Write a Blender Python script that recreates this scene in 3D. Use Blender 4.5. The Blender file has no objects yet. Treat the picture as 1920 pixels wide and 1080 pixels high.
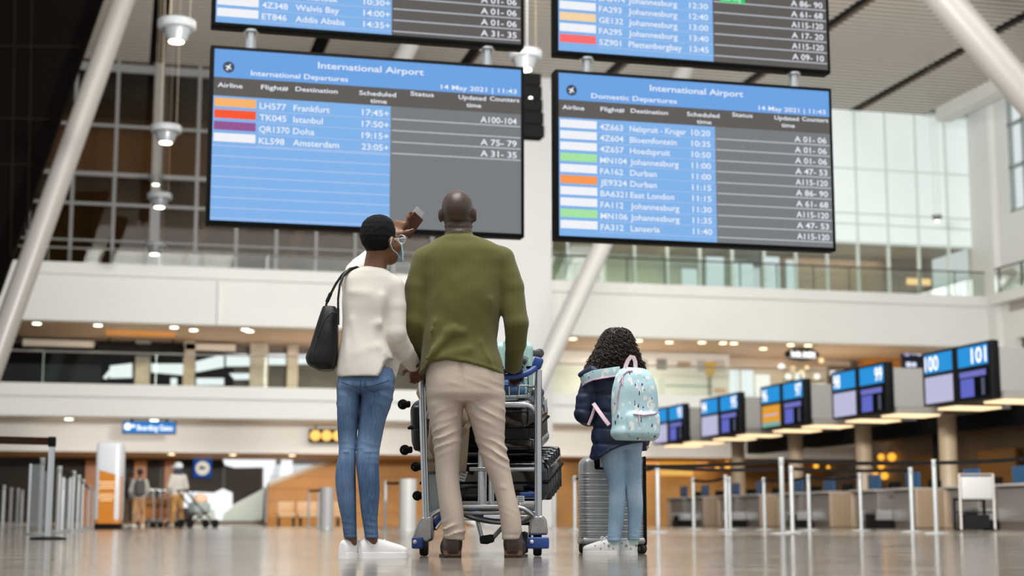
import bpy, bmesh, math, random
import numpy as np
from mathutils import Vector, Matrix

SC = bpy.context.scene
COL = SC.collection
R = math.radians

# ------------------------------------------------------------------ camera
FPX = 2960.0                      # focal length in pixels of the 1920 px frame
PITCH = math.atan(436.0 / FPX)    # horizon sits 436 px under the centre
YAW = R(13.9)                     # the hall runs along +Y, the camera is turned a little to +X
CAMH = 0.184
cam_data = bpy.data.cameras.new('camera')
cam_data.sensor_width = 36.0
cam_data.lens = FPX / 1920.0 * 36.0
cam_data.clip_end = 400.0
cam_data.dof.use_dof = True
cam_data.dof.focus_distance = 8.1
cam_data.dof.aperture_fstop = 2.1
cam = bpy.data.objects.new('camera', cam_data)
COL.objects.link(cam)
cam.location = (0, 0, CAMH)
cam.rotation_euler = (math.pi / 2 + PITCH, 0, -YAW)
SC.camera = cam

# ------------------------------------------------------------------ world and light
world = bpy.data.worlds.new('daylight')
SC.world = world
world.use_nodes = True
_bg = world.node_tree.nodes['Background']
_bg.inputs[0].default_value = (0.93, 0.97, 1.0, 1)
_bg.inputs[1].default_value = 0.74
SC.view_settings.view_transform = 'Standard'
SC.view_settings.look = 'None'
SC.view_settings.gamma = 1.0
SC.view_settings.use_curve_mapping = False
SC.view_settings.exposure = 0.0

def lamp(name, kind, loc, power, color=(1, 1, 1), size=1.0, size_y=None, rot=(0, 0, 0)):
    l = bpy.data.lights.new(name, kind)
    l.energy = power
    l.color = color
    if kind == 'AREA':
        l.shape = 'RECTANGLE'
        l.size = size
        l.size_y = size_y or size
    elif kind in ('POINT', 'SPOT'):
        l.shadow_soft_size = size
    o = bpy.data.objects.new(name, l)
    COL.objects.link(o)
    o.location = loc
    o.rotation_euler = rot
    return o

# added fill out of view brightens the far galleries; broad hall lamps overhead
lamp('far_gallery_fill', 'AREA', (9.0, 21.0, 14.5), 3900, (1.0, 0.995, 0.98), 34, 6, (R(99), 0, 0))
lamp('hall_lamp', 'AREA', (0.5, 4.0, 16.5), 4200, (1.0, 0.98, 0.95), 12, 10)
lamp('hall_lamp', 'AREA', (14.0, 36.0, 15.2), 1500, (1.0, 0.95, 0.88), 14, 10)
# added fills, hidden behind the departure boards, to brighten the ceiling
for _x, _p in ((1.6, 900), (6.2, 7500)):
    lamp('hidden_ceiling_fill', 'AREA', (_x, 14.9, 4.6), _p, (1.0, 0.97, 0.93), 1.6, 1.2, (R(128), 0, R(0 if _x < 3 else -28)))

# ------------------------------------------------------------------ frames
CA, SA = math.cos(YAW), math.sin(YAW)
CP, SP = math.cos(PITCH), math.sin(PITCH)

def W(u, w, z=0.0):
    """camera-heading frame (u to the right, w ahead) -> world"""
    return Vector((u * CA + w * SA, -u * SA + w * CA, z))

def ray(px, py):
    x, y = (px - 960.0) / FPX, (540.0 - py) / FPX
    return Vector((x, CP - SP * y, SP + CP * y))       # u, w, z

def J(px, py, D):
    """point on that sight line at distance D ahead, in (u, w, z)"""
    r = ray(px, py)
    k = D / r.y
    return (r.x * k, D, CAMH + r.z * k)

def JW(px, py, D):
    return W(*J(px, py, D))

def onY(px, py, Y):
    r = ray(px, py); d = W(r.x, r.y, r.z)
    k = Y / d.y
    return Vector((d.x * k, Y, CAMH + d.z * k))

def onX(px, py, X):
    r = ray(px, py); d = W(r.x, r.y, r.z)
    k = X / d.x
    return Vector((X, d.y * k, CAMH + d.z * k))

def onZ(px, py, Z):
    r = ray(px, py); d = W(r.x, r.y, r.z)
    k = (Z - CAMH) / d.z
    return Vector((d.x * k, d.y * k, Z))

# ------------------------------------------------------------------ materials
def lin(c):
    if isinstance(c, str):
        c = c.lstrip('#')
        c = [int(c[i:i + 2], 16) / 255.0 for i in (0, 2, 4)]
    return tuple((v / 12.92 if v <= 0.04045 else ((v + 0.055) / 1.055) ** 2.4) for v in c) + (1.0,)

_mats = {}
def mat(name, color='#808080', rough=0.5, metal=0.0, emit=None, estr=1.0, spec=0.5, noise=None, bump=None,
        coat=0.0, sheen=0.0, sss=0.0, trans=0.0):
    """noise=(scale, amount) tone variation; bump=(scale, strength[, stretch xyz])"""
    if name in _mats:
        return _mats[name]
    m = bpy.data.materials.new(name)
    m.use_nodes = True
    nt = m.node_tree; N = nt.nodes; L = nt.links
    b = N['Principled BSDF']
    c = lin(color)
    b.inputs['Base Color'].default_value = c
    b.inputs['Roughness'].default_value = rough
    b.inputs['Metallic'].default_value = metal
    b.inputs['Specular IOR Level'].default_value = spec
    if coat: b.inputs['Coat Weight'].default_value = coat; b.inputs['Coat Roughness'].default_value = 0.08
    if sheen: b.inputs['Sheen Weight'].default_value = sheen
    if sss:
        b.inputs['Subsurface Weight'].default_value = sss
        b.inputs['Subsurface Radius'].default_value = (0.012, 0.005, 0.003)
    if trans: b.inputs['Transmission Weight'].default_value = trans
    if emit:
        b.inputs['Emission Color'].default_value = lin(emit)
        b.inputs['Emission Strength'].default_value = estr
    tc = None
    if noise or bump:
        tc = N.new('ShaderNodeTexCoord')
    if noise:
        n = N.new('ShaderNodeTexNoise'); n.inputs['Scale'].default_value = noise[0]; n.inputs['Detail'].default_value = 4
        L.new(tc.outputs['Object'], n.inputs['Vector'])
        r = N.new('ShaderNodeMapRange')
        r.inputs['From Min'].default_value = 0.3; r.inputs['From Max'].default_value = 0.7
        r.inputs['To Min'].default_value = 1 - noise[1]; r.inputs['To Max'].default_value = 1 + noise[1]
        L.new(n.outputs['Fac'], r.inputs['Value'])
        mx = N.new('ShaderNodeMix'); mx.data_type = 'RGBA'; mx.blend_type = 'MULTIPLY'
        mx.inputs['Factor'].default_value = 1.0
        mx.inputs['A'].default_value = c
        L.new(r.outputs['Result'], mx.inputs['B'])
        L.new(mx.outputs['Result'], b.inputs['Base Color'])
    if bump:
        mp = N.new('ShaderNodeMapping')
        if len(bump) > 2: mp.inputs['Scale'].default_value = bump[2]
        L.new(tc.outputs['Object'], mp.inputs['Vector'])
        n2 = N.new('ShaderNodeTexNoise'); n2.inputs['Scale'].default_value = bump[0]; n2.inputs['Detail'].default_value = 3
        L.new(mp.outputs['Vector'], n2.inputs['Vector'])
        bp = N.new('ShaderNodeBump'); bp.inputs['Strength'].default_value = bump[1]; bp.inputs['Distance'].default_value = 0.01
        L.new(n2.outputs['Fac'], bp.inputs['Height'])
        L.new(bp.outputs['Normal'], b.inputs['Normal'])
    _mats[name] = m
    return m

def emission(name, color='#ffffff', strength=1.0):
    if name in _mats: return _mats[name]
    m = bpy.data.materials.new(name); m.use_nodes = True
    nt = m.node_tree
    nt.nodes.remove(nt.nodes['Principled BSDF'])
    e = nt.nodes.new('ShaderNodeEmission')
    e.inputs[0].default_value = lin(color); e.inputs[1].default_value = strength
    nt.links.new(e.outputs[0], nt.nodes['Material Output'].inputs[0])
    _mats[name] = m
    return m

def glass(name, tint='#ffffff', refl=0.08, rough=0.02):
    """thin pane: tinted see-through plus a mirror share that grows at grazing angles"""
    if name in _mats: return _mats[name]
    m = bpy.data.materials.new(name); m.use_nodes = True
    nt = m.node_tree; N = nt.nodes; L = nt.links
    N.remove(N['Principled BSDF'])
    t = N.new('ShaderNodeBsdfTransparent'); t.inputs[0].default_value = lin(tint)
    g = N.new('ShaderNodeBsdfGlossy'); g.inputs['Roughness'].default_value = rough
    lw = N.new('ShaderNodeLayerWeight'); lw.inputs[0].default_value = 0.35
    mr = N.new('ShaderNodeMapRange'); mr.inputs['To Min'].default_value = refl; mr.inputs['To Max'].default_value = 0.7
    L.new(lw.outputs['Facing'], mr.inputs['Value'])
    mx = N.new('ShaderNodeMixShader')
    L.new(mr.outputs[0], mx.inputs[0]); L.new(t.outputs[0], mx.inputs[1]); L.new(g.outputs[0], mx.inputs[2])
    L.new(mx.outputs[0], N['Material Output'].inputs[0])
    _mats[name] = m
    return m

# ------------------------------------------------------------------ mesh builder
def frame_of(d, up=None):
    d = Vector(d).normalized()
    up = Vector(up) if up is not None else (Vector((0, 0, 1)) if abs(d.z) < 0.95 else Vector((1, 0, 0)))
    x = d.cross(up).normalized() if d.cross(up).length > 1e-6 else d.orthogonal().normalized()
    y = x.cross(d).normalized()
    return x, y, d

class MB:
    def __init__(self):
        self.v = []; self.f = []; self.mi = []; self.cur = 0
    def add(self, vs, fs):
        b = len(self.v)
        self.v.extend(tuple(p) for p in vs)
        for q in fs:
            self.f.append([b + i for i in q]); self.mi.append(self.cur)
        return self
    def box(self, c, s, rz=0.0, M=None):
        hx, hy, hz = s[0] / 2, s[1] / 2, s[2] / 2
        P = [Vector((x, y, z)) for z in (-hz, hz) for y in (-hy, hy) for x in (-hx, hx)]
        if M is None: M = Matrix.Rotation(rz, 3, 'Z')
        c = Vector(c)
        return self.add([c + M @ p for p in P], [(0, 2, 3, 1), (4, 5, 7, 6), (0, 1, 5, 4), (2, 6, 7, 3), (0, 4, 6, 2), (1, 3, 7, 5)])
    def span(self, lo, hi):
        return self.box([(a + b) / 2 for a, b in zip(lo, hi)], [abs(b - a) for a, b in zip(lo, hi)])
    def rbox(self, c, s, r, M=None, rz=0.0, n=3, p=None):
        """rounded box; n steps per rounded corner"""
        if M is None: M = Matrix.Rotation(rz, 3, 'Z')
        c = Vector(c)
        r = min(r, min(s) / 2 * 0.999)
        def axis(h):
            a = [-h + r * (1 - math.cos(math.pi / 2 * i / n)) for i in range(n + 1)]
            return a + [-x for x in reversed(a)]
        ax = [axis(h / 2) for h in s]
        idx = {}
        vs = []; fs = []
        def vert(q):
            k = tuple(round(x, 6) for x in q)
            if k in idx: return idx[k]
            cl = [max(-(s[i] / 2 - r), min(s[i] / 2 - r, q[i])) for i in range(3)]
            d = Vector([q[i] - cl[i] for i in range(3)])
            o = Vector(cl) + (d.normalized() * r if d.length > 1e-9 else d)
            idx[k] = len(vs); vs.append(c + M @ o)
            return idx[k]
        for a in range(3):
            b2, c2 = (a + 1) % 3, (a + 2) % 3
            for sgn in (-1, 1):
                for i in range(len(ax[b2]) - 1):
                    for j in range(len(ax[c2]) - 1):
                        q = []
                        for (ii, jj) in ((i, j), (i + 1, j), (i + 1, j + 1), (i, j + 1)):
                            p3 = [0, 0, 0]; p3[a] = sgn * s[a] / 2; p3[b2] = ax[b2][ii]; p3[c2] = ax[c2][jj]
                            q.append(vert(p3))
                        q = q if sgn > 0 else q[::-1]
                        if len(set(q)) == 4: fs.append(q)
        return self.add(vs, fs)
    def band(self, c, w, d, r, prof, n=6):
        """ring with a rounded-rectangle plan; prof: (height, outward offset)"""
        rings = []
        vs = []; fs = []
        for (h, o) in prof:
            ring = []
            for q, (sx, sy) in enumerate(((1, 1), (-1, 1), (-1, -1), (1, -1))):
                for k in range(n + 1):
                    a_ = math.pi / 2 * (q + k / n)
                    ring.append((c[0] + sx * (w / 2 - r) + (r + o) * math.cos(a_), c[1] + sy * (d / 2 - r) + (r + o) * math.sin(a_), c[2] + h))
            rings.append(ring); vs += ring
        m = len(rings[0])
        for i in range(len(rings) - 1):
            for k in range(m): fs.append((i * m + k, i * m + (k + 1) % m, (i + 1) * m + (k + 1) % m, (i + 1) * m + k))
        fs += [tuple(range(m))[::-1], tuple(range((len(rings) - 1) * m, len(rings) * m))]
        return self.add(vs, fs)
    def cyl(self, p0, p1, r0, r1=None, n=16, caps=True):
        r1 = r0 if r1 is None else r1
        p0, p1 = Vector(p0), Vector(p1)
        x, y, d = frame_of(p1 - p0)
        vs = []
        for p, r in ((p0, r0), (p1, r1)):
            for i in range(n):
                a = 2 * math.pi * i / n
                vs.append(p + (x * math.cos(a) + y * math.sin(a)) * r)
        fs = [(i, (i + 1) % n, n + (i + 1) % n, n + i) for i in range(n)]
        if caps: fs += [tuple(range(n))[::-1], tuple(range(n, 2 * n))]
        return self.add(vs, fs)
    def lathe(self, prof, c=(0, 0, 0), n=24, axis=(0, 0, 1), up=None):
        """prof: (radius, height) from bottom to top"""
        x, y, d = frame_of(axis, up); c = Vector(c)
        vs = []; fs = []
        for (r, h) in prof:
            for i in range(n):
                a = 2 * math.pi * i / n
                vs.append(c + d * h + (x * math.cos(a) + y * math.sin(a)) * max(r, 1e-4))
        for k in range(len(prof) - 1):
            for i in range(n):
                fs.append((k * n + i, k * n + (i + 1) % n, (k + 1) * n + (i + 1) % n, (k + 1) * n + i))
        fs.append(tuple(range(n))[::-1]); fs.append(tuple(range((len(prof) - 1) * n, len(prof) * n)))
        return self.add(vs, fs)
    def tube(self, pts, r, n=10, closed=False, flat=None, up=None):
        """pipe along pts; r number or list; flat=(w,h) gives a flat strap instead"""
        P = [Vector(p) for p in pts]
        m = len(P)
        vs = []; fs = []
        x0 = None
        for i, p in enumerate(P):
            a = P[(i - 1) % m] if (closed or i > 0) else p
            b = P[(i + 1) % m] if (closed or i < m - 1) else p
            d = (b - a).normalized()
            if x0 is None:
                x, y, _ = frame_of(d, up)
            else:
                x = (x0 - d * x0.dot(d)).normalized(); y = x.cross(d).normalized()
            x0 = x
            rr = r[i] if isinstance(r, (list, tuple)) else r
            for k in range(n):
                t = 2 * math.pi * k / n
                if flat:
                    ct, st = math.cos(t), math.sin(t)
                    e = 0.35
                    vs.append(p + x * (flat[0] / 2 * math.copysign(abs(ct) ** e, ct)) + y * (flat[1] / 2 * math.copysign(abs(st) ** e, st)))
                else:
                    vs.append(p + (x * math.cos(t) + y * math.sin(t)) * rr)
        for i in range(m if closed else m - 1):
            j = (i + 1) % m
            for k in range(n):
                fs.append((i * n + k, i * n + (k + 1) % n, j * n + (k + 1) % n, j * n + k))
        if not closed: fs += [tuple(range(n))[::-1], tuple(range((m - 1) * n, m * n))]
        return self.add(vs, fs)
    def prism(self, poly, d):
        """poly: planar loop of 3D points; d: extrusion vector"""
        P = [Vector(p) for p in poly]; d = Vector(d); n = len(P)
        nrm = Vector((0, 0, 0))
        for i in range(n): nrm += P[i].cross(P[(i + 1) % n])
        if nrm.dot(d) > 0: P = P[::-1]
        vs = P + [p + d for p in P]
        fs = [tuple(range(n)), tuple(range(n, 2 * n))[::-1]] + [(i, n + i, n + (i + 1) % n, (i + 1) % n) for i in range(n)]
        return self.add(vs, fs)
    def ball(self, c, r, n=12, M=None):
        r = (r, r, r) if not isinstance(r, (tuple, list)) else r
        c = Vector(c); vs = []; fs = []
        M = M or Matrix.Identity(3)
        m = n // 2
        for i in range(m + 1):
            th = math.pi * i / m
            for k in range(n):
                a = 2 * math.pi * k / n
                vs.append(c + M @ Vector((r[0] * math.sin(th) * math.cos(a), r[1] * math.sin(th) * math.sin(a), r[2] * math.cos(th))))
        for i in range(m):
            for k in range(n):
                fs.append((i * n + k, (i + 1) * n + k, (i + 1) * n + (k + 1) % n, i * n + (k + 1) % n))
        return self.add(vs, fs)
    def build(self, name, m, parent=None, smooth=35, off=None, **props):
        me = bpy.data.meshes.new(name)
        o = Vector(off) if off is not None else None
        vs = self.v if o is None else [(p[0] - o.x, p[1] - o.y, p[2] - o.z) for p in self.v]
        me.from_pydata([tuple(p) for p in vs], [], self.f)
        ms = m if isinstance(m, (list, tuple)) else [m]
        for q in ms: me.materials.append(q)
        if len(ms) > 1: me.polygons.foreach_set('material_index', self.mi)
        if smooth:
            me.polygons.foreach_set('use_smooth', [True] * len(me.polygons))
            me.set_sharp_from_angle(angle=R(smooth))
        me.update()
        ob = bpy.data.objects.new(name, me)
        COL.objects.link(ob)
        if parent is not None: ob.parent = parent
        for k, v in props.items(): ob[k] = v
        return ob

def thing(name, label, cat, loc=(0, 0, 0), rz=0.0, group=None, kind=None):
    o = bpy.data.objects.new(name, None)
    o.empty_display_size = 0.1
    COL.objects.link(o)
    o.location = loc
    o.rotation_euler = (0, 0, rz)
    return tag(o, label, cat, group, kind)

def tag(o, label, cat=None, group=None, kind=None):
    if label: o['label'] = label
    if cat: o['category'] = cat
    if group: o['group'] = group
    if kind: o['kind'] = kind
    return o

def struct(mb, name, m, label=None, cat=None, parent=None, smooth=35):
    o = mb.build(name, m, parent, smooth)
    if parent is None:
        o['kind'] = 'structure'
        tag(o, label, cat)
    return o

def dup(root, loc, rz=None, label=None, group=None):
    r = root.copy(); COL.objects.link(r); r.location = loc
    if rz is not None: r.rotation_euler = (0, 0, rz)
    if label: r['label'] = label
    if group: r['group'] = group
    for ch in list(root.children):
        c = ch.copy(); COL.objects.link(c); c.parent = r
        for g in list(ch.children):
            d = g.copy(); COL.objects.link(d); d.parent = c
    return r

# ------------------------------------------------------------------ lettering
_font_cache = {}
def glyphs(txt):
    if txt in _font_cache: return _font_cache[txt]
    cu = bpy.data.curves.new('lettering', 'FONT')
    cu.body = txt; cu.size = 1.0; cu.resolution_u = 3
    cu.offset = 0.012
    ob = bpy.data.objects.new('lettering', cu)
    COL.objects.link(ob)
    dg = bpy.context.evaluated_depsgraph_get()
    ev = ob.evaluated_get(dg)
    me = ev.to_mesh()
    vs = [(v.co.x, v.co.y) for v in me.vertices]
    fs = [tuple(p.vertices) for p in me.polygons]
    ev.to_mesh_clear()
    bpy.data.objects.remove(ob); bpy.data.curves.remove(cu)
    _font_cache[txt] = (vs, fs)
    return vs, fs

def text(mb, txt, origin, ex, ey, height, align='l', width=None):
    """flat lettering; cap height = height; origin at the baseline"""
    vs, fs = glyphs(txt)
    if not vs: return
    xs = [p[0] for p in vs]
    x0, x1 = min(xs), max(xs)
    s = height / 0.69
    sx = s * 1.1 if width is None else width / (x1 - x0)
    sh = {'l': -x0, 'c': -(x0 + x1) / 2, 'r': -x1}[align]
    o, ex, ey = Vector(origin), Vector(ex), Vector(ey)
    mb.add([o + ex * ((p[0] + sh) * sx) + ey * (p[1] * s) for p in vs], fs)

# ------------------------------------------------------------------ implicit surfaces
def smin(a, b, k):
    h = np.clip(0.5 + 0.5 * (b - a) / k, 0, 1)
    return b + (a - b) * h - k * h * (1 - h)

def smax(a, b, k):
    return -smin(-a, -b, k)

def s_cone(P, a, ra, b, rb):
    x, y, z = P
    ax, ay, az = a; bx, by, bz = b[0] - a[0], b[1] - a[1], b[2] - a[2]
    L2 = bx * bx + by * by + bz * bz + 1e-12
    t = np.clip(((x - ax) * bx + (y - ay) * by + (z - az) * bz) / L2, 0, 1)
    d = np.sqrt((x - ax - t * bx) ** 2 + (y - ay - t * by) ** 2 + (z - az - t * bz) ** 2)
    return d - (ra + (rb - ra) * t)

def s_limb(P, pts, rs):
    d = None
    for i in range(len(pts) - 1):
        e = s_cone(P, pts[i], rs[i], pts[i + 1], rs[i + 1])
        d = e if d is None else np.minimum(d, e) if False else smin(d, e, 0.012)
    return d

def s_ell(P, c, r, M=None):
    x, y, z = P[0] - c[0], P[1] - c[1], P[2] - c[2]
    if M is not None:      # rows of M are the local axes
        x, y, z = (M[0][0] * x + M[0][1] * y + M[0][2] * z, M[1][0] * x + M[1][1] * y + M[1][2] * z, M[2][0] * x + M[2][1] * y + M[2][2] * z)
    k0 = np.sqrt((x / r[0]) ** 2 + (y / r[1]) ** 2 + (z / r[2]) ** 2)
    k1 = np.sqrt((x / r[0] ** 2) ** 2 + (y / r[1] ** 2) ** 2 + (z / r[2] ** 2) ** 2) + 1e-9
    return k0 * (k0 - 1) / k1

def s_box(P, c, s, r, M=None):
    x, y, z = P[0] - c[0], P[1] - c[1], P[2] - c[2]
    if M is not None:
        x, y, z = (M[0][0] * x + M[0][1] * y + M[0][2] * z, M[1][0] * x + M[1][1] * y + M[1][2] * z, M[2][0] * x + M[2][1] * y + M[2][2] * z)
    qx, qy, qz = np.abs(x) - s[0] / 2 + r, np.abs(y) - s[1] / 2 + r, np.abs(z) - s[2] / 2 + r
    return np.sqrt(np.maximum(qx, 0) ** 2 + np.maximum(qy, 0) ** 2 + np.maximum(qz, 0) ** 2) + np.minimum(np.maximum(qx, np.maximum(qy, qz)), 0) - r

def s_loft(P, secs, pw=2.0, ends=True):
    """secs: (z, cx, cy, rx, ry) from low to high, horizontal oval slices"""
    x, y, z = P
    S = np.array(secs, dtype=np.float64)
    S = S[np.argsort(S[:, 0])]
    zs = S[:, 0]
    zz = np.clip(z, zs[0], zs[-1])
    # smooth (catmull-like) interpolation on a fine table
    tz = np.linspace(zs[0], zs[-1], 160)
    T = []
    for c in range(1, 5):
        m = np.gradient(S[:, c], zs) if len(zs) > 2 else np.full(len(zs), (S[-1, c] - S[0, c]) / (zs[-1] - zs[0]))
        i = np.clip(np.searchsorted(zs, tz) - 1, 0, len(zs) - 2)
        h = zs[i + 1] - zs[i]; t = (tz - zs[i]) / h
        T.append((2 * t ** 3 - 3 * t ** 2 + 1) * S[i, c] + (t ** 3 - 2 * t ** 2 + t) * h * m[i] + (-2 * t ** 3 + 3 * t ** 2) * S[i + 1, c] + (t ** 3 - t ** 2) * h * m[i + 1])
    cx, cy, rx, ry = (np.interp(zz, tz, t) for t in T)
    rx = np.maximum(rx, 0.004); ry = np.maximum(ry, 0.004)
    k = (np.abs((x - cx) / rx) ** pw + np.abs((y - cy) / ry) ** pw) ** (1 / pw)
    d = (k - 1) * np.minimum(rx, ry) * (0.5 + 0.5 * 1)
    if ends:
        d = np.maximum(d, np.maximum(zs[0] - z, z - zs[-1]))
    return d

def fnoise(P, s, seed=0):
    """cheap smooth pseudo noise in -1..1"""
    x, y, z = P[0] * s + seed * 1.7, P[1] * s - seed * 2.3, P[2] * s + seed * 0.9
    return (np.sin(x + 1.3 * np.sin(y * 0.9 + z * 0.4)) * np.cos(y * 1.1 + np.sin(z * 1.2 + x * 0.3)) + np.sin(z * 1.05 + 1.1 * np.sin(x * 0.8 - y * 0.5))) / 2

def surf(f, lo, hi, h):
    """naive surface nets: (verts, quads) of f = 0"""
    n = [int(math.ceil((hi[i] - lo[i]) / h)) + 1 for i in range(3)]
    ax = [lo[i] + h * np.arange(n[i]) for i in range(3)]
    X, Y, Z = np.meshgrid(*ax, indexing='ij')
    F = np.asarray(f((X, Y, Z)), dtype=np.float64)
    F[0, :, :] = F[-1, :, :] = 1; F[:, 0, :] = F[:, -1, :] = 1; F[:, :, 0] = F[:, :, -1] = 1
    S = F < 0
    c = np.zeros([k - 1 for k in n], dtype=np.int8)
    for i in (0, 1):
        for j in (0, 1):
            for k in (0, 1):
                c += S[i:n[0] - 1 + i, j:n[1] - 1 + j, k:n[2] - 1 + k]
    act = (c > 0) & (c < 8)
    ids = np.argwhere(act)
    if len(ids) == 0: return np.zeros((0, 3)), []
    idx = -np.ones(act.shape, dtype=np.int64); idx[act] = np.arange(len(ids))
    acc = np.zeros((len(ids), 3)); cnt = np.zeros(len(ids))
    offs = [(i, j, k) for i in (0, 1) for j in (0, 1) for k in (0, 1)]
    for a in offs:
        for b in offs:
            d = [b[q] - a[q] for q in range(3)]
            if sorted(d) != [0, 0, 1]: continue
            fa = F[ids[:, 0] + a[0], ids[:, 1] + a[1], ids[:, 2] + a[2]]
            fb = F[ids[:, 0] + b[0], ids[:, 1] + b[1], ids[:, 2] + b[2]]
            m = (fa < 0) != (fb < 0)
            t = np.where(m, fa / np.where(m, fa - fb, 1), 0)
            for q in range(3):
                acc[:, q] += np.where(m, a[q] + t * d[q], 0)
            cnt += m
    V = ids + acc / cnt[:, None]
    V = V * h + np.array(lo)
    faces = []
    for a in range(3):
        b, e = (a + 1) % 3, (a + 2) % 3
        sl0 = [slice(None)] * 3; sl1 = [slice(None)] * 3
        sl0[a] = slice(0, n[a] - 1); sl1[a] = slice(1, n[a])
        S0, S1 = S[tuple(sl0)], S[tuple(sl1)]
        E = np.argwhere(S0 != S1)
        if len(E) == 0: continue
        E = E[(E[:, b] > 0) & (E[:, e] > 0) & (E[:, b] < n[b] - 1) & (E[:, e] < n[e] - 1)]
        def cell(db, de):
            q = E.copy(); q[:, b] -= db; q[:, e] -= de
            return idx[q[:, 0], q[:, 1], q[:, 2]]
        Q = np.stack([cell(1, 1), cell(0, 1), cell(0, 0), cell(1, 0)], 1)
        flip = ~S0[E[:, 0], E[:, 1], E[:, 2]]
        Q[flip] = Q[flip][:, ::-1]
        faces.append(Q)
    return V, np.concatenate(faces)

def sdf_obj(name, f, lo, hi, h, m, parent=None, off=None, relax=1, frame=None, sharp=None):
    V, Q = surf(f, lo, hi, h)
    if len(V) == 0: raise RuntimeError('empty surface ' + name)
    for _ in range(relax):      # light smoothing of the net
        A = np.zeros_like(V); C = np.zeros(len(V))
        for i in range(4):
            for j in ((i + 1) % 4, (i + 3) % 4):
                np.add.at(A, Q[:, i], V[Q[:, j]]); np.add.at(C, Q[:, i], 1)
        V = V * 0.5 + 0.5 * A / np.maximum(C, 1)[:, None]
    if off is not None: V = V - np.array(off)
    me = bpy.data.meshes.new(name)
    me.vertices.add(len(V)); me.vertices.foreach_set('co', V.astype(np.float32).ravel())
    me.loops.add(4 * len(Q)); me.loops.foreach_set('vertex_index', Q.astype(np.int32).ravel())
    me.polygons.add(len(Q)); me.polygons.foreach_set('loop_start', np.arange(0, 4 * len(Q), 4, dtype=np.int32))
    me.polygons.foreach_set('use_smooth', [True] * len(Q))
    me.update(calc_edges=True)
    me.validate()
    ms = m if isinstance(m, (list, tuple)) else [m]
    for q in ms: me.materials.append(q)
    if sharp: me.set_sharp_from_angle(angle=R(sharp))
    ob = bpy.data.objects.new(name, me)
    COL.objects.link(ob)
    if parent is not None: ob.parent = parent
    return ob
# ================================================================== THE HALL
YB = 52.0            # plane of the galleries at the far end
XR = 31.3            # plane of the side wall
ZC = 15.45           # ceiling
M_white = mat('white_plaster', '#dcdcd8', 0.6, noise=(0.4, 0.03))
M_cream = mat('cream_plaster', '#d9cdbd', 0.6)
M_warmsoffit = mat('warm_soffit', '#c9a57c', 0.6)
M_steel = mat('brushed_steel', '#d2d4d5', 0.3, 1.0)
M_greypaint = mat('grey_paint', '#a8a9a8', 0.45)
M_darkframe = mat('dark_frame', '#23201d', 0.45)
M_black = mat('black_plastic', '#070708', 0.5, spec=.25)
M_blackmatt = mat('matt_black', '#0a0909', 0.8, spec=.15)
M_whitepaint = mat('white_gloss_paint', '#e4e2de', 0.3)
M_bulb = emission('lamp_glow', '#fff3dc', 9.0)
M_bulbwarm = emission('warm_lamp_glow', '#ffe0b0', 7.0)

# ---- floor: polished stone in large slabs
def floor_material():
    m = bpy.data.materials.new('polished_stone'); m.use_nodes = True
    nt = m.node_tree; N = nt.nodes; L = nt.links
    b = N['Principled BSDF']
    tc = N.new('ShaderNodeTexCoord')
    br = N.new('ShaderNodeTexBrick')
    br.offset = 0.5; br.inputs['Scale'].default_value = 1.0
    br.inputs['Brick Width'].default_value = 1.8; br.inputs['Row Height'].default_value = 1.2
    br.inputs['Mortar Size'].default_value = 0.004; br.inputs['Mortar Smooth'].default_value = 0.1
    br.inputs['Color1'].default_value = lin('#7d756b'); br.inputs['Color2'].default_value = lin('#756d63')
    br.inputs['Mortar'].default_value = lin('#4c453e')
    L.new(tc.outputs['Object'], br.inputs['Vector'])
    n1 = N.new('ShaderNodeTexNoise'); n1.inputs['Scale'].default_value = 1.3; n1.inputs['Detail'].default_value = 6
    L.new(tc.outputs['Object'], n1.inputs['Vector'])
    mr = N.new('ShaderNodeMapRange'); mr.inputs['From Min'].default_value = .3; mr.inputs['From Max'].default_value = .7
    mr.inputs['To Min'].default_value = .86; mr.inputs['To Max'].default_value = 1.1
    L.new(n1.outputs['Fac'], mr.inputs['Value'])
    mx = N.new('ShaderNodeMix'); mx.data_type = 'RGBA'; mx.blend_type = 'MULTIPLY'; mx.inputs['Factor'].default_value = 1
    L.new(br.outputs['Color'], mx.inputs['A']); L.new(mr.outputs['Result'], mx.inputs['B'])
    L.new(mx.outputs['Result'], b.inputs['Base Color'])
    n2 = N.new('ShaderNodeTexNoise'); n2.inputs['Scale'].default_value = 2.2; n2.inputs['Detail'].default_value = 5
    L.new(tc.outputs['Object'], n2.inputs['Vector'])
    m2 = N.new('ShaderNodeMapRange'); m2.inputs['To Min'].default_value = .07; m2.inputs['To Max'].default_value = .20
    L.new(n2.outputs['Fac'], m2.inputs['Value']); L.new(m2.outputs['Result'], b.inputs['Roughness'])
    n3 = N.new('ShaderNodeTexNoise'); n3.inputs['Scale'].default_value = 0.7; n3.inputs['Detail'].default_value = 2
    L.new(tc.outputs['Object'], n3.inputs['Vector'])
    bp = N.new('ShaderNodeBump'); bp.inputs['Strength'].default_value = .05; bp.inputs['Distance'].default_value = .02
    L.new(n3.outputs['Fac'], bp.inputs['Height']); L.new(bp.outputs['Normal'], b.inputs['Normal'])
    b.inputs['Specular IOR Level'].default_value = 0.5
    return m

struct(MB().span((-22, -14, -0.2), (48, 66, 0)), 'floor', floor_material(), smooth=0)

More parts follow.
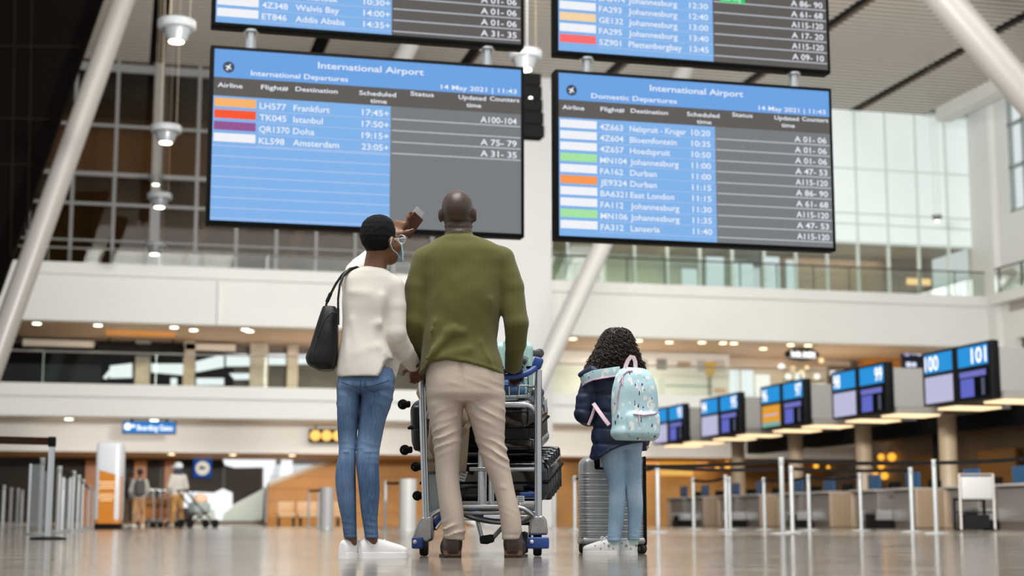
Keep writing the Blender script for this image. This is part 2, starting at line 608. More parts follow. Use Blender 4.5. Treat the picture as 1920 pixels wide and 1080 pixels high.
# ---- ceiling: ribbed metal panels between dark service slots that run along the hall
def ribbed(x0, x1, y0, y1, z, pitch=0.36, depth=0.2):
    mb = MB()
    prof = []
    y = y0
    while y < y1 - 1e-3:
        prof += [(y, z), (y + pitch * .60, z), (y + pitch * .64, z + depth), (y + pitch * .96, z + depth)]
        y += pitch
    prof.append((y1, z))
    vs = []; fs = []
    for (yy, zz) in prof: vs += [(x0, yy, zz), (x1, yy, zz)]
    for i in range(len(prof) - 1): fs.append((2 * i, 2 * i + 1, 2 * i + 3, 2 * i + 2))
    mb.add(vs, fs)
    for i in range(len(prof) - 1):
        if max(prof[i][1], prof[i + 1][1]) > z + 1e-4: mb.mi[i] = 1
    mb.cur = 1
    mb.span((x0, y0, z + .35), (x1, y1, z + .4))
    return mb
M_ceil = [mat('ribbed_ceiling_metal', '#dcd6ce', 0.5), mat('ceiling_groove', '#6b5d50', 0.8)]
ceil_root = thing('ceiling', None, None, kind='structure')
slots = [0.75, 5.86, 10.9, 16.0, 21.05, 26.4]
edges = [-16.0] + slots + [29.2]
for i in range(len(edges) - 1):
    a = edges[i] + (.24 if i else 0); b_ = edges[i + 1] - (.24 if i < len(edges) - 2 else 0)
    ribbed(a, b_, 22, YB + 1.0, ZC).build('ceiling_panel', M_ceil, ceil_root, 0)
for x in slots:
    s = MB().span((x - .3, 22, ZC + .28), (x + .3, YB, ZC + .34))
    s.span((x - .12, 22, ZC + .05), (x + .12, YB, ZC + .12))
    s.build('service_slot', M_blackmatt, ceil_root, 0)
struct(MB().span((29.2, 22, ZC - .5), (29.75, YB, ZC + .5)), 'trim_1', M_white)
struct(MB().span((-6, 22, ZC + .42), (29.7, YB + 8, ZC + .6)), 'roof_deck', M_blackmatt, smooth=0)

# ---- far end: stacked gallery fronts
XL0, XR0 = -20.0, XR
struct(MB().span((XL0, YB, 4.10), (XR0, YB + .5, 4.5)).span((XL0, YB + .12, 3.47), (XR0, YB + 9, 4.10)).span((XL0, YB + .5, 4.1), (XR0, YB + 9, 4.46)), 'wall_lower_gallery_front', M_white, smooth=0)
struct(MB().span((XL0, YB, 8.02), (XR0, YB + .5, 8.4)).span((XL0, YB + .12, 6.52), (XR0, YB + .6, 8.02)).span((2.95, YB - .02, 6.52), (2.99, YB + .12, 8.02)).span((XL0, YB + .5, 8.05), (XR0, YB + 8, 8.38)), 'wall_upper_gallery_front', M_white, smooth=0)
struct(MB().span((XL0, YB + .6, 6.52), (XR0, YB + 9, 6.66)), 'gallery_soffit', mat('tan_soffit', '#b79d80', 0.55), smooth=0)
struct(MB().span((XL0, YB + .3, 3.44), (XR0, YB + 3, 3.47)), 'trim_2', M_cream, smooth=0)
# recessed wall over the ground floor shops, and their soffit
struct(MB().span((XL0, 55, 2.47), (XR0, 55.3, 3.44)), 'wall_over_shops', mat('pale_wall', '#d6d2cc', 0.6), smooth=0)
struct(MB().span((XL0, 55.3, 2.47), (XR0, 66, 2.6)), 'shop_soffit', M_warmsoffit, smooth=0)
# pier of the far wall
struct(MB().span((11.65, YB - .5, 0), (14.15, YB + .7, ZC)), 'wall_pier', mat('pier_plaster', '#cfcfcf', 0.6), smooth=0)

# curtain wall over the upper gallery, dark bronze glass on one side and frosted on the other
M_mull = mat('grey_mullion', '#757675', 0.4)
GL_bronze = glass('bronze_glass', '#cfc0a8', 0.006)
GL_clear = glass('clear_glass', '#f7faf8', 0.004)
GL_green = glass('greenish_glass', '#f4f9f6', 0.006)
cw = thing('window_1', None, None, kind='structure')
MB().span((XL0, YB + 1.02, 8.4), (14.2, YB + 1.04, ZC)).build('glass_pane', GL_bronze, cw, 0)
mb = MB()
for k in range(-14, 9):
    x = 0.87 + 1.34 * k
    wd = .16 if k == 0 else .055
    mb.span((x - wd, YB + .9, 8.4), (x + wd, YB + 1.15, ZC))
for z, t in ((9.3, .03), (10.53, .05), (11.54, .07), (13.2, .05), (15.2, .14)):
    mb.span((XL0, YB + .93, z - t), (14.2, YB + 1.1, z + t))
mb.build('mullion', M_mull, cw, 0)
struct(MB().span((XL0, YB + 6, 8.38), (14.2, YB + 6.2, ZC)), 'wall_behind_bronze_glass', mat('brown_wall', '#4c4334', 0.6, noise=(0.5, .15)), smooth=0)
struct(MB().span((-6, YB + 5.6, 12.4), (14.2, YB + 5.9, 14.6)), 'trim_3', mat('tan_panel', '#7c6a54', 0.6), smooth=0)
# leaning struts inside, seen dimly through the bronze glass
struct(MB().cyl((1.4, YB + 4, 8.4), (4.6, YB + 4, 13.4), .18), 'inner_strut', mat('inner_strut_paint', '#8e8474', 0.5))
struct(MB().cyl((5.2, YB + 4, 8.4), (7.4, YB + 4, 14.0), .18), 'inner_strut', mat('inner_strut_paint'))

fw = thing('window_2', None, None, kind='structure')
M_frost = mat('frosted_panel', '#e0e8e7', 0.35, emit='#dfeae9', estr=0.22, noise=(0.25, .05))
MB().span((14.2, YB + 1.02, 10.35), (XR, YB + 1.06, ZC)).build('frosted_pane', M_frost, fw, 0)
MB().span((14.2, YB + 1.02, 8.4), (XR, YB + 1.04, 10.35)).build('glass_pane', GL_green, fw, 0)
mb = MB()
k = 0
while True:
    x = 15.13 + 1.245 * k
    if x > XR: break
    mb.span((x - .03, YB + .92, 8.4), (x + .03, YB + 1.1, ZC)); k += 1
for z, t in ((10.4, .05), (11.1, .03), (11.5, .03), (13.2, .03)):
    mb.span((14.2, YB + .95, z - t), (XR, YB + 1.1, z + t))
mb.build('mullion', mat('pale_mullion', '#d6e0dc', 0.4), fw, 0)
struct(MB().span((14.2, YB + 6, 8.38), (24.0, YB + 6.2, 10.6)), 'wall_behind_pale_glass', mat('sage_wall', '#a9aea0', 0.6), smooth=0)
struct(MB().span((24.0, YB + 4.5, 8.38), (XR, YB + 4.7, 10.6)), 'wall_behind_side_glass', mat('brown_inner_wall', '#6b594a', 0.6), smooth=0)
struct(MB().span((14.2, YB + 1.1, 10.5), (XR, YB + 8, 10.6)), 'inner_soffit', mat('inner_soffit_paint', '#8d8478', 0.6), smooth=0)
# bright reflection on the pale glass, put in as glowing panels behind it
for i, (x0, x1, z0, z1) in enumerate([(20.6, 21.2, 8.5, 9.7), (21.6, 22.3, 8.6, 10.2), (22.7, 23.5, 8.4, 10.0), (23.9, 24.6, 9.0, 10.3), (24.9, 25.3, 8.6, 10.2)]):
    struct(MB().span((x0, YB + 4.2, z0), (x1, YB + 4.25, z1)), 'window_%d' % (10 + i), emission('reflection_pane', '#eef6fb', .95), smooth=0)
struct(MB().span((30.1, YB + 4.3, 9.45), (31.1, YB + 4.4, 9.7)), 'window_20', emission('warm_light_panel', '#ffc98a', 1.6), smooth=0)

hw = thing('window_6', None, None, kind='structure')
MB().span((29.2, YB + 1.0, ZC), (XR, YB + 1.05, 18.5)).build('glass_pane', mat('dark_green_glass', '#6d827c', 0.15), hw, 0)
mb = MB()
for x in (29.25, 30.1, 31.0): mb.span((x - .05, YB + .9, ZC), (x + .05, YB + 1.1, 18.5))
mb.span((29.2, YB + .9, ZC - .06), (XR, YB + 1.1, ZC + .06)); mb.build('mullion', mat('pale_mullion'), hw, 0)
# side wall with tall windows
wr = MB()
wr.span((XR, 22, 0), (XR + .4, 50.7, 5.6)).span((XR, 22, 6.7), (XR + .4, 50.7, 11.3)).span((XR, 22, 15.9), (XR + .4, 50.7, 17.2))
wr.span((XR, 50.7, 0), (XR + .4, 51.5, 17.2)).span((XR - .25, 51.5, 0), (XR + .4, YB + 1.3, 17.2))
struct(wr, 'wall_right', M_white, smooth=0)
ww = thing('window_3', None, None, kind='structure')
MB().span((XR + .2, 22, 11.3), (XR + .22, 50.7, 16)).build('glass_pane', emission('bright_sky_pane', '#e9f3f4', .88), ww, 0)
mb = MB()
for y in (50.6, 49.75, 48.9, 48.05, 47.2): mb.span((XR + .05, y - .05, 11.3), (XR + .3, y + .05, 16))
for z in (11.35, 13.0, 14.6): mb.span((XR + .05, 22, z - .06), (XR + .3, 50.7, z + .06))
mb.build('mullion', mat('window_bars', '#8e9896', 0.4), ww, 0)
struct(MB().span((XR + .25, 22, 5.6), (XR + .3, 50.7, 6.75)), 'window_4', mat('dark_side_glass', '#5b4f44', 0.15), smooth=0)
struct(MB().span((XR - .02, 22, 7.7), (XR + .01, 51.0, 8.05)), 'trim_4', mat('grey_band', '#a49c93', 0.5), smooth=0)

# ---- balustrades of the two galleries
def balustrade(label, x0, x1, z, h, posts, m_rail, gl, w=YB + .06):
    t = thing('balustrade', label, 'balustrade', ((x0 + x1) / 2, w, z), group='gallery balustrades')
    o = (( x0 + x1) / 2, w, z)
    MB().span((x0, w - .01, z), (x1, w + .01, z + h - .06)).build('glass_panel', gl, t, 0, off=o)
    MB().tube([(x0, w, z + h), (x1, w, z + h)], .03, 8).build('handrail', m_rail, t, off=o)
    n = int((x1 - x0) / posts)
    for i in range(n + 1):
        x = x0 + .05 + (x1 - x0 - .1) * i / n
        q = .025 if m_rail is M_rail_dark else .006
        MB().span((x - q, w + .02, z), (x + q, w + .04, z + h)).build('post', m_rail, t, 0, off=o)
    return t
M_rail_dark = mat('dark_rail', '#4a4a48', 0.35, 0.6)
balustrade('glass balustrade of the lower gallery, by the boarding sign', XL0, 11.6, 4.5, 1.02, 3.2, M_steel, GL_green)
balustrade('glass balustrade of the lower gallery, behind the check-in screens', 14.2, XR, 4.5, 1.02, 3.2, M_steel, GL_green)
balustrade('glass balustrade with dark rail on the upper gallery, under the domestic departures board', 14.2, XR, 8.4, .92, 1.35, M_rail_dark, GL_green, YB + .2)
balustrade('low glass balustrade on the upper gallery, under the international departures board', XL0, 11.6, 8.4, .5, 3.2, M_steel, GL_clear, YB + .2)
t = thing('balustrade', 'dark railed glass balustrade on the side wall gallery', 'balustrade', (XR - .3, 49, 8.4), group='gallery balustrades')
MB().span((-.01, -3.4, 0), (.01, 2.4, .8)).build('glass_panel', GL_green, t, 0)
MB().tube([(0, -3.4, .92), (0, 2.4, .92)], .03, 8).build('handrail', M_rail_dark, t)
for y in (-2.4, -.9, .6, 2.1): MB().span((-.03, y - .03, 0), (.03, y + .03, .92)).build('post', M_rail_dark, t, 0)
struct(MB().span((XR - .45, 44, 8.02), (XR, 51.6, 8.4)), 'side_gallery_edge', M_white, smooth=0)

# ---- lower gallery interior (between the two fronts)
struct(MB().span((XL0, 58.6, 4.46), (XR, 58.8, 6.6)), 'wall_lower_gallery', mat('gallery_wall', '#665b50', 0.6, noise=(1.2, .2)), smooth=0)
def panel(name, label, cat, lo, hi, m, **k):
    o = MB().span((lo[0] - (lo[0] + hi[0]) / 2, lo[1] - (lo[1] + hi[1]) / 2, 0), (hi[0] - (lo[0] + hi[0]) / 2, hi[1] - (lo[1] + hi[1]) / 2, hi[2] - lo[2])).build(name, m, None, 0)
    o.location = ((lo[0] + hi[0]) / 2, (lo[1] + hi[1]) / 2, lo[2])
    return tag(o, label, cat, **k)
M_shopdark = mat('dark_shopfront', '#0b0807', 0.7, spec=.1)
panel('shop_facade', 'long dark shop front on the lower gallery behind glass', 'shop front', (-19, 57.6, 4.50), (3.9, 57.9, 6.35), M_shopdark)
t = MB().span((-1.5, -.1, 0), (1.5, .1, .40)).cyl((-1.1, 0, .4), (-1.1, 0, .6), .03).cyl((1.1, 0, .4), (1.1, 0, .6), .03).build('fascia_board', mat('black_fascia', '#08080a', 0.7, spec=.1), None, 0)
t.location = (.6, 56.7, 5.92); tag(t, 'black fascia board hung above the dark gallery shop', 'sign board')
panel('light_cove', 'pale cove panel beside the black fascia board', 'panel', (2.15, 57.0, 6.2), (3.9, 57.3, 6.42), M_cream)
panel('light_cove', 'pale cove panel behind the leaning column', 'panel', (-3.4, 57.0, 6.2), (-1.0, 57.3, 6.42), M_cream)
panel('counter', 'grey bar counter in the dark gallery shop', 'counter', (-4.0, 55.0, 4.50), (-.75, 55.8, 5.38), mat('slate_counter', '#1d1f22', 0.6, spec=.2))
panel('ceiling_glow', 'glowing amber ceiling panel above the black fascia board', 'ceiling light', (-.6, 54.4, 6.47), (1.7, 55.6, 6.515), mat('amber_panel', '#c98a3a', 0.5, emit='#d98a2a', estr=.28))
# window reflections on the gallery glass, put in as glowing panels
pane_glow = emission('reflection_and_window_glow', '#f3f7fa', 1.15)
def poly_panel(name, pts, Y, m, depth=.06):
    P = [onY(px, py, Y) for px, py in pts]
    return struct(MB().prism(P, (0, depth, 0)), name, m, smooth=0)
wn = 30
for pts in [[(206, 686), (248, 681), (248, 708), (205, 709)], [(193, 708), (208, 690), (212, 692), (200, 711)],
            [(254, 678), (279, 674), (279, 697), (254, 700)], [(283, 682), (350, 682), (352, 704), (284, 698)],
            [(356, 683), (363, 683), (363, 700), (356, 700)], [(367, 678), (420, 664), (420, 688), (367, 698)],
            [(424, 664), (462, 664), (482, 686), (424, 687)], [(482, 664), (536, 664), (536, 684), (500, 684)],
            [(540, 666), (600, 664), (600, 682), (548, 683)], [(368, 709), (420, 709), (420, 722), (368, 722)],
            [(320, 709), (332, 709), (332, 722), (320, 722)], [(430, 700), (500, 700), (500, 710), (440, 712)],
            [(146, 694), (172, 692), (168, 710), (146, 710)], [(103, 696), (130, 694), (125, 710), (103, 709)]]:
    poly_panel('window_%d' % wn, pts, 57.4, pane_glow if wn < 42 else emission('dim_reflection', '#cfd9e0', .5)); wn += 1
# stone clad stretch and pale posts of the gallery
for i, (px, w, c) in enumerate([(255, 28, '#8f8474'), (345, 22, '#b3a089'), (470, 34, '#a79a8a'), (540, 20, '#998c7c')]):
    a = onY(px, 640, 57.0); b_ = onY(px + w, 640, 57.0)
    struct(MB().span((a.x, 57.0, 4.46), (b_.x, 57.2, 6.5)), 'gallery_pillar', mat('gallery_stone_%d' % i, c, 0.5, noise=(2, .2)), smooth=0)
# display wall on the right of the pier
dw = thing('display_wall', 'white display wall of hung prints on the lower gallery', 'display wall', ((16.6 + 22.6) / 2, 56.6, 4.5))
o_ = ((16.6 + 22.6) / 2, 56.6, 4.5)
MB().span((15.0, 56.6, 4.5), (22.6, 56.8, 6.5)).build('backing', mat('display_white', '#d9d8d4', 0.5), dw, 0, off=o_)
for (x, z, w, h, c) in [(19.1, 6.0, .35, .4, '#8d8c8c'), (19.85, 6.05, .4, .4, '#7b7a78'), (20.75, 6.05, .5, .22, '#a08d74'), (21.45, 6.02, .3, .42, '#a3a8ac'), (22.2, 6.02, .4, .42, '#b9b4aa'), (22.2, 5.1, .45, .18, '#c9a184'), (20.9, 5.25, 1.8, .08, '#a9b5a9'), (19.8, 5.1, .25, .8, '#c3c8c2')]:
    MB().span((x - w / 2, 56.56, z - h / 2), (x + w / 2, 56.6, z + h / 2)).build('print', mat('print_' + c[1:], c, 0.6), dw, 0, off=o_)
mb = MB()
mb.prism([(21.55, 56.55, 6.15), (22.05, 56.55, 6.2), (22.0, 56.55, 5.75), (21.8, 56.55, 5.6), (21.6, 56.55, 5.75)], (0, .04, 0))
mb.build('print', mat('print_yellow', '#c7a445', 0.6), dw, 0, off=o_)
MB().span((21.7, 56.56, 4.6), (21.85, 56.6, 5.6)).build('print', mat('print_stem', '#8f8d86', 0.6), dw, 0, off=o_)
struct(MB().span((22.7, 57.6, 4.5), (23.4, 57.65, 6.0)), 'window_60', emission('reflection_and_window_glow'), smooth=0)
struct(MB().span((23.5, 57.6, 4.5), (24.0, 57.65, 6.0)), 'window_61', emission('reflection_and_window_glow'), smooth=0)
struct(MB().span((22.65, 58.2, 4.5), (28.45, 58.4, 6.6)), 'wall_gallery_cafe', mat('cafe_wall', '#cbb9a4', 0.5), smooth=0)
for i, (x0, x1, z0, z1) in enumerate([(24.3, 24.9, 4.5, 5.9), (26.0, 26.4, 4.9, 6.0), (26.9, 27.3, 4.5, 5.6)]):
    struct(MB().span((x0, 58.1, z0), (x1, 58.15, z1)), 'window_%d' % (70 + i), emission('cafe_window', '#fff8f0', 1.2), smooth=0)
panel('menu_board', 'dark brown menu board on the gallery behind desk ninety nine', 'board', (27.4, 58.05, 5.6), (28.4, 58.17, 6.3), mat('brown_board', '#5d4a38', 0.5))
panel('wood_panel', 'orange wood clad block on the gallery between the oval sign and dark sign', 'wood panel', (28.5, 56.9, 4.5), (30.0, 57.6, 6.6), mat('orange_wood', '#b9772c', 0.45, noise=(3, .12)))
# oval cafe sign hung from the soffit
t = thing('oval_sign', 'black oval cafe sign with glowing white script', 'sign', onY(1505, 664, 53.6))
c = Vector(t.location); ww_, hh_ = 0.66, 0.235
MB().prism([(ww_ * math.cos(a), 0, hh_ * math.sin(a)) for a in [2 * math.pi * i / 40 for i in range(40)]], (0, .16, 0)).build('board', M_black, t, 40)
mb = MB()
def squiggle(x0, x1, z, h, n, ph=0):
    return [(x0 + (x1 - x0) * i / (n * 8) + .03 * math.sin(i * 1.57), -.03, z + h * math.sin(i * .785 + ph) * (.7 + .3 * math.cos(i * .3))) for i in range(n * 8 + 1)]
mb.tube(squiggle(-.46, -.06, 0, .10, 4), .028, 6); mb.tube(squiggle(.03, .48, 0, .09, 5, 1), .028, 6)
mb.tube([(-.5, -.03, -.1), (.5, -.03, -.12)], .02, 6)
mb.build('script_lettering', emission('sign_white', '#ffffff', 1.6), t)
MB().cyl((-.3, .08, .2), (-.3, .08, 1.0), .02).cyl((.3, .08, .2), (.3, .08, 1.0), .02).build('hanger', M_black, t)
# warm lamps and bright fittings of the cafe behind the oval sign
t = thing('cafe_lamp_row', 'cluster of small glowing cafe lamps below the oval sign', 'lamp cluster', onY(1505, 720, 56.0))
for px, py, r, m in [(1465, 688, .13, 0), (1487, 692, .11, 1), (1503, 697, .10, 1), (1513, 690, .09, 1), (1532, 706, .12, 0), (1478, 706, .12, 0), (1548, 742, .14, 0), (1562, 700, .12, 0), (1540, 676, .10, 1), (1521, 728, .16, 0)]:
    MB().ball(onY(px, py, 56.0) - Vector(t.location), r, 12).build('globe', emission('cafe_globe_white', '#fff8f0', 1.5) if m == 0 else emission('cafe_globe_warm', '#ffd9a0', 1.5), t)
_l = t.location
MB().cyl((0, .15, 4.5 - _l.z), (0, .15, .55), .03).cyl((-.75, .15, .55), (.75, .15, .55), .02).cyl((-.75, .15, .15), (.95, .15, .15), .02).build('stand', M_blackmatt, t)
# dark lit sign further along
t = thing('gallery_sign', 'tall dark shop sign with glowing violet emblem and letters', 'sign', onY(1716, 730, 55.0))
MB().span((-.5, 0, .1), (.52, .12, 1.72)).build('board', mat('navy_sign', '#0f1830', 0.35), t, 0)
MB().lathe([(.15, 0), (.15, .04)], (-.3, -.01, 1.42), 24, (0, -1, 0)).lathe([(.09, 0), (.09, .02)], (-.3, -.05, 1.42), 20, (0, -1, 0)).build('emblem', emission('violet_glow', '#b7b4ea', 1.0), t)
mb = MB()
for x, h in ((-.05, .14), (.08, .14), (.2, .2), (.32, .14), (.42, .18)): mb.rbox((x, -.02, 1.4), (.1, .04, h), .03)
mb.rbox((-.25, -.02, .95), (.2, .04, .18), .06).rbox((-.02, -.02, .95), (.18, .04, .16), .05)
mb.build('lettering', emission('sign_pale', '#dfe9ff', 1.1), t)

# ---- downlights in the soffits
def downlight(px, py, z, label, group, d=.16, m=None):
    p = onZ(px, py, z)
    p.y = max(p.y, {6.50: 52.85, 3.42: 52.6, 2.45: 55.6}[z])
    t = thing('downlight', label, 'downlight', p, group=group)
    MB().lathe([(d, -.02), (d, .0), (d * .8, .02)], n=16).build('rim', M_whitepaint, t)
    MB().lathe([(d * .8, -.03), (d * .8, -.021)], n=16).build('lens', m or M_bulb, t)
for px, py in [(66, 598), (183, 602), (329, 605), (363, 618), (468, 620), (466, 608)]:
    downlight(px, py, 6.50, 'small round downlight in the tan gallery soffit above the dark shop', 'downlights above the dark gallery shop')
for px, py in [(1220, 630), (1255, 641), (1343, 633), (1357, 642), (1376, 643), (1431, 653), (1486, 645), (1546, 639), (1085, 630)]:
    downlight(px, py, 6.50, 'small round downlight in the gallery soffit near the display wall', 'downlights near the display wall', m=M_bulbwarm)
for px, py in [(127, 780), (291, 782)]:
    downlight(px, py, 3.42, 'small round downlight under the lower gallery front beside the boarding sign', 'downlights by the boarding sign')
for px, py in [(324, 848), (440, 850), (553, 851), (232, 862)]:
    downlight(px, py, 2.45, 'small round downlight in the warm soffit over the shops', 'downlights over the ground floor shops', d=.13, m=M_bulbwarm)
for x, y, e in [(0, 55.5, 90), (7, 55.5, 120), (18, 55, 110), (26, 55, 140)]:
    lamp('gallery_lamp', 'AREA', (x, y, 6.4), e, (1, .86, .70), 3, 1.2)
for x in (0, 7, 14, 20):
    lamp('soffit_fill', 'AREA', (x, 53.0, 3.40), 75, (1, .93, .84), 5, .3, (R(38), 0, 0))  # added strips that brighten the wall over the shops
    lamp('shop_lamp', 'AREA', (x, 57.5, 2.4), 150, (1, .75, .48), 4, 2)
for x in (0, 8, 19, 27):
    lamp('inner_lamp', 'AREA', (x, YB + 3.4, 14.5 if x < 14 else 10.4), 50 if x < 14 else 120, (1, .84, .62), 4, 2)

# ---- ground floor under the galleries
gw = thing('window_5', None, None, kind='structure')
MB().span((-20, 61, 0), (5.45, 61.04, 2.47)).build('glass_pane', mat('smoked_glass', '#332b24', 0.4, spec=.12, noise=(.6, .3)), gw, 0)
mb = MB()
for x in (-17, -12, -7, -4.6, -2.2, .2, 1.55, 2.2, 3.85, 5.3): mb.span((x - .06, 60.9, 0), (x + .06, 61.1, 2.47))
mb.span((-20, 60.9, 0), (5.45, 61.1, .12)); mb.build('mullion', M_darkframe, gw, 0)
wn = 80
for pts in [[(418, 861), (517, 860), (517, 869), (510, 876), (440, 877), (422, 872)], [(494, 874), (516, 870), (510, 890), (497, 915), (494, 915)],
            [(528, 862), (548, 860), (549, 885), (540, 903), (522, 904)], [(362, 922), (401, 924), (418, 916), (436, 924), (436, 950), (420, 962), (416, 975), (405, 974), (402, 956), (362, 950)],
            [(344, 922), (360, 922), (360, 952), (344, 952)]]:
    poly_panel('window_%d' % wn, pts, 60.85, pane_glow); wn += 1
poly_panel('window_90', [(362, 952), (400, 956), (430, 950), (496, 915), (492, 977), (362, 977)], 60.87, mat('pale_green_glass', '#9fb0a4', 0.2))
for i, x in enumerate((-1.2, .55, 1.65)):
    struct(MB().span((x, 60.5, 0), (x + .45, 60.8, 2.4)), 'shop_pillar', mat('amber_wood', '#a8692a', 0.4, noise=(3, .15)), smooth=0)
# timber clad stair flank
stair = thing('stair_flank', 'orange timber clad flank of the stair rising behind the benches', 'stair', (5.4, 59.6, 0))
M_wood = mat('stair_wood', '#a3742f', 0.45, noise=(1.5, .10))
P = [(0, 0, 0), (9.0, 0, 0), (9.0, 0, 2.46), (2.6, 0, 2.46), (0, 0, 1.42)]
MB().prism(P, (0, .5, 0)).build('cladding', M_wood, stair, 0)
MB().prism([(0, -.06, 1.42), (2.6, -.06, 2.46), (2.6, -.06, 2.6), (0, -.06, 1.56)], (0, .5, 0)).build('stringer', mat('stair_stringer', '#b9b0a2', 0.5), stair, 0)
mb = MB()
for z in (.45, .9, 1.35, 1.8): mb.span((0.02, -.02, z), (9, 0, z + .02))
mb.build('groove', mat('wood_groove', '#8a5520', 0.5), stair, 0)
struct(MB().span((14.2, 57.5, 0), (XR, 57.8, 2.47)), 'wall_behind_check_in', mat('amber_wall', '#98703a', 0.5, noise=(1.5, .15)), smooth=0)
struct(MB().span((-20, 60.8, 0), (14.4, 60.85, .1)), 'baseboard_shops', mat('stone_plinth', '#8e8273', 0.5), smooth=0)
def bench(px0, px1, D, label):
    a, b_ = onZ(px0, 978, 0), onZ(px1, 978, 0)
    t = thing('bench', label, 'bench', (JW((px0 + px1) / 2, 978, D).x, JW((px0 + px1) / 2, 978, D).y, 0), group='upholstered benches')
    w = (px1 - px0) / FPX * D
    MB().rbox((0, 0, .36), (w, .6, .16), .04).build('seat', mat('tan_leather', '#c9a276', 0.45), t)
    MB().rbox((0, .26, .62), (w, .14, .42), .05).build('backrest', mat('tan_leather'), t)
    for s in (-1, 1): MB().span((s * w * .42 - .03, -.22, 0), (s * w * .42 + .03, .22, .29)).build('leg', M_black, t, 0)
bench(520, 553, 54, 'tan upholstered bench in front of the timber stair flank, farther from the woman')
bench(557, 640, 54, 'long tan upholstered bench in front of the timber stair flank, partly behind the woman')

# ---- signs hung under the lower gallery
t = thing('boarding_sign', 'blue lit boarding gates sign hung under the lower gallery', 'sign', (.905, 52.5, 2.95))
MB().span((-.85, 0, 0), (.85, .16, .42)).build('box', M_black, t, 0)
MB().span((-.82, -.015, .03), (.82, 0, .39)).build('face', emission('sign_blue', '#2f84d2', 1.0), t, 0)
mb = MB(); text(mb, 'Boarding Gates', (-.38, -.022, .12), (1, 0, 0), (0, 0, 1), .17, 'l', 1.12); mb.build('lettering', emission('sign_white'), t, 0)
MB().lathe([(.11, 0), (.11, .01)], (-.68, -.016, .23), 20, (0, -1, 0)).lathe([(.05, 0), (.05, .01)], (-.5, -.016, .25), 14, (0, -1, 0)).build('pictogram', emission('sign_white'), t)
for s in (-.55, .55): MB().cyl((s, .08, .4), (s, .08, .485), .05).build('hanger', M_black, t)
t = thing('exit_sign', 'dark hanging sign with three glowing amber discs', 'sign', (6.95, 54.6, 2.86))
MB().span((-.62, 0, 0), (.62, .15, .45)).build('box', M_blackmatt, t, 0)
for x in (-.42, -.03, .36): MB().lathe([(.185, 0), (.185, .02)], (x, -.001, .225), 24, (0, -1, 0)).build('disc', emission('amber_disc', '#ffc46a', 1.5), t)
for s in (-.4, .4): MB().cyl((s, .07, .44), (s, .07, .6), .03).build('hanger', M_black, t)
t = thing('square_sign', 'blue square sign with a white disc and dark emblem on shop glass', 'sign', (3.04, 60.5, 1.78))
MB().span((-.34, 0, 0), (.34, .08, .68)).build('board', emission('square_sign_blue', '#1d4f9c', .8), t, 0)
MB().lathe([(.26, 0), (.26, .02)], (0, 0, .34), 28, (0, -1, 0)).build('disc', emission('sign_cream', '#efe6d4', .85), t)
MB().prism([(-.17, -.03, .34), (-.05, -.03, .43), (.06, -.03, .38), (.15, -.03, .36), (.06, -.03, .31), (-.05, -.03, .29)], (0, .01, 0)).build('emblem', mat('emblem_dark', '#28303a', 0.6), t, 0)

# ---- leaning struts of the roof
def strut(p0, p1, r, label, m=None):
    d = (p1 - p0)
    t = MB().cyl(p0, p1, r, n=40)
    o = struct(t, 'roof_strut', m or mat('strut_paint_dimmed', '#85817c', 0.35), smooth=60)  # same white paint as the far struts, darkened to offset stronger light here
    tag(o, label, 'strut')
strut(onY(239, -20, 38), onY(-121, 985, 38), .27, 'white leaning tubular roof strut before the dark panel')
strut(onY(1600, -200, 30), onY(2200, 500, 30), .37, 'thick white roof strut crossing the ceiling corner')
strut(onY(1325, 40, 49.5), onY(885, 985, 49.5), .31, 'white leaning strut behind the domestic departures board', mat('strut_paint_lightened', '#c4c2be', 0.4))  # same paint as the near struts, lightened to offset weaker light
strut(onY(745, 130, 49), onY(800, 20, 49), .3, 'white strut behind the gap between the international boards', mat('strut_paint_lightened'))
# big dark inclined panel
P = [onY(198, -20, 40), onY(-1100, -20, 40), onY(-1100, 700, 40), onY(-95, 700, 40), onY(0, 545, 40)]
ob = struct(MB().prism(P, (0, .5, 0)), 'wall_dark_incline', mat('dark_panel', '#080605', 0.9, spec=.05), smooth=0)
mb = MB()
for (a, b_) in [((60, -15), (52, 430)), ((28, -15), (20, 480)), ((-100, 85), (150, 88)), ((-100, 220), (95, 224)), ((-100, 306), (60, 309))]:
    mb.cyl(onY(*a, 39.95), onY(*b_, 39.95), .033, n=6)
struct(mb, 'dark_panel_bars', mat('dark_bars', '#171310', 0.9, spec=.05))

# ---- pendant lamps
def pendant(label, loc, k=1.0):
    t = thing('pendant_lamp', label, 'pendant lamp', loc, group='pendant lamps of the hall')
    MB().lathe([(r * k, h * k) for r, h in [(.02, .25), (.28, .24), (.30, .22), (.30, .11), (.28, .095), (.23, .095)][::-1]], n=40).build('collar', mat('lamp_collar', '#727577', 0.4), t, 50)
    MB().lathe([(r * k, h * k) for r, h in [(.125, -.10), (.15, -.095), (.215, .08), (.215, .12)]], n=40).build('bowl', mat('lamp_bowl', '#626567', 0.35), t, 50)
    MB().lathe([(.115 * k, -.115 * k), (.115 * k, -.095 * k)], n=28).build('lens', M_bulb, t)
    mb = MB()
    for a in (0, 2.1, 4.2): mb.cyl((.2 * k * math.cos(a), .2 * k * math.sin(a), .27 * k), (.2 * k * math.cos(a), .2 * k * math.sin(a), ZC - loc[2] + .05), .004, n=6)
    mb.build('suspension_cable', mat('tan_cable', '#8a7b66', 0.5), t)
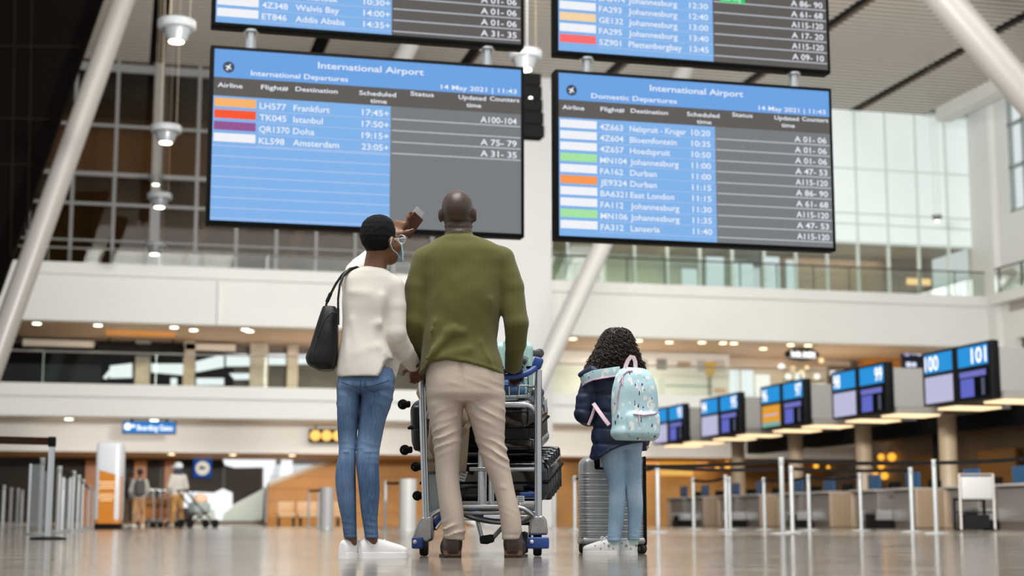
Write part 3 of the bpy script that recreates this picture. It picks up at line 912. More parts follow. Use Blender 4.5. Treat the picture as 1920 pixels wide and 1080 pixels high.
for px, py, w, lb in [(331, 66, 74, 'largest pendant lamp in view, hung high beside the ribbed ceiling slot'), (311, 258, 59, 'second pendant lamp down the row, beside the international board'),
                  (299, 381, 47, 'third pendant lamp down the row, beside the international board foot'), (290, 470, 41, 'lowest pendant lamp of the row, just over the upper gallery front'),
                  (984, 120, 66, 'pendant lamp partly hidden behind the international board edge')]:
    pendant(lb, JW(px, py, FPX * .6 / w))
pendant('smallest pendant lamp, hung between the second and third of the row', JW(292, 341, 49.5), .9)
pendant('small lamp hung before the frosted windows by the side wall', JW(1757, 411, 50), .55)
# speaker cluster below the pendant at the gap of the boards
t = thing('line_speaker', 'black curved loudspeaker column hung in the gap between boards', 'speaker', JW(994, 262, 25))
mb = MB()
for i in range(5):
    mb.rbox((0, .05 * i, .12 + .23 * i), (.42, .3, .21), .03)
mb.build('cabinet', mat('speaker_black', '#050505', 0.9, spec=.05), t)
MB().cyl((0, .2, 1.2), (0, .2, 7.5), .012, n=6).build('suspension_cable', M_steel, t)
MB().lathe([(.03, 0), (.03, .02)], (0, -.02, .68), 16, (0, -1, 0)).build('badge', M_whitepaint, t)
# ================================================================== DEPARTURE BOARDS
YP = 14.0
SB_BLUE = emission('screen_blue', '#86b8f0', 0.95)
SB_HEAD = emission('screen_header_blue', '#72a8ea', 0.95)
SB_LINE = emission('screen_blue_line', '#a9c4f4', 0.95)
SB_GREY = emission('screen_grey', '#84888a', 0.85)
SB_DARK = emission('screen_band_grey', '#656260', 0.95)
SB_GLINE = emission('screen_grey_line', '#c2c6d0', 0.9)
SB_TXT = emission('screen_text', '#eef2fb', 1.0)
SC_COL = {'o': emission('tile_orange', '#f9b56f', 1.0), 'r': emission('tile_red', '#fb5c38', 1.0), 'p': emission('tile_plum', '#975a95', 1.0),
          'w': emission('tile_white', '#f2f3f8', 1.0), 'g': emission('tile_green', '#a8e5a4', 1.0), 'O': emission('tile_deep_orange', '#fb9a54', 1.0),
          's': emission('tile_sand', '#f6d5a6', 1.0), 'k': emission('tile_coral', '#fb7070', 1.0)}
EX, EZ = Vector((1, 0, 0)), Vector((0, 0, 1))

def board(label, x0, x1, z0, z1, title, sub, rows, head=True, row_h=None, first=None, blue_rows=0, split=.565, textgap=None):
    Wd, Hd = x1 - x0, z1 - z0
    t = thing('departure_board', label, 'departure board', (x0, YP, z0), group='hanging departure boards')
    MB().rbox((Wd / 2, .075, Hd / 2), (Wd, .15, Hd), .012).build('casing', mat('board_casing', '#050506', 0.6, spec=.15), t, 30)
    b = .035
    w, h = Wd - 2 * b, Hd - 2 * b
    def rect(mb, u0, u1, v0, v1, y=-.004):
        mb.span((b + u0 * w, y, b + (1 - v1) * h), (b + u1 * w, y + .002, b + (1 - v0) * h))
    def at(u, v, y=-.010): return Vector((b + u * w, y, b + (1 - v) * h))
    mb = MB(); rect(mb, 0, 1, 0, 1); mb.build('screen', SB_GREY if head else SB_DARK, t, 0)
    top = 0.0
    lines = MB(); glines = MB()
    def T(*args):
        mb = MB(); text(mb, *args)
        if mb.v: mb.build('lettering', SB_TXT, t, 0)
    if head:
        mb = MB(); rect(mb, 0, 1, 0, .137 + .03, -.006); mb.build('header_band', SB_HEAD, t, 0)
        mb = MB(); rect(mb, 0, 1, .165, .275, -.006); mb.build('column_band', SB_DARK, t, 0)
        T(title, at(.5, .075), EX, EZ, .058, 'c', .345 * w)
        T(sub, at(.115, .145), EX, EZ, .046, 'l', .31 * w)
        T('14 May 2021 | 11:43', at(.985, .150), EX, EZ, .042, 'r', .255 * w)
        for s, u, v, al, wd in [('Airline', .012, .225, 'l', .078), ('Flight#', .148, .222, 'l', .086), ('Destination', .257, .220, 'l', .135),
                                ('Scheduled', .522, .218, 'c', .12), ('time', .525, .262, 'c', .054), ('Status', .668, .203, 'c', .077),
                                ('Updated', .835, .205, 'c', .092), ('time', .84, .250, 'c', .050), ('Counters', .944, .202, 'c', .100)]:
            T(s, at(u, v), EX, EZ, .040, al, wd * w)
        # round plane badge
        c = at(.045, .105, -.009)
        MB().lathe([(.052, 0), (.052, .002)], c, 28, (0, -1, 0)).build('plane_badge', mat('badge_ink', '#1e2a3f', 0.5), t)
        def pl(p): return c + Vector((.036 * (p[0] * .85 + p[1] * .5), -.005, .036 * (-p[0] * .5 + p[1] * .85)))
        mb = MB()
        for loop in ([(-.13, -.8), (.13, -.8), (.13, .8), (0, 1.0), (-.13, .8)], [(-1, -.25), (1, -.25), (.13, .35), (-.13, .35)], [(-.42, -.9), (.42, -.9), (.1, -.5), (-.1, -.5)]):
            mb.prism([pl(p) for p in loop], (0, .002, 0))
        mb.build('plane_pictogram', SB_TXT, t, 0)
        top = .275
    bl = MB(); rect(bl, 0, split, top, 1.0, -.0055); bl.build('blue_panel', SB_BLUE, t, 0)
    for i, r in enumerate(rows):
        v = first + row_h * i
        code, fl, dest, tm, cnt = r[:5]
        u0 = .004
        k = MB(); rect(k, u0, .134, v, v + row_h * .72, -.008); k.build('airline_tile', SC_COL[code], t, 0)
        base = v + row_h * .74
        slope = 0.0
        th = row_h * h * .52
        T(fl, at(.145, base), EX, EZ, th, 'l', None if len(fl) < 6 else .095 * w)
        T(dest, at(.252, base), EX, EZ, th, 'l', None if len(dest) < 15 else .206 * w)
        T(tm, at(.560 if '+' in tm else .547, base), EX, EZ, th, 'r', .088 * w if '+' in tm else .070 * w)
        T(cnt, at(.985, base), EX, EZ, th, 'r', (.122 if len(cnt) > 7 else .098) * w)
        rect(glines, split + .005, .998, v + row_h * .86, v + row_h * .86 + .0075, -.006)
        if len(r) > 5:
            k = MB(); p = at(.64, base - row_h * .1, -.008)
            k.rbox(p, (.26, .004, .06), .002); k.build('status_flag', emission('flag_green', '#2fd06a', 1.0), t, 0)
            T(r[5], at(.60, base + .0), EX, EZ, th * .9, 'l', .2)
    v = first + row_h * len(rows)
    for i in range(blue_rows):
        rect(lines, 0, split, v + .06 * i * 1.0, v + .06 * i + .009, -.0065)
    for i in range(len(rows)):
        rect(lines, .14, split, first + row_h * (i + 1) - .006, first + row_h * (i + 1) - .001, -.0065)
    if lines.v: lines.build('row_line', SB_LINE, t, 0)
    if glines.v: glines.build('status_line', SB_GLINE, t, 0)
    return t

rowsL = [('o', 'LH577', 'Frankfurt', '17:45+', 'A100-104'), ('r', 'TK045', 'Istanbul', '17:50+', ''), ('p', 'QR1370', 'Doha', '19:15+', 'A 75- 79'), ('w', 'KL598', 'Amsterdam', '23:05+', 'A 31- 35')]
board('large screen reading International Departures with four flight rows', .67, 3.585, 2.785, 4.425, 'International Airport', 'International Departures', rowsL, row_h=.0685, first=.288, blue_rows=8)
rowsR = [('w', '4Z663', 'Nelspruit - Kruger', '10:20', 'A 01- 06'), ('w', '4Z604', 'Bloemfontein', '10:35', 'A 01- 06'), ('w', '4Z657', 'Hoedspruit', '10:50', 'A 01- 06'),
         ('g', 'MN104', 'Johannesburg', '11:00', 'A 47- 53'), ('w', 'FA162', 'Durban', '11:00', 'A115-120'), ('O', 'JE9324', 'Durban', '11:15', 'A 86- 90'),
         ('w', 'BA6321', 'East London', '11:15', 'A 61- 68'), ('w', 'FA112', 'Johannesburg', '11:30', 'A115-120'), ('g', 'MN106', 'Johannesburg', '11:35', 'A 47- 53'), ('w', 'FA312', 'Lanseria', '11:40', 'A115-120')]
board('large screen reading Domestic Departures with ten flight rows', 3.885, 6.73, 2.785, 4.425, 'International Airport', 'Domestic Departures', rowsR, row_h=.0685, first=.288)
# upper pair: only their lower ends show
rh = .0685
up = [('w', '4Z348', 'Walvis Bay', '14:00+', 'A 01- 06'), ('w', 'ET846', 'Addis Ababa', '14:35+', 'A 31- 35')]
rowsUL = [('w', 'SA058', 'Harare', '10:20+', 'A 01- 06'), ('w', 'SA056', 'Windhoek', '10:30+', 'A 01- 06')] + up
board('upper screen cut by the photo top, ending with the Addis Ababa flight', .67, 3.585, 4.605, 6.245, '', '', rowsUL, head=False, row_h=rh, first=.914 - rh * 3)
rowsUR = [('w', 'FA291', 'Johannesburg', '12:20', 'A 86- 90', 'Boarding'), ('w', 'BA6414', 'Johannesburg', '12:30', 'A 61- 68'), ('w', 'FA293', 'Johannesburg', '12:40', 'A115-120'), ('s', 'GE132', 'Johannesburg', '13:00', 'A 17- 20'),
          ('w', 'FA295', 'Johannesburg', '13:40', 'A115-120'), ('k', '5Z901', 'Plettenbergbay', '13:45', 'A 09- 10')]
board('upper screen cut by the photo top, ending with the Plettenbergbay flight', 3.885, 6.73, 4.575, 6.245, '', '', rowsUR, head=False, row_h=rh, first=.898 - rh * 5)
# short steel posts joining upper and lower boards, and hanger posts above
for x, lb in ((1.03, 'short steel post joining the international boards, near their dark outer end'), (3.24, 'short steel post joining the international boards, at the gap end'),
          (4.22, 'short steel post joining the domestic boards, at the gap end'), (6.36, 'short steel post joining the domestic boards, at the ceiling strut end')):
    z1 = 4.605 if x < 3.8 else 4.575
    t = thing('board_post', lb, 'post', (x, YP + .075, 4.42), group='posts between the boards')
    MB().lathe([(.045, 0), (.045, z1 - 4.42)], n=20).build('tube', M_steel, t)
    MB().lathe([(.075, z1 - 4.42 - .02), (.075, z1 - 4.42)], n=20).build('flange', M_steel, t)
for x in (1.03, 3.24, 4.22, 6.36):
    t = MB().cyl((0, 0, 0), (0, 0, 9.2), .05); o = t.build('hanging_pole', M_steel); o.location = (x, YP + .075, 6.24)
    tag(o, 'steel hanging pole over the upper boards', 'pole', 'hanging poles')
# ================================================================== CHECK-IN HALL
M_bulk = mat('bulkhead_grey', '#7b7a77', 0.5)
M_deskgrey = mat('desk_grey', '#5f5a56', 0.45)
M_deskwhite = mat('desk_ledge', '#8d8882', 0.4)
M_kick = mat('kick_plate', '#4d443c', 0.5)
M_deskblue = mat('desk_blue', '#123e60', 0.5)
M_numblue = emission('number_blue', '#2f96de', 1.0)
M_numcyan = emission('number_cyan', '#57b2e6', 1.0)
M_num = emission('number_white', '#fff8ee', 1.5)
M_lilac = emission('screen_lilac', '#c3c1e0', .95)
M_violet = emission('screen_violet', '#6a72cf', .9)
M_violet2 = emission('screen_violet_dim', '#7d7fd0', .85)
M_scrdark = emission('screen_dark', '#14171f', .6)
M_amberscreen = emission('screen_amber', '#e8a33c', .95)
M_lightpanel = emission('lit_ceiling_tile', '#ffdfae', 1.6)
M_beigecol = mat('beige_column', '#ab987f', 0.45)
XU = 16.7
SPELL = {'101': 'one hundred and one', '99': 'ninety nine', '97': 'ninety seven', '95': 'ninety five', '93': 'ninety three', '100': 'one hundred', '98': 'ninety eight', '96': 'ninety six', '94': 'ninety four', '92': 'ninety two'}
units = [(27.95, 30.75, '100', '101', 'desk one hundred'), (32.4, 35.25, '98', '99', 'desks 98 and 99'), (36.8, 39.65, '96', '97', 'desks 96 and 97'),
         (41.15, 44.2, '94', '95', 'desks 94 and 95'), (45.6, 48.5, '92', '93', 'desks 92 and 93')]
ZU0, ZU1 = 2.6, 3.74
for i, (y0, y1, na, nb, _) in enumerate(units):
    # grey bulkhead that carries the screens
    o = panel('bulkhead', 'grey bulkhead behind the screen numbered %s' % SPELL[nb], 'bulkhead', (XU + .2, y0 + .02, 2.72), (XU + 3.1, y1 + .1, 3.6), M_bulk, group='grey bulkheads over the desks')
    # canopy with warm lit tiles underneath
    t = thing('lit_canopy', 'pair of warm lit canopy tiles under the screen numbered %s' % SPELL[nb], 'ceiling light', (XU + .80, (y0 + y1) / 2, 2.55), group='lit canopies over the desks')
    for (dx, dy, w, d) in ((.0, -.98, 1.05, .8), (.05, .98, 1.05, .8)):
        MB().span((dx - w / 2 - .05, dy - d / 2 - .05, .02), (dx + w / 2 + .05, dy + d / 2 + .05, .16)).build('tile_frame', mat('canopy_frame', '#77736d', 0.5), t, 0)
        MB().span((dx - w / 2, dy - d / 2, -.02), (dx + w / 2, dy + d / 2, .03)).build('lit_tile', M_lightpanel, t, 0)
    # screens, facing -X
    u = thing('desk_display', 'four screen desk display with number %s' % SPELL[nb], 'display', (XU, (y0 + y1) / 2, ZU0), group='numbered desk displays')
    Lh = (y1 - y0) / 2
    MB().rbox((.09, 0, (ZU1 - ZU0) / 2), (.18, y1 - y0, ZU1 - ZU0), .02).build('casing', mat('board_casing'), u)
    for s, num in ((1, na), (-1, nb)):      # far half carries the lower number
        yc = s * Lh * .5
        hw = Lh * .5 - .13
        def pan(name, z0, z1, m, a=0.0, b=1.0, x=-.012):
            # a..b along the picture left-to-right = from +y to -y
            ya = yc + hw - 2 * hw * a; yb = yc + hw - 2 * hw * b
            return MB().span((x, min(ya, yb), z0), (x + .014, max(ya, yb), z1)).build(name, m, u, 0)
        pan('number_screen', .68, 1.08, M_numblue)
        mb = MB()
        if s > 0: text(mb, num, (-.02, yc + hw * .95, .73), (0, -1, 0), (0, 0, 1), .30, 'l', hw * (1.0 if len(num) > 2 else .62))
        else: text(mb, num, (-.02, yc - hw * .95, .73), (0, -1, 0), (0, 0, 1), .30, 'r', hw * (1.0 if len(num) > 2 else .62))
        mb.build('number', M_num, u, 0)
        if s > 0:
            if i == 2:
                pan('info_screen', .04, .60, M_amberscreen)
                pan('screen_stripe', .33, .37, M_lilac, .1, .9, -.016); pan('screen_foot', .04, .16, emission('screen_teal', '#8fc2b4', .8), 0, 1, -.016)
            else: pan('info_screen', .04, .60, M_lilac)
        else:
            pan('flight_screen', .04, .60, M_scrdark)
            pan('flight_header', .46, .58, M_violet2, .04, .93, -.016)
            pan('flight_rows', .06, .43, M_violet, .06, .52, -.016)
            mb = MB()
            for k in range(8): mb.span((-.018, yc - hw * .75, .08 + .043 * k), (-.012, yc - hw * .55, .10 + .043 * k))
            mb.build('counter_figures', emission('dim_figures', '#8d93ac', .7), u, 0)
    # beige column below the bulkhead
    panel_y = y1 + .3
    o = MB().lathe([(.24, 0), (.21, .15), (.21, 2.6), (.25, 2.70)], n=28).build('column', M_beigecol)
    o.location = (XU + 2.42, y0 + 1.7, 0); tag(o, 'beige round column beneath the bulkhead of screen %s' % SPELL[nb], 'column', 'beige desk columns', 'thing')
    # desks: two per display
    for s in (1, -1):
        yc = (y0 + y1) / 2 + s * .95
        d = thing('check_in_desk', 'grey check-in desk with blue screen panel below number %s' % SPELL[na if s > 0 else nb], 'desk', (XU + .55, yc, 0), group='check-in desks')
        MB().rbox((.45, 0, .50), (.8, 1.15, .72), .03).build('cabinet', M_deskgrey, d)
        MB().span((.08, -.55, .0), (.85, .55, .14)).build('kick_plate', M_kick, d, 0)
        MB().rbox((.42, 0, .885), (1.02, 1.3, .05), .015).build('ledge', M_deskwhite, d)
        MB().rbox((.30, 0.05, 1.09), (.05, .62, .36), .012).build('screen_panel', M_deskblue, d)
        MB().span((.33, 0.0, .9), (.38, .1, 1.0)).build('screen_foot', M_black, d, 0)
        MB().rbox((.40, s * .66, .44), (.9, .10, .86), .04).build('side_panel', mat('desk_beige', '#7d6c58', 0.45), d)
        MB().rbox((.62, -.35, 1.0), (.25, .2, .18), .03).build('printer', M_blackmatt, d)
    b = thing('baggage_scale', 'dark baggage belt between the desks below number %s' % SPELL[nb], 'conveyor', (XU + .9, (y0 + y1) / 2, 0), group='baggage belts')
    MB().rbox((.2, 0, .16), (1.75, .6, .32), .02).build('bed', M_blackmatt, b)
    MB().span((-.68, -.28, .32), (1.07, .28, .335)).build('belt', M_black, b, 0)
    for s in (-1, 1): MB().span((-.7, s * .33 - .03, .2), (1.08, s * .33 + .03, .42)).build('guard', M_steel, b, 0)
# wall and gear behind the desks
struct(MB().span((27.0, 22, 0), (27.3, 57.4, 3.2)), 'wall_check_in', mat('check_in_wall', '#7a6c5e', 0.5, noise=(.8, .2)), smooth=0)
struct(MB().span((22.0, 22, 2.95), (27.0, 51.8, 3.1)), 'check_in_soffit', mat('brown_soffit', '#7b6753', 0.6), smooth=0)
for i, y in enumerate((25.5, 30.2, 34.7, 39.1, 43.6)):
    if i < 4: panel('timber_panel', 'amber timber panel on the wall behind the desks, number %s from the open end' % ['one', 'two', 'three', 'four', 'five'][i], 'wall panel', (26.78, y + 9, .6), (26.96, y + 11.2, 2.4), M_wood, group='amber timber panels')
    panel('lit_tile', 'warm lit tile in the low soffit behind the desks, number %s from the open end' % ['one', 'two', 'three', 'four', 'five'][i], 'ceiling light', (23.0, y + 3.3, 2.87), (24.6, y + 4.5, 2.94), M_lightpanel, group='soffit tiles behind the desks')
    panel('back_counter', 'pale back counter under the amber timber panel number %s' % ['one', 'two', 'three', 'four', 'five'][i], 'counter', (23.6, y + 1.5, 0), (24.3, y + 4.2, 1.05), mat('back_counter_grey', '#a39c92', 0.5), group='back counters')
for y in (30, 38, 46): lamp('check_in_lamp', 'AREA', (23.2, y, 2.85), 70, (1, .80, .55), 3.5, 1)
for i, y in enumerate((27.6, 32.1, 36.5, 40.9, 45.3)):
    panel('equipment_beam', 'dark equipment beam behind the bulkhead of screen %s' % SPELL[units[i][3]], 'beam', (XU + 3.3, y, 2.35), (XU + 3.8, y + 3.4, 2.9), M_blackmatt, group='dark equipment beams')
    panel('beam_support', 'slim dark post carrying the equipment beam of screen %s' % SPELL[units[i][3]], 'post', (XU + 3.5, y + .2, 0), (XU + 3.6, y + .3, 2.35), M_blackmatt, group='equipment beam posts')
# glowing amber beads of a shop light wall behind the barriers
t = thing('bead_light_wall', 'row of glowing amber globes on the back wall beyond the barriers', 'wall light', (18.6, 57.2, 0))
for px, py, r in [(1345, 859, .09), (1364, 858, .13), (1345, 875, .09), (1364, 873, .13), (1527, 858, .1), (1530, 874, .1), (1553, 876, .07), (1652, 857, .12), (1672, 857, .15), (1652, 873, .12), (1641, 892, .14), (1658, 892, .14)]:
    p = (onY(px, py, 57.2) if px < 1560 else onX(px, py, 26.86)) - Vector(t.location)
    MB().ball(p, r, 12).build('globe', emission('amber_globe', '#ffb13a', 1.5), t)
t = thing('amber_shop_sign', 'broad glowing orange shop sign beyond the barrier belts', 'sign', (17.1, 57.1, 0))
for (a, b_, m) in [((1238, 850), (1306, 862), 'e8981f'), ((1238, 866), (1306, 876), 'f0a83c'), ((1238, 881), (1300, 892), 'f3bd62')]:
    p, q = onY(*a, 57.1) - Vector(t.location), onY(*b_, 57.1) - Vector(t.location)
    MB().span((p.x, 0, q.z), (q.x, .1, p.z)).build('strip', emission('amber_' + m, '#' + m, .95), t, 0)
# baggage sizer stand by the last desks
p = JW(1835, 990, 25.5)
t = thing('baggage_sizer', 'dark baggage sizer stand with white panel near the frame edge', 'stand', (p.x, p.y, 0), -YAW)
MB().rbox((0, 0, .70), (.50, .05, .36), .015).build('panel', mat('sizer_panel', '#858483', 0.5), t)
MB().tube([(-.27, .02, .04), (-.27, .02, .92), (.27, .02, .92), (.27, .02, .04)], .02, 8).build('hoop', M_deskwhite, t)
mb = MB()
for s in (-1, 1): mb.span((s * .24 - .02, 0, .02), (s * .24 + .02, .5, .06)).span((s * .24 - .02, .46, .02), (s * .24 + .02, .5, .55))
mb.span((-.24, .02, .3), (.24, .5, .33)).span((-.24, .46, .5), (.24, .5, .55)).span((-.2, .05, .06), (.2, .45, .28))
mb.build('basket', M_blackmatt, t, 0)

# ================================================================== QUEUE BARRIERS
def stanchion(label, loc, group, belt_head=M_black, h=1.0, body=M_steel, base_m=None):
    t = thing('queue_post', label, 'queue post', loc, group=group)
    MB().lathe([(.17, 0), (.175, .012), (.16, .022), (.05, .03)], n=28).build('base', base_m or body, t)
    MB().lathe([(.032, .025), (.032, h - .10)], n=18).build('pole', body, t)
    MB().lathe([(.032, h - .10), (.038, h - .09), (.038, h - .005), (.034, h)], n=18).build('belt_head', belt_head, t)
    return t
M_alu = mat('satin_aluminium', '#c6c9ca', 0.32, 1.0)
M_alupaint = mat('silver_paint', '#8f9292', 0.4, 0.5)
base0 = stanchion('x', (0, 0, 0), 'belt queue posts by the check-in desks', M_alupaint, 1.0, M_alupaint)
right = [(1078, 895, 995), (1234, 870, 997), (1301, 893, 990), (1362, 890, 993), (1369, 893, 992), (1434, 893, 990), (1468, 857, 1000), (1486, 872, 996), (1518, 888, 992), (1615, 883, 990), (1711, 870, 990), (1756, 857, 995)]
names = ['slim silver queue post just beside the black case and grey suitcase', 'silver queue post just beyond the silver suitcase and backpack girl', 'first short silver queue post beyond the suitcase, under the amber sign', 'silver queue post in line with the amber globes',
         'silver queue post half hidden behind the post before the amber globes', 'short silver queue post between the amber globes and the tall pair', 'tallest silver queue post of the middle pair', 'lower silver queue post just beside the tallest middle post',
         'short silver queue post right after the middle pair', 'silver queue post before the blue desk panel of number 98', 'silver queue post just before the tall outer post', 'tall silver outer queue post near the white sizer panel']
RP = []
for i, (px, yt, yb) in enumerate(right):
    D = FPX * 1.0 / (yb - yt)
    p = JW(px, yb, D); p.z = 0
    o = base0 if i == 0 else dup(base0, p)
    o.location = p; o['label'] = names[i]
    RP.append(p)
def belt(a, b_, label, z=.955, sag=.035, m=None, h=.05, group='barrier belts'):
    a = Vector((a[0], a[1], z)); b_ = Vector((b_[0], b_[1], z))
    d = (b_ - a).normalized(); nrm = Vector((-d.y, d.x, 0)) * .002
    mb = MB(); n = 16; vs = []; fs = []
    for i in range(n + 1):
        s = i / n; p = a.lerp(b_, s) - Vector((0, 0, 4 * sag * s * (1 - s)))
        for (zz, k) in ((-h / 2, -1), (h / 2, -1), (h / 2, 1), (-h / 2, 1)): vs.append(p + nrm * k + Vector((0, 0, zz)))
    for i in range(n):
        for k in range(4): fs.append((4 * i + k, 4 * i + (k + 1) % 4, 4 * i + 4 + (k + 1) % 4, 4 * i + 4 + k))
    mid = (a + b_) / 2; mid.z = 0
    o = MB().add(vs, fs).build('barrier_belt', m or mat('black_webbing', '#0a0909', 0.9, spec=.1), None, 0, off=mid)
    o.location = mid
    return tag(o, label, 'belt', group)
def offpt(px, py, D):
    p = JW(px, py, D); return p
belt(RP[6], offpt(1150, 863, 22.5), 'black upper belt running from the tall middle post behind the girl')
belt(RP[6], RP[11], 'black upper belt between the tall middle post and the tall outer post', sag=.02)
belt(RP[11], offpt(1990, 858, 19), 'black upper belt leaving the tall outer post out of the photo', sag=.02)
belt(RP[1], RP[7], 'black second belt under the upper one, from the post beyond the girl', sag=.03)
belt(RP[7], RP[10], 'black second belt between the lower middle post and the amber side', sag=.02)
belt(RP[2], RP[3], 'short black belt sagging between two far posts before the amber globes', sag=.05)
belt(RP[8], RP[9], 'short black belt between two far posts under desk panel 98', sag=.05)
belt(RP[0], RP[1], 'black belt passing behind the silver suitcase and girl', sag=.04)
belt(RP[5], RP[8], 'short black belt behind the middle pair of posts', sag=.04)

# left group of posts
front = stanchion('tall polished queue post with black disc base, nearest on this side of the hall', JW(90, 1013, 15.6), 'queue posts by the orange totem', M_black, 1.0, M_steel, M_black)
front.location.z = 0
belt(front.location, offpt(-60, 832, 15.2), 'wide brown belt from the nearest polished post out of the photo', z=.955, sag=.0, m=mat('brown_webbing', '#2e1e16', 0.9, spec=.1), h=.075)
left = [(74, 862, 1004), (107, 880, 1003), (113, 905, 1003), (134, 888, 1000), (144, 897, 1000), (152, 905, 998), (164, 918, 997), (173, 920, 995), (4, 920, 1000), (18, 925, 999), (31, 925, 998), (39, 928, 997)]
ln = ['slim silver post just outside the nearest polished post', 'silver post with black head just inside the nearest polished post', 'short silver post beside the black headed silver post', 'silver post halfway between polished post and totem',
      'second silver post from halfway toward the totem', 'third silver post from halfway toward the totem', 'last but one silver post before the totem', 'last silver post touching the totem outline',
      'far silver post at the very frame edge', 'far silver post second from the frame edge', 'far silver post third from the frame edge', 'far silver post fourth from the frame edge']
LP = []
for i, (px, yt, yb) in enumerate(left):
    D = FPX * 1.0 / (yb - yt)
    p = JW(px, yb, D); p.z = 0
    o = dup(base0, p, label=ln[i], group='queue posts by the orange totem'); LP.append(p)
belt(LP[8], JW(-120, 1000, 36), 'black far belt at the frame edge', sag=.02)
belt(LP[0], JW(-80, 1003, 20), 'dark belt from the slim silver post out of the photo', sag=.02, h=.06)
belt(LP[1], LP[3], 'black belt between two silver posts before the totem', sag=.03)
belt(LP[4], LP[6], 'black belt running up to the orange totem', sag=.03)
# clear acrylic queue panels
for px, w, yt, yb, lb in [(62, 20, 880, 1008, 'clear acrylic queue panel beside the nearest polished post'), (82, 14, 893, 1005, 'clear acrylic queue panel behind the nearest polished post'), (122, 12, 905, 1000, 'clear acrylic queue panel among the silver posts')]:
    D = FPX * .95 / (yb - yt)
    p = JW(px, yb, D); p.z = 0
    t = thing('acrylic_panel', lb, 'panel', p, -YAW, group='acrylic queue panels')
    ww_ = w / FPX * D
    MB().span((-ww_ / 2, -.006, .06), (ww_ / 2, .006, .95)).build('sheet', glass('acrylic', '#d5d8d4', .16), t, 0)
    for s in (-1, 1): MB().cyl((s * ww_ / 2, 0, 0), (s * ww_ / 2, 0, .97), .018).build('post', M_alu, t)
BP = {}
for px, yt, yb, lb in [(578, 930, 1000, 'slim silver post by the benches, outer one'), (596, 930, 1000, 'slim silver post by the benches, inner one'), (612, 926, 1002, 'thick white post before the benches, next to the woman'),
                       (655, 932, 1000, 'white post seen between the legs of the woman'), (722, 905, 995, 'silver post just past the legs of the woman'), (764, 905, 1000, 'wide pale post between the woman and the trolley'), (1040, 905, 992, 'silver post beside the lower black suitcase')]:
    D = FPX * .95 / (yb - yt)
    p = JW(px, yb, D); p.z = 0
    t = thing('barrier_post', lb, 'queue post', p, group='posts by the benches'); BP[px] = p
    r = .03 if 'slim' in lb or 'silver' in lb else (.16 if 'wide' in lb or 'thick' in lb else .08)
    MB().lathe([(r, .02), (r, .95)], n=20).build('pole', M_alupaint if r < .05 else mat('pale_post', '#868684', 0.45), t)
    MB().lathe([(r + .08, 0), (r + .08, .02)], n=20).build('base', M_alupaint, t)
belt(BP[722], BP[764], 'black belt between the posts behind the woman', z=.92, sag=.03)
belt(BP[578], BP[612], 'black belt between the posts before the benches', z=.92, sag=.02)

# totem
p = JW(203, 992, 34); p.z = 0
t = thing('totem', 'white and orange information totem with slanted colour edge', 'totem', p, -YAW)
MB().rbox((0, 0, .99), (.55, .5, 1.74), .12).build('body', mat('totem_white', '#aeb1b5', 0.35), t)
mb = MB()
pr = [(-.285, -.06), (-.285, -.16), (-.16, -.257), (.16, -.257), (.285, -.16), (.285, -.06)]
vs = []
for (x, y) in pr: vs += [(x, y, .12), (x, y, 1.28 - (x + .28) * .28)]
mb.add(vs, [(2 * i, 2 * i + 2, 2 * i + 3, 2 * i + 1) for i in range(len(pr) - 1)])
mb.build('orange_wrap', mat('totem_orange', '#a86612', 0.35), t, 0)
mb = MB()
for z, w in ((.98, .34), (.92, .30), (.86, .34), (.72, .3), (.66, .34), (.6, .26)): mb.span((-w / 2, -.262, z), (w / 2, -.258, z + .022))
mb.build('printed_line', mat('print_cream', '#e2c79c', 0.5), t, 0)
MB().rbox((0, 0, .06), (.5, .44, .12), .02).build('foot', M_blackmatt, t)

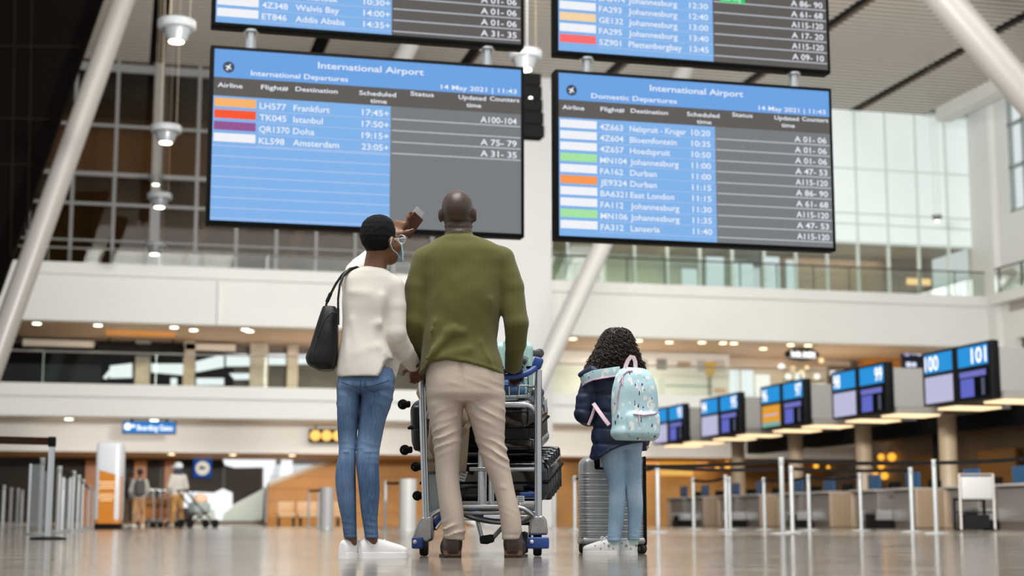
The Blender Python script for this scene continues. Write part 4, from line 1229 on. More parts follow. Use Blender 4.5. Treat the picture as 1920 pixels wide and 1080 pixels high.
# ================================================================== FAR TRAVELLERS
def far_person(label, px, yt, yb, D, shirt, legs, hair, pose=0, pack=None, hat=None):
    H = (yb - yt) / FPX * D
    p = JW(px, yb, D); p.z = 0
    t = thing('person', label, 'person', p, -YAW + pose)
    s = H / 1.75
    skin = mat('far_skin', '#6d4a35', 0.5)
    def f(P):
        d = s_ell(P, (0, .02 * s, 1.62 * s), (.08 * s, .1 * s, .12 * s))
        d = smin(d, s_cone(P, (0, 0, 1.42 * s), .06 * s, (0, 0, 1.55 * s), .05 * s), .03)
        for q in (-1, 1):
            d = smin(d, s_limb(P, [(q * .19 * s, 0, 1.38 * s), (q * .25 * s, .0, 1.1 * s), (q * .22 * s, .14 * s, .92 * s)], [.045 * s, .04 * s, .035 * s]), .02)
            d = smin(d, s_ell(P, (q * .21 * s, .18 * s, .87 * s), (.035 * s, .04 * s, .06 * s)), .02)
            d = np.minimum(d, s_limb(P, [(q * .1 * s, 0, .85 * s), (q * .12 * s, .02 * s, .1 * s)], [.06 * s, .04 * s]))
        return smin(d, s_box(P, (0, 0, 1.15 * s), (.26 * s, .14 * s, .5 * s), .06), .05)
    sdf_obj('body', f, (-.5 * s, -.3 * s, .02), (.5 * s, .4 * s, 1.8 * s), .022, skin, t)
    def g(P):
        d = s_loft(P, [(.86 * s, 0, 0, .19 * s, .12 * s), (1.1 * s, 0, 0, .185 * s, .12 * s), (1.35 * s, 0, 0, .2 * s, .12 * s), (1.45 * s, 0, 0, .12 * s, .08 * s)])
        for q in (-1, 1): d = smin(d, s_limb(P, [(q * .18 * s, 0, 1.38 * s), (q * .26 * s, -.01, 1.1 * s), (q * .23 * s, .14 * s, .94 * s)], [.075 * s, .065 * s, .055 * s]), .04)
        return d
    sdf_obj('jacket', g, (-.5 * s, -.3 * s, .8 * s), (.5 * s, .4 * s, 1.6 * s), .02, shirt, t)
    def l(P):
        d = s_ell(P, (0, 0, .86 * s), (.18 * s, .13 * s, .12 * s))
        for q in (-1, 1): d = smin(d, s_limb(P, [(q * .09 * s, 0, .82 * s), (q * .13 * s, .05 * q * s, .45 * s), (q * .13 * s, -.04 * q * s, .1 * s)], [.1 * s, .075 * s, .06 * s]), .03)
        return d
    sdf_obj('trousers', l, (-.4 * s, -.3 * s, .03), (.4 * s, .3 * s, 1.02 * s), .02, legs, t)
    for q in (-1, 1): MB().rbox((q * .13 * s, .05 - .04 * q * s, .045), (.1, .27, .09), .04).build('shoe', mat('far_shoe', '#b5b0aa', 0.5), t)
    if hat:
        MB().lathe([(.13 * s, 1.62 * s), (.125 * s, 1.7 * s), (.08 * s, 1.76 * s), (.01, 1.78 * s)], (0, .01, 0), 20).rbox((-.08 * s, .1 * s, 1.65 * s), (.16 * s, .14 * s, .03), .012).build('hat', hat, t)
        MB().ball((0, 0, 1.5 * s), (.15 * s, .14 * s, .08 * s), 16).build('scarf', mat('navy_scarf', '#26344d', 0.8), t)
    else:
        MB().ball((0, -.01, 1.66 * s), (.095 * s, .11 * s, .1 * s), 16).build('hair', hair, t)
    if pack:
        p2 = JW(px, yb, D); 
        k = thing('rucksack', pack[0], 'backpack', (t.location.x, t.location.y, 0), -YAW + pose)
        MB().rbox((0, -.25 * s, 1.18 * s), (.30 * s, .2 * s, .46 * s), .07).build('bag', pack[1], k)
        MB().rbox((0, -.36 * s, 1.06 * s), (.22 * s, .07 * s, .18 * s), .03).build('pocket', pack[1], k)
        for q in (-1, 1): MB().tube([(q * .09 * s, -.12 * s, 1.38 * s), (q * .1 * s, -.02 * s, 1.46 * s), (q * .1 * s, .1 * s, 1.4 * s), (q * .11 * s, .11 * s, 1.2 * s), (q * .1 * s, -.1 * s, 1.05 * s)], .02, 6, flat=(.05, .015)).build('strap', pack[1], k)
    return t
tan = mat('far_khaki', '#94714b', 0.8); dk = mat('far_black_cloth', '#1f1d1d', 0.8); hairm = mat('far_hair', '#15110f', 0.8)
far_person('person in dark jacket and khaki trousers walking beside the orange totem', 243, 888, 993, 40, dk, mat('far_brown', '#5d4735', 0.8), hairm, R(-20))
far_person('person in white top with dark rucksack and khaki trousers beyond the totem', 259, 886, 995, 39, mat('far_white_top', '#8f8a83', 0.8), tan, hairm, R(15), ('dark rucksack on the back of the khaki trousered traveller', mat('rucksack_grey', '#34322f', 0.7)))
far_person('person in long white jacket, white hat and tan trousers pushing trolleys', 331, 874, 993, 42, mat('far_ivory', '#b8b2a8', 0.8), mat('far_tan', '#a87c48', 0.8), hairm, R(40), None, mat('far_hat', '#c3c8cc', 0.7))
# row of nested trolleys the traveller pushes
def far_trolley():
    t = thing('parked_trolley', 'x', 'trolley', (0, 0, 0), group='nested trolleys far away')
    mb = MB()
    for s in (-1, 1): mb.tube([(s * .28, 0, .12), (s * .28, -.02, .98)], .022, 8)
    mb.tube([(-.28, -.02, .98), (-.2, -.1, 1.02), (.2, -.1, 1.02), (.28, -.02, .98)], .025, 8)
    mb.tube([(-.26, 0, .2), (-.2, .3, .2), (.2, .3, .2), (.26, 0, .2)], .02, 8)
    mb.build('frame', M_steel, t)
    MB().rbox((0, .05, .7), (.5, .2, .2), .02).build('basket', mat('trolley_amber', '#8a5a30', 0.5), t)
    MB().rbox((0, .1, .42), (.46, .03, .36), .01).build('advert_panel', mat('trolley_advert', '#b06a2c', 0.5), t)
    for s in (-1, 1): MB().lathe([(.08, -.02), (.08, .02)], (s * .28, .02, .08), 16, (1, 0, 0)).build('wheel', M_black, t)
    MB().lathe([(.07, -.02), (.07, .02)], (0, .3, .07), 16, (1, 0, 0)).build('wheel', M_black, t)
    return t
ft = far_trolley()
for i, (px, D, lb) in enumerate([(272, 43.2, 'parked trolley just beyond the rucksack traveller'), (286, 43.9, 'second parked trolley from the rucksack traveller'), (299, 44.6, 'third parked trolley, just before the white jacket traveller'), (313, 45.3, 'parked trolley touching the white jacket traveller')]):
    p = JW(px, 990, D); p.z = 0
    o = ft if i == 0 else dup(ft, p)
    o.location = p; o.rotation_euler = (0, 0, R(-40)); o['label'] = lb
p = JW(366, 992, 41); p.z = 0
t = thing('pushchair', 'dark pushchair with pale load ahead of the white jacket traveller', 'pushchair', p, R(-60))
MB().rbox((0, .1, .5), (.42, .5, .3), .1).build('seat', mat('pushchair_grey', '#8d9692', 0.7), t)
MB().ball((.02, .12, .72), (.16, .2, .16), 14).build('bundle', mat('bundle_peach', '#d9b496', 0.8), t)
MB().tube([(-.2, -.45, .95), (-.2, .0, .5), (-.2, .45, .1)], .02, 6).tube([(.2, -.45, .95), (.2, .0, .5), (.2, .45, .1)], .02, 6).tube([(-.2, -.45, .95), (.2, -.45, .95)], .02, 6).tube([(-.2, .2, .4), (-.2, -.3, .1)], .02, 6).tube([(.2, .2, .4), (.2, -.3, .1)], .02, 6).build('frame', M_blackmatt, t)
for x in (-.22, .22):
    for y in (-.3, .45): MB().lathe([(.11, -.02), (.11, .02)], (x, y, .11), 16, (1, 0, 0)).build('wheel', M_black, t)
# ================================================================== THE FAMILY
from mathutils.bvhtree import BVHTree
def sec(py, L, Rr, ry, dw=0.0, D=8.0):
    a, b_ = J(L, py, D), J(Rr, py, D)
    return (a[2], (a[0] + b_[0]) / 2, D + dw, (b_[0] - a[0]) / 2, ry)
def jp(px, py, D): return np.array(J(px, py, D))
def xpx(D, py):         # frame u of a pixel column at that depth
    return lambda px: J(px, py, D)[0]
def crease(P, segs, D, width=.012, amp=.006):
    """raised folds along picture segments at depth D"""
    d = 0
    for s in segs:
        (x0, y0, x1, y1) = s[:4]; a = s[4] if len(s) > 4 else 1.0
        dd = s_cone(P, J(x0, y0, D), 0, J(x1, y1, D), 0)
        d = d + a * amp * np.exp(-(dd / width) ** 2)
    return d
def wrinkle(P, py, D, span, amp, wl, slope, seed=0, cx=0.0):
    """a set of slanted cloth folds round the height of picture row py"""
    zc = J(960, py, D)[2]
    ph = (P[2] - zc) + slope * (P[0] - cx) + .016 * fnoise(P, 12, seed) + .006 * fnoise(P, 33, seed + 1)
    w = np.cos(ph * 2 * math.pi / wl + 1.8 * fnoise(P, 7, seed + 3))
    m = np.clip(.35 + .9 * fnoise(P, 13, seed + 5) + .35 * fnoise(P, 29, seed + 2), 0, 1.3)
    return amp * np.exp(-((P[2] - zc) / span) ** 2) * (1.1 * np.maximum(w, 0) ** 3 + .15 * w) * m
def axes(yaw, pitch=0.0, roll=0.0):
    """rows: right, forward, up.  yaw turns to the right, pitch looks up"""
    f = np.array([math.sin(yaw) * math.cos(pitch), math.cos(yaw) * math.cos(pitch), math.sin(pitch)])
    r = np.array([math.cos(yaw), -math.sin(yaw), 0.0])
    u = np.cross(r, f)
    if roll:
        r, u = r * math.cos(roll) + u * math.sin(roll), u * math.cos(roll) - r * math.sin(roll)
    return np.array([r, f, u])
def to_local(P, c, M, s=1.0):
    x, y, z = P[0] - c[0], P[1] - c[1], P[2] - c[2]
    return tuple((M[i][0] * x + M[i][1] * y + M[i][2] * z) / s for i in range(3))
def head_sdf(P, c, M, s=1.0, ear=1.0):
    Q = to_local(P, c, M, s)
    d = s_ell(Q, (0, -.015, .02), (.078, .098, .092))
    d = smin(d, s_ell(Q, (0, .03, -.045), (.062, .068, .085)), .03)
    d = smin(d, s_ell(Q, (0, .062, -.105), (.035, .03, .028)), .03)
    d = smin(d, s_ell(Q, (0, .085, .006), (.05, .02, .014)), .015)
    for q in (-1, 1):
        d = smin(d, s_ell(Q, (q * .04, .066, -.045), (.026, .026, .03)), .02)
        d = smax(d, -s_ell(Q, (q * .033, .105, -.012), (.017, .016, .012)), .012)
        e = s_ell(Q, (q * .086, -.008, -.02), (.014, .026, .036))
        e = smax(e, -s_ell(Q, (q * .1, .004, -.018), (.012, .014, .022)), .006)
        d = smin(d, e if ear else d, .010)
    d = smin(d, s_cone(Q, (0, .094, -.01), .010, (0, .121, -.05), .0155), .012)
    d = smin(d, s_ell(Q, (0, .094, -.074), (.026, .013, .008)), .008)
    d = smin(d, s_ell(Q, (0, .091, -.086), (.024, .013, .009)), .008)
    return d * s
def eyes(c, M, s, root, off):
    for q in (-1, 1):
        p = np.array(c) + s * (q * .033 * M[0] + .086 * M[1] - .012 * M[2]) - off
        mb = MB(); mb.cur = 0; mb.ball(p, .0125 * s, 12); mb.cur = 1; mb.ball(p + M[1] * .005 * s, .0085 * s, 10)
        mb.build('eye', [mat('eye_white', '#e9e4dc', 0.2), mat('iris', '#20130c', 0.2)], root)
def hand_sdf(P, w, F, U, side, curls, s=1.0, thumb=None, spread=.05, lens=(.074, .082, .076, .060)):
    w = np.array(w, float); F = np.array(F, float); F /= np.linalg.norm(F)
    U = np.array(U, float); U -= F * U.dot(F); U /= np.linalg.norm(U)
    T = np.cross(F, U) * side
    d = s_box(P, w + F * .05 * s, (.078 * s, .095 * s, .027 * s), .0125 * s, np.array([T, F, U]))
    d = smin(d, s_cone(P, w - F * .03 * s, .026 * s, w + F * .02 * s, .027 * s), .02)
    for i in range(4):
        b = w + F * (.092 - .004 * abs(i - 1)) * s + T * (.030 - .0195 * i) * s
        a = 0.0; pts = [b - F * .02 * s, b]
        p = b
        for j, fr in enumerate((.44, .31, .25)):
            a += curls[i] * (.8 if j == 0 else 1.0)
            dr = F * math.cos(a) - U * math.sin(a) + T * (1.5 - i) * spread * math.cos(a)
            p = p + dr / np.linalg.norm(dr) * lens[i] * fr * s
            pts.append(p)
        d = smin(d, s_limb(P, pts, [.0092 * s, .0096 * s, .0086 * s, .0079 * s, .0068 * s]), .006)
    if thumb is None: thumb = (T * .75 + F * .65 - U * .2, T * .3 + F * .9 - U * .35)
    t0 = w + F * .022 * s + T * .030 * s
    a1 = np.array(thumb[0], float); a1 /= np.linalg.norm(a1); a2 = np.array(thumb[1], float); a2 /= np.linalg.norm(a2)
    d = smin(d, s_limb(P, [t0 - T * .01 * s, t0 + a1 * .045 * s, t0 + a1 * .045 * s + a2 * .034 * s], [.016 * s, .0112 * s, .0085 * s]), .012)
    return d
def shoe_fn(heel, yaw, L, kind, s=1.0):
    fx, fy = math.sin(yaw), math.cos(yaw)
    tt = np.array([0, .06, .2, .45, .7, .88, .97, 1.0]) * L
    hw = np.array([.024, .032, .036, .037, .047, .042, .026, .010]) * s
    ht = np.array({'sneaker': [.068, .082, .088, .082, .064, .050, .040, .030], 'boot': [.10, .115, .125, .115, .075, .060, .048, .034]}[kind]) * s
    def f(P):
        t = (P[0] - heel[0]) * fx + (P[1] - heel[1]) * fy
        n = (P[0] - heel[0]) * fy - (P[1] - heel[1]) * fx
        tc = np.clip(t, 0, L)
        w = np.interp(tc, tt, hw); h = np.interp(tc, tt, ht)
        z = P[2] - .012
        k = (np.abs(n / w) ** 2.5 + np.abs((z - h * .42) / (h * .58)) ** 2.5) ** .4
        d = (k - 1) * np.minimum(w, h * .5)
        d = np.maximum(d, np.maximum(-t, t - L))
        d = np.maximum(d, .012 - P[2])
        return d
    out = []
    for side in (1, -1):
        rng = range(len(tt)) if side > 0 else range(len(tt) - 1, -1, -1)
        for i in rng:
            t, w = tt[i], (hw[i] + .005 * s) * side
            out.append((heel[0] + fx * t + fy * w, heel[1] + fy * t - fx * w))
    return f, out
def smooth_loop(pts, k=3):
    out = pts
    for _ in range(k):
        q = []
        for i in range(len(out)):
            a, b_ = out[i], out[(i + 1) % len(out)]
            q += [(a[0] * .75 + b_[0] * .25, a[1] * .75 + b_[1] * .25), (a[0] * .25 + b_[0] * .75, a[1] * .25 + b_[1] * .75)]
        out = q
    return out
def shoe(name, root, off, heel, yaw, L, kind, m, msole, sole_h=.028, h=.005, s=1.0, extra=None):
    f, outl = shoe_fn(heel, yaw, L, kind, s)
    g = f if extra is None else (lambda P: smin(f(P), extra(P), .02))
    R_ = L + .06
    ob = sdf_obj(name, g, (heel[0] - R_, heel[1] - R_, .0), (heel[0] + R_, heel[1] + R_, .17 * s + (.06 if extra else 0)), h, m, root, off, 2)
    lp = smooth_loop(outl)
    o2 = MB().prism([(x - off[0], y - off[1], 0.0) for x, y in lp], (0, 0, sole_h)).build('sole', msole, ob, 40)
    return ob
def cloth(name, color, rough=.85, weave=(420, .12), noise=(3, .05), sheen=.0):
    return mat(name, color, rough, noise=noise, bump=(weave[0], weave[1]), spec=.25, sheen=sheen)

# ------------------------------------------------------------------ man
DM = 8.0
OM = np.array([J(860, 1046, DM)[0], DM, 0.0])
man = thing('person', 'bald man in olive knit sweater, beige chinos and brown boots gripping the trolley, looking up', 'person', W(OM[0], OM[1], 0), -YAW)
SKIN_M = mat('deep_brown_skin', '#432f24', 0.40, noise=(30, .14), bump=(220, .08), sss=.04)
hc = jp(858, 396, DM + .02); hM = axes(R(3), R(22))
neck0, neck1 = jp(860, 450, DM + .0), jp(859, 408, DM + .03)
def f_body(P):
    d = head_sdf(P, hc, hM, 1.02)
    n = s_cone(P, neck0, .074, neck1, .066)
    zz = (P[2] - J(860, 425, DM)[2])
    rolls = .0065 * np.maximum(np.cos(zz * 2 * math.pi / .030 + .8 * np.sin(P[0] * 40)), -.55) * np.exp(-(zz / .040) ** 2) * (P[1] < DM + .02)
    d = smin(d, n, .025) - rolls
    d = smin(d, s_ell(P, jp(860, 472, DM), (.13, .08, .05)), .04)      # trapezius
    d = smin(d, s_loft(P, [sec(480, 800, 930, .11), sec(560, 815, 928, .12), sec(640, 815, 925, .11), sec(720, 812, 930, .11)]), .05)
    for pts, rs in (([jp(802, 506, DM), jp(779, 605, DM - .01), jp(799, 684, DM + .17)], [.05, .045, .034]),
                    ([jp(936, 506, DM), jp(967, 605, DM - .01), jp(962, 684, DM + .15)], [.05, .045, .034]),
                    ([jp(836, 720, DM), jp(839, 850, DM + .02), jp(852, 1020, DM + .03)], [.06, .035, .03]),
                    ([jp(905, 720, DM), jp(926, 850, DM + .0), jp(960, 1005, DM + .0)], [.06, .035, .028])):
        d = smin(d, s_limb(P, pts, rs), .03)
    wr = jp(963, 688, DM + .165)
    d = smin(d, hand_sdf(P, wr, (.12, .95, -.22), (0, .25, 1), -1, (.95, .95, .95, .95), 1.08), .015)
    wl = jp(802, 690, DM + .175)
    d = smin(d, hand_sdf(P, wl, (.05, .95, -.22), (0, .25, 1), 1, (.95, .95, .95, .95), 1.08), .015)
    return d
sdf_obj('body', f_body, (OM[0] - .42, DM - .2, .02), (OM[0] + .42, DM + .36, 1.9), .0085, SKIN_M, man, OM)
eyes(hc, hM, 1.02, man, OM)

hemx = [J(p, 690, DM)[0] for p in (780, 796, 806, 838, 880, 912, 946)]
hemz = [J(860, p, DM - .1)[2] for p in (705, 694, 680, 676, 683, 692, 703)]
def f_sweater(P):
    d = s_loft(P, [sec(436, 836, 885, .066, .01), sec(442, 831, 889, .074, .005), sec(447, 820, 902, .088), sec(456, 806, 925, .10), sec(468, 793, 944, .118), sec(485, 786, 952, .13), sec(510, 786, 951, .142, .005),
                   sec(545, 794, 944, .15), sec(580, 796, 939, .148), sec(620, 793, 934, .142), sec(650, 790, 934, .145), sec(680, 787, 942, .155), sec(712, 787, 945, .16)], 2.2)
    la = s_limb(P, [jp(796, 489, DM), jp(783, 540, DM - .01), jp(776, 605, DM - .02), jp(783, 645, DM + .06), jp(797, 686, DM + .17)], [.068, .066, .060, .055, .043])
    ra = s_limb(P, [jp(940, 487, DM), jp(958, 540, DM - .01), jp(968, 605, DM - .02), jp(967, 645, DM + .05), jp(962, 686, DM + .16)], [.068, .067, .060, .053, .044])
    fold = crease(P, [(948, 600, 985, 596), (950, 622, 986, 616), (949, 640, 984, 636), (946, 655, 982, 656), (943, 672, 980, 674, 1.4), (945, 688, 976, 690, 1.4)], DM + .03, .010, .006)
    fold = fold + crease(P, [(757, 600, 795, 610), (758, 625, 792, 632), (766, 650, 790, 655)], DM, .011, .005)
    arms = np.minimum(la, ra) - fold
    d = smin(d, arms, .022)
    d = d - crease(P, [(850, 618, 800, 672, 1.3), (868, 622, 838, 622, .8), (925, 560, 934, 640), (905, 640, 930, 690, .8), (806, 560, 800, 630), (880, 655, 830, 668, .7), (795, 640, 792, 690), (812, 600, 803, 650, .8)], DM - .14, .020, .017)
    d = d + .004 * fnoise(P, 17, 2) + .0016 * fnoise(P, 42, 5)
    hz = np.interp(P[0], hemx, hemz)
    d = np.maximum(d, (hz - P[2]) * .9)
    # ribbed band at the hem
    d = d - .004 * np.clip(1 - np.abs((P[2] - hz - .012) / .014), 0, 1)
    return d
def knit_material():
    m = bpy.data.materials.new('olive_knit'); m.use_nodes = True
    nt = m.node_tree; N = nt.nodes; L = nt.links; b = N['Principled BSDF']
    b.inputs['Roughness'].default_value = .9; b.inputs['Specular IOR Level'].default_value = .2
    b.inputs['Sheen Weight'].default_value = .15
    tc = N.new('ShaderNodeTexCoord')
    def wave(direction, scale):
        w = N.new('ShaderNodeTexWave'); w.wave_type = 'BANDS'; w.bands_direction = direction
        w.inputs['Scale'].default_value = scale; w.inputs['Distortion'].default_value = 1.2; w.inputs['Detail'].default_value = 1
        w.inputs['Detail Scale'].default_value = .6
        L.new(tc.outputs['Object'], w.inputs['Vector']); return w
    a, c = wave('X', 80), wave('Z', 70)
    mx = N.new('ShaderNodeMath'); mx.operation = 'MULTIPLY_ADD'; mx.inputs[1].default_value = .75
    c2 = N.new('ShaderNodeMath'); c2.operation = 'MULTIPLY'; c2.inputs[1].default_value = .15
    L.new(c.outputs['Fac'], c2.inputs[0])
    L.new(a.outputs['Fac'], mx.inputs[0]); L.new(c2.outputs[0], mx.inputs[2])
    r = N.new('ShaderNodeValToRGB'); r.color_ramp.elements[0].color = lin('#474522'); r.color_ramp.elements[1].color = lin('#77723f')
    r.color_ramp.elements[0].position = .1; r.color_ramp.elements[1].position = 1.0
    L.new(mx.outputs[0], r.inputs[0]); L.new(r.outputs[0], b.inputs['Base Color'])
    bp = N.new('ShaderNodeBump'); bp.inputs['Strength'].default_value = .35; bp.inputs['Distance'].default_value = .003
    L.new(mx.outputs[0], bp.inputs['Height']); L.new(bp.outputs['Normal'], b.inputs['Normal'])
    return m
M_KNIT = knit_material()
sdf_obj('sweater', f_sweater, (OM[0] - .36, DM - .24, .88), (OM[0] + .40, DM + .28, 1.68), .0075, M_KNIT, man, OM)
# collar
cl = MB(); cpts = []
for i in range(28):
    a = 2 * math.pi * i / 28
    cpts.append(np.array([J(860, 440, DM)[0] + 0.070 * math.cos(a), DM + .012 + .073 * math.sin(a), J(860, 443, DM)[2] - .012 * math.sin(a)]) - OM)
cl.tube(cpts, .0085, 8, closed=True); cl.build('collar', M_KNIT, man)

M_CHINO = cloth('beige_chino', '#bfb0a1')
def f_chinos(P):
    d = s_loft(P, [sec(672, 802, 934, .14), sec(700, 798, 945, .15), sec(730, 798, 946, .152), sec(745, 800, 946, .145), sec(754, 806, 942, .12)], 2.3)
    L_ = s_loft(P, [sec(735, 799, 872, .115), sec(760, 801, 869, .112), sec(790, 806, 867, .105), sec(828, 812, 865, .094), sec(860, 816, 862, .088), sec(900, 818, 862, .085), sec(940, 822, 866, .082), sec(975, 828, 870, .080), sec(998, 831, 872, .078), sec(1012, 832, 871, .076)], 2.1)
    R2 = s_loft(P, [sec(735, 870, 946, .115), sec(760, 872, 947, .112), sec(790, 881, 947, .105), sec(828, 893, 947, .094), sec(860, 904, 953, .088), sec(900, 919, 961, .085), sec(940, 931, 970, .082), sec(975, 938, 976, .080), sec(998, 941, 978, .078), sec(1012, 941, 977, .076)], 2.1)
    d = smin(d, np.minimum(L_, R2), .014)
    xl, xr = J(840, 830, DM)[0], J(925, 830, DM)[0]
    left = P[0] < np.interp(P[2], [J(868, 900, DM)[2], J(868, 760, DM)[2]], [J(895, 900, DM)[0], J(869, 760, DM)[0]])
    wl_ = wrinkle(P, 832, DM, .09, .0068, .042, -.50, 1, xl) + wrinkle(P, 988, DM, .055, .009, .036, -.25, 2, xl) + wrinkle(P, 770, DM, .06, .006, .055, -.55, 8, xl)
    wr_ = wrinkle(P, 845, DM, .09, .0068, .042, .45, 3, xr) + wrinkle(P, 982, DM, .06, .009, .036, .35, 4, xr) + wrinkle(P, 775, DM, .06, .006, .055, .6, 6, xr)
    d = d - np.where(left, wl_, wr_) - wrinkle(P, 725, DM, .03, .004, .05, .3, 9, xl)
    d = d - crease(P, [(868, 748, 858, 775, 1.0), (866, 772, 815, 805, .7), (872, 752, 905, 790, .7), (815, 760, 850, 748, .8), (895, 905, 950, 915, .5)], DM - .09, .010, .007)
    # centre seam valley
    d = d + .008 * np.exp(-((P[0] - np.interp(P[2], [J(868, 750, DM)[2], J(866, 690, DM)[2]], [J(869, 750, DM)[0], J(866, 690, DM)[0]])) / .010) ** 2) * (P[1] < DM) * (P[2] > J(868, 752, DM)[2])
    d = d + .003 * fnoise(P, 21, 7)
    for zc in (J(860, 1003, DM)[2],):
        d = d + .0025 * np.exp(-((P[2] - zc) / .004) ** 2)
    d = np.maximum(d, P[2] - J(860, 672, DM)[2])
    return d
sdf_obj('chinos', f_chinos, (OM[0] - .28, DM - .2, .08), (OM[0] + .36, DM + .2, 1.03), .007, M_CHINO, man, OM)
# back pockets
M_BOOT = mat('brown_leather', '#352113', 0.38, noise=(14, .2), bump=(160, .08))
M_BSOLE = mat('boot_sole', '#2b2019', 0.5)
for (px, yw) in ((851, -6), (960, 5)):
    heel = np.array([J(px, 1046, DM)[0] - .0 + .01 * math.sin(R(yw)), DM - .055, 0])
    ank = (heel[0] + .055 * math.sin(R(yw)), heel[1] + .055, 0)
    b = shoe('boot', man, OM, heel, R(yw), .315, 'boot', M_BOOT, M_BSOLE, .014, .0050, 1.12,
             lambda P, k=ank: s_loft(P, [(.036, k[0], k[1], .042, .056), (.065, k[0], k[1], .048, .061), (.105, k[0], k[1] + .003, .045, .054), (.18, k[0], k[1] + .005, .040, .047)]))
    f, ol = shoe_fn(heel, R(yw), .315, 'boot', 1.12)
    pts = [p for p in smooth_loop(ol) if (p[0] - heel[0]) * math.sin(R(yw)) + (p[1] - heel[1]) * math.cos(R(yw)) < .085]
    MB().prism([(x - OM[0], y - OM[1], 0) for x, y in pts], (0, 0, .036)).build('heel', mat('stacked_heel', '#6b4a2e', 0.5), b, 40)

# ------------------------------------------------------------------ woman
DW = 7.85
OW = np.array([J(700, 1047, DW)[0], DW, 0.0])
woman = thing('person', 'woman in ivory blouse, blue jeans and white sneakers pointing at the board with a passport', 'person', W(OW[0], OW[1], 0), -YAW)
SKIN_W = mat('brown_skin', '#734b31', 0.42, noise=(30, .08), bump=(220, .06), sss=.04)
wc = jp(714, 450, DW); wM = axes(R(38), R(14), R(-4))
HAND_W = jp(735, 446, DW + .33)
def f_wbody(P):
    d = head_sdf(P, wc, wM, .98)
    d = smin(d, s_cone(P, jp(702, 512, DW + .0), .060, jp(708, 468, DW + .01), .052), .02)
    d = smin(d, s_ell(P, jp(697, 526, DW), (.10, .06, .04)), .03)
    d = smin(d, s_loft(P, [sec(525, 655, 735, .07, 0, DW), sec(580, 652, 728, .08, 0, DW), sec(640, 650, 722, .075, 0, DW), sec(720, 648, 724, .09, 0, DW)]), .04)
    for pts, rs in (([jp(662, 530, DW), jp(675, 500, DW + .27), HAND_W], [.034, .030, .026]),
                    ([jp(738, 535, DW), jp(741, 620, DW), jp(778, 682, DW + .2)], [.04, .034, .026]),
                    ([jp(655, 730, DW), jp(651, 850, DW), jp(658, 1018, DW + .02), ], [.06, .04, .030]),
                    ([jp(705, 730, DW), jp(692, 850, DW), jp(697, 1018, DW + .02)], [.06, .04, .030])):
        d = smin(d, s_limb(P, pts, rs), .02)
    F = np.array([.45, .13, .88])
    d = smin(d, hand_sdf(P, HAND_W, F, (-.5, -.85, .2), 1, (-.10, 1.25, 1.35, 1.4), 1.05, (np.array([.88, -.25, .30]), np.array([.95, -.05, .38])), .03, (.094, .08, .074, .06)), .012)
    d = smin(d, hand_sdf(P, jp(778, 686, DW + .19), (.02, .9, -.3), (0, .25, 1), -1, (.9, .9, .9, .9), .92), .012)
    # short ankles into the shoes
    return d
sdf_obj('body', f_wbody, (OW[0] - .3, DW - .16, .03), (OW[0] + .36, DW + .46, 1.8), .0072, SKIN_W, woman, OW)
eyes(wc, wM, .98, woman, OW)
def f_whair(P):
    Q = to_local(P, wc, wM, .98)
    d = s_ell(Q, (0, -.016, .026), (.0845, .102, .099))
    d = smin(d, s_ell(Q, (0, -.012, .075), (.070, .078, .050)), .03)
    hl = -.055 + .12 * np.clip((Q[1] + .02) / .1, 0, 1.2)
    d = smax(d, (hl - Q[2]), .012)
    d = d + .0016 * fnoise(P, 260, 3) + .0015 * fnoise(P, 170, 9)
    return d
sdf_obj('hair', f_whair, tuple(wc - .14), tuple(wc + .15), .0042, mat('black_hair', '#0d0c0d', 0.75, noise=(160, .4), bump=(300, .8), spec=.2), woman, OW)
M_IVORY = cloth('ivory_jersey', '#d9d1c7', .8)
bhx = [J(p, 700, DW)[0] for p in (630, 640, 660, 685, 703, 712, 718, 722, 728, 760)]
bhz = [J(700, p, DW - .08)[2] for p in (700, 705, 711, 714, 712, 706, 696, 680, 672, 668)]
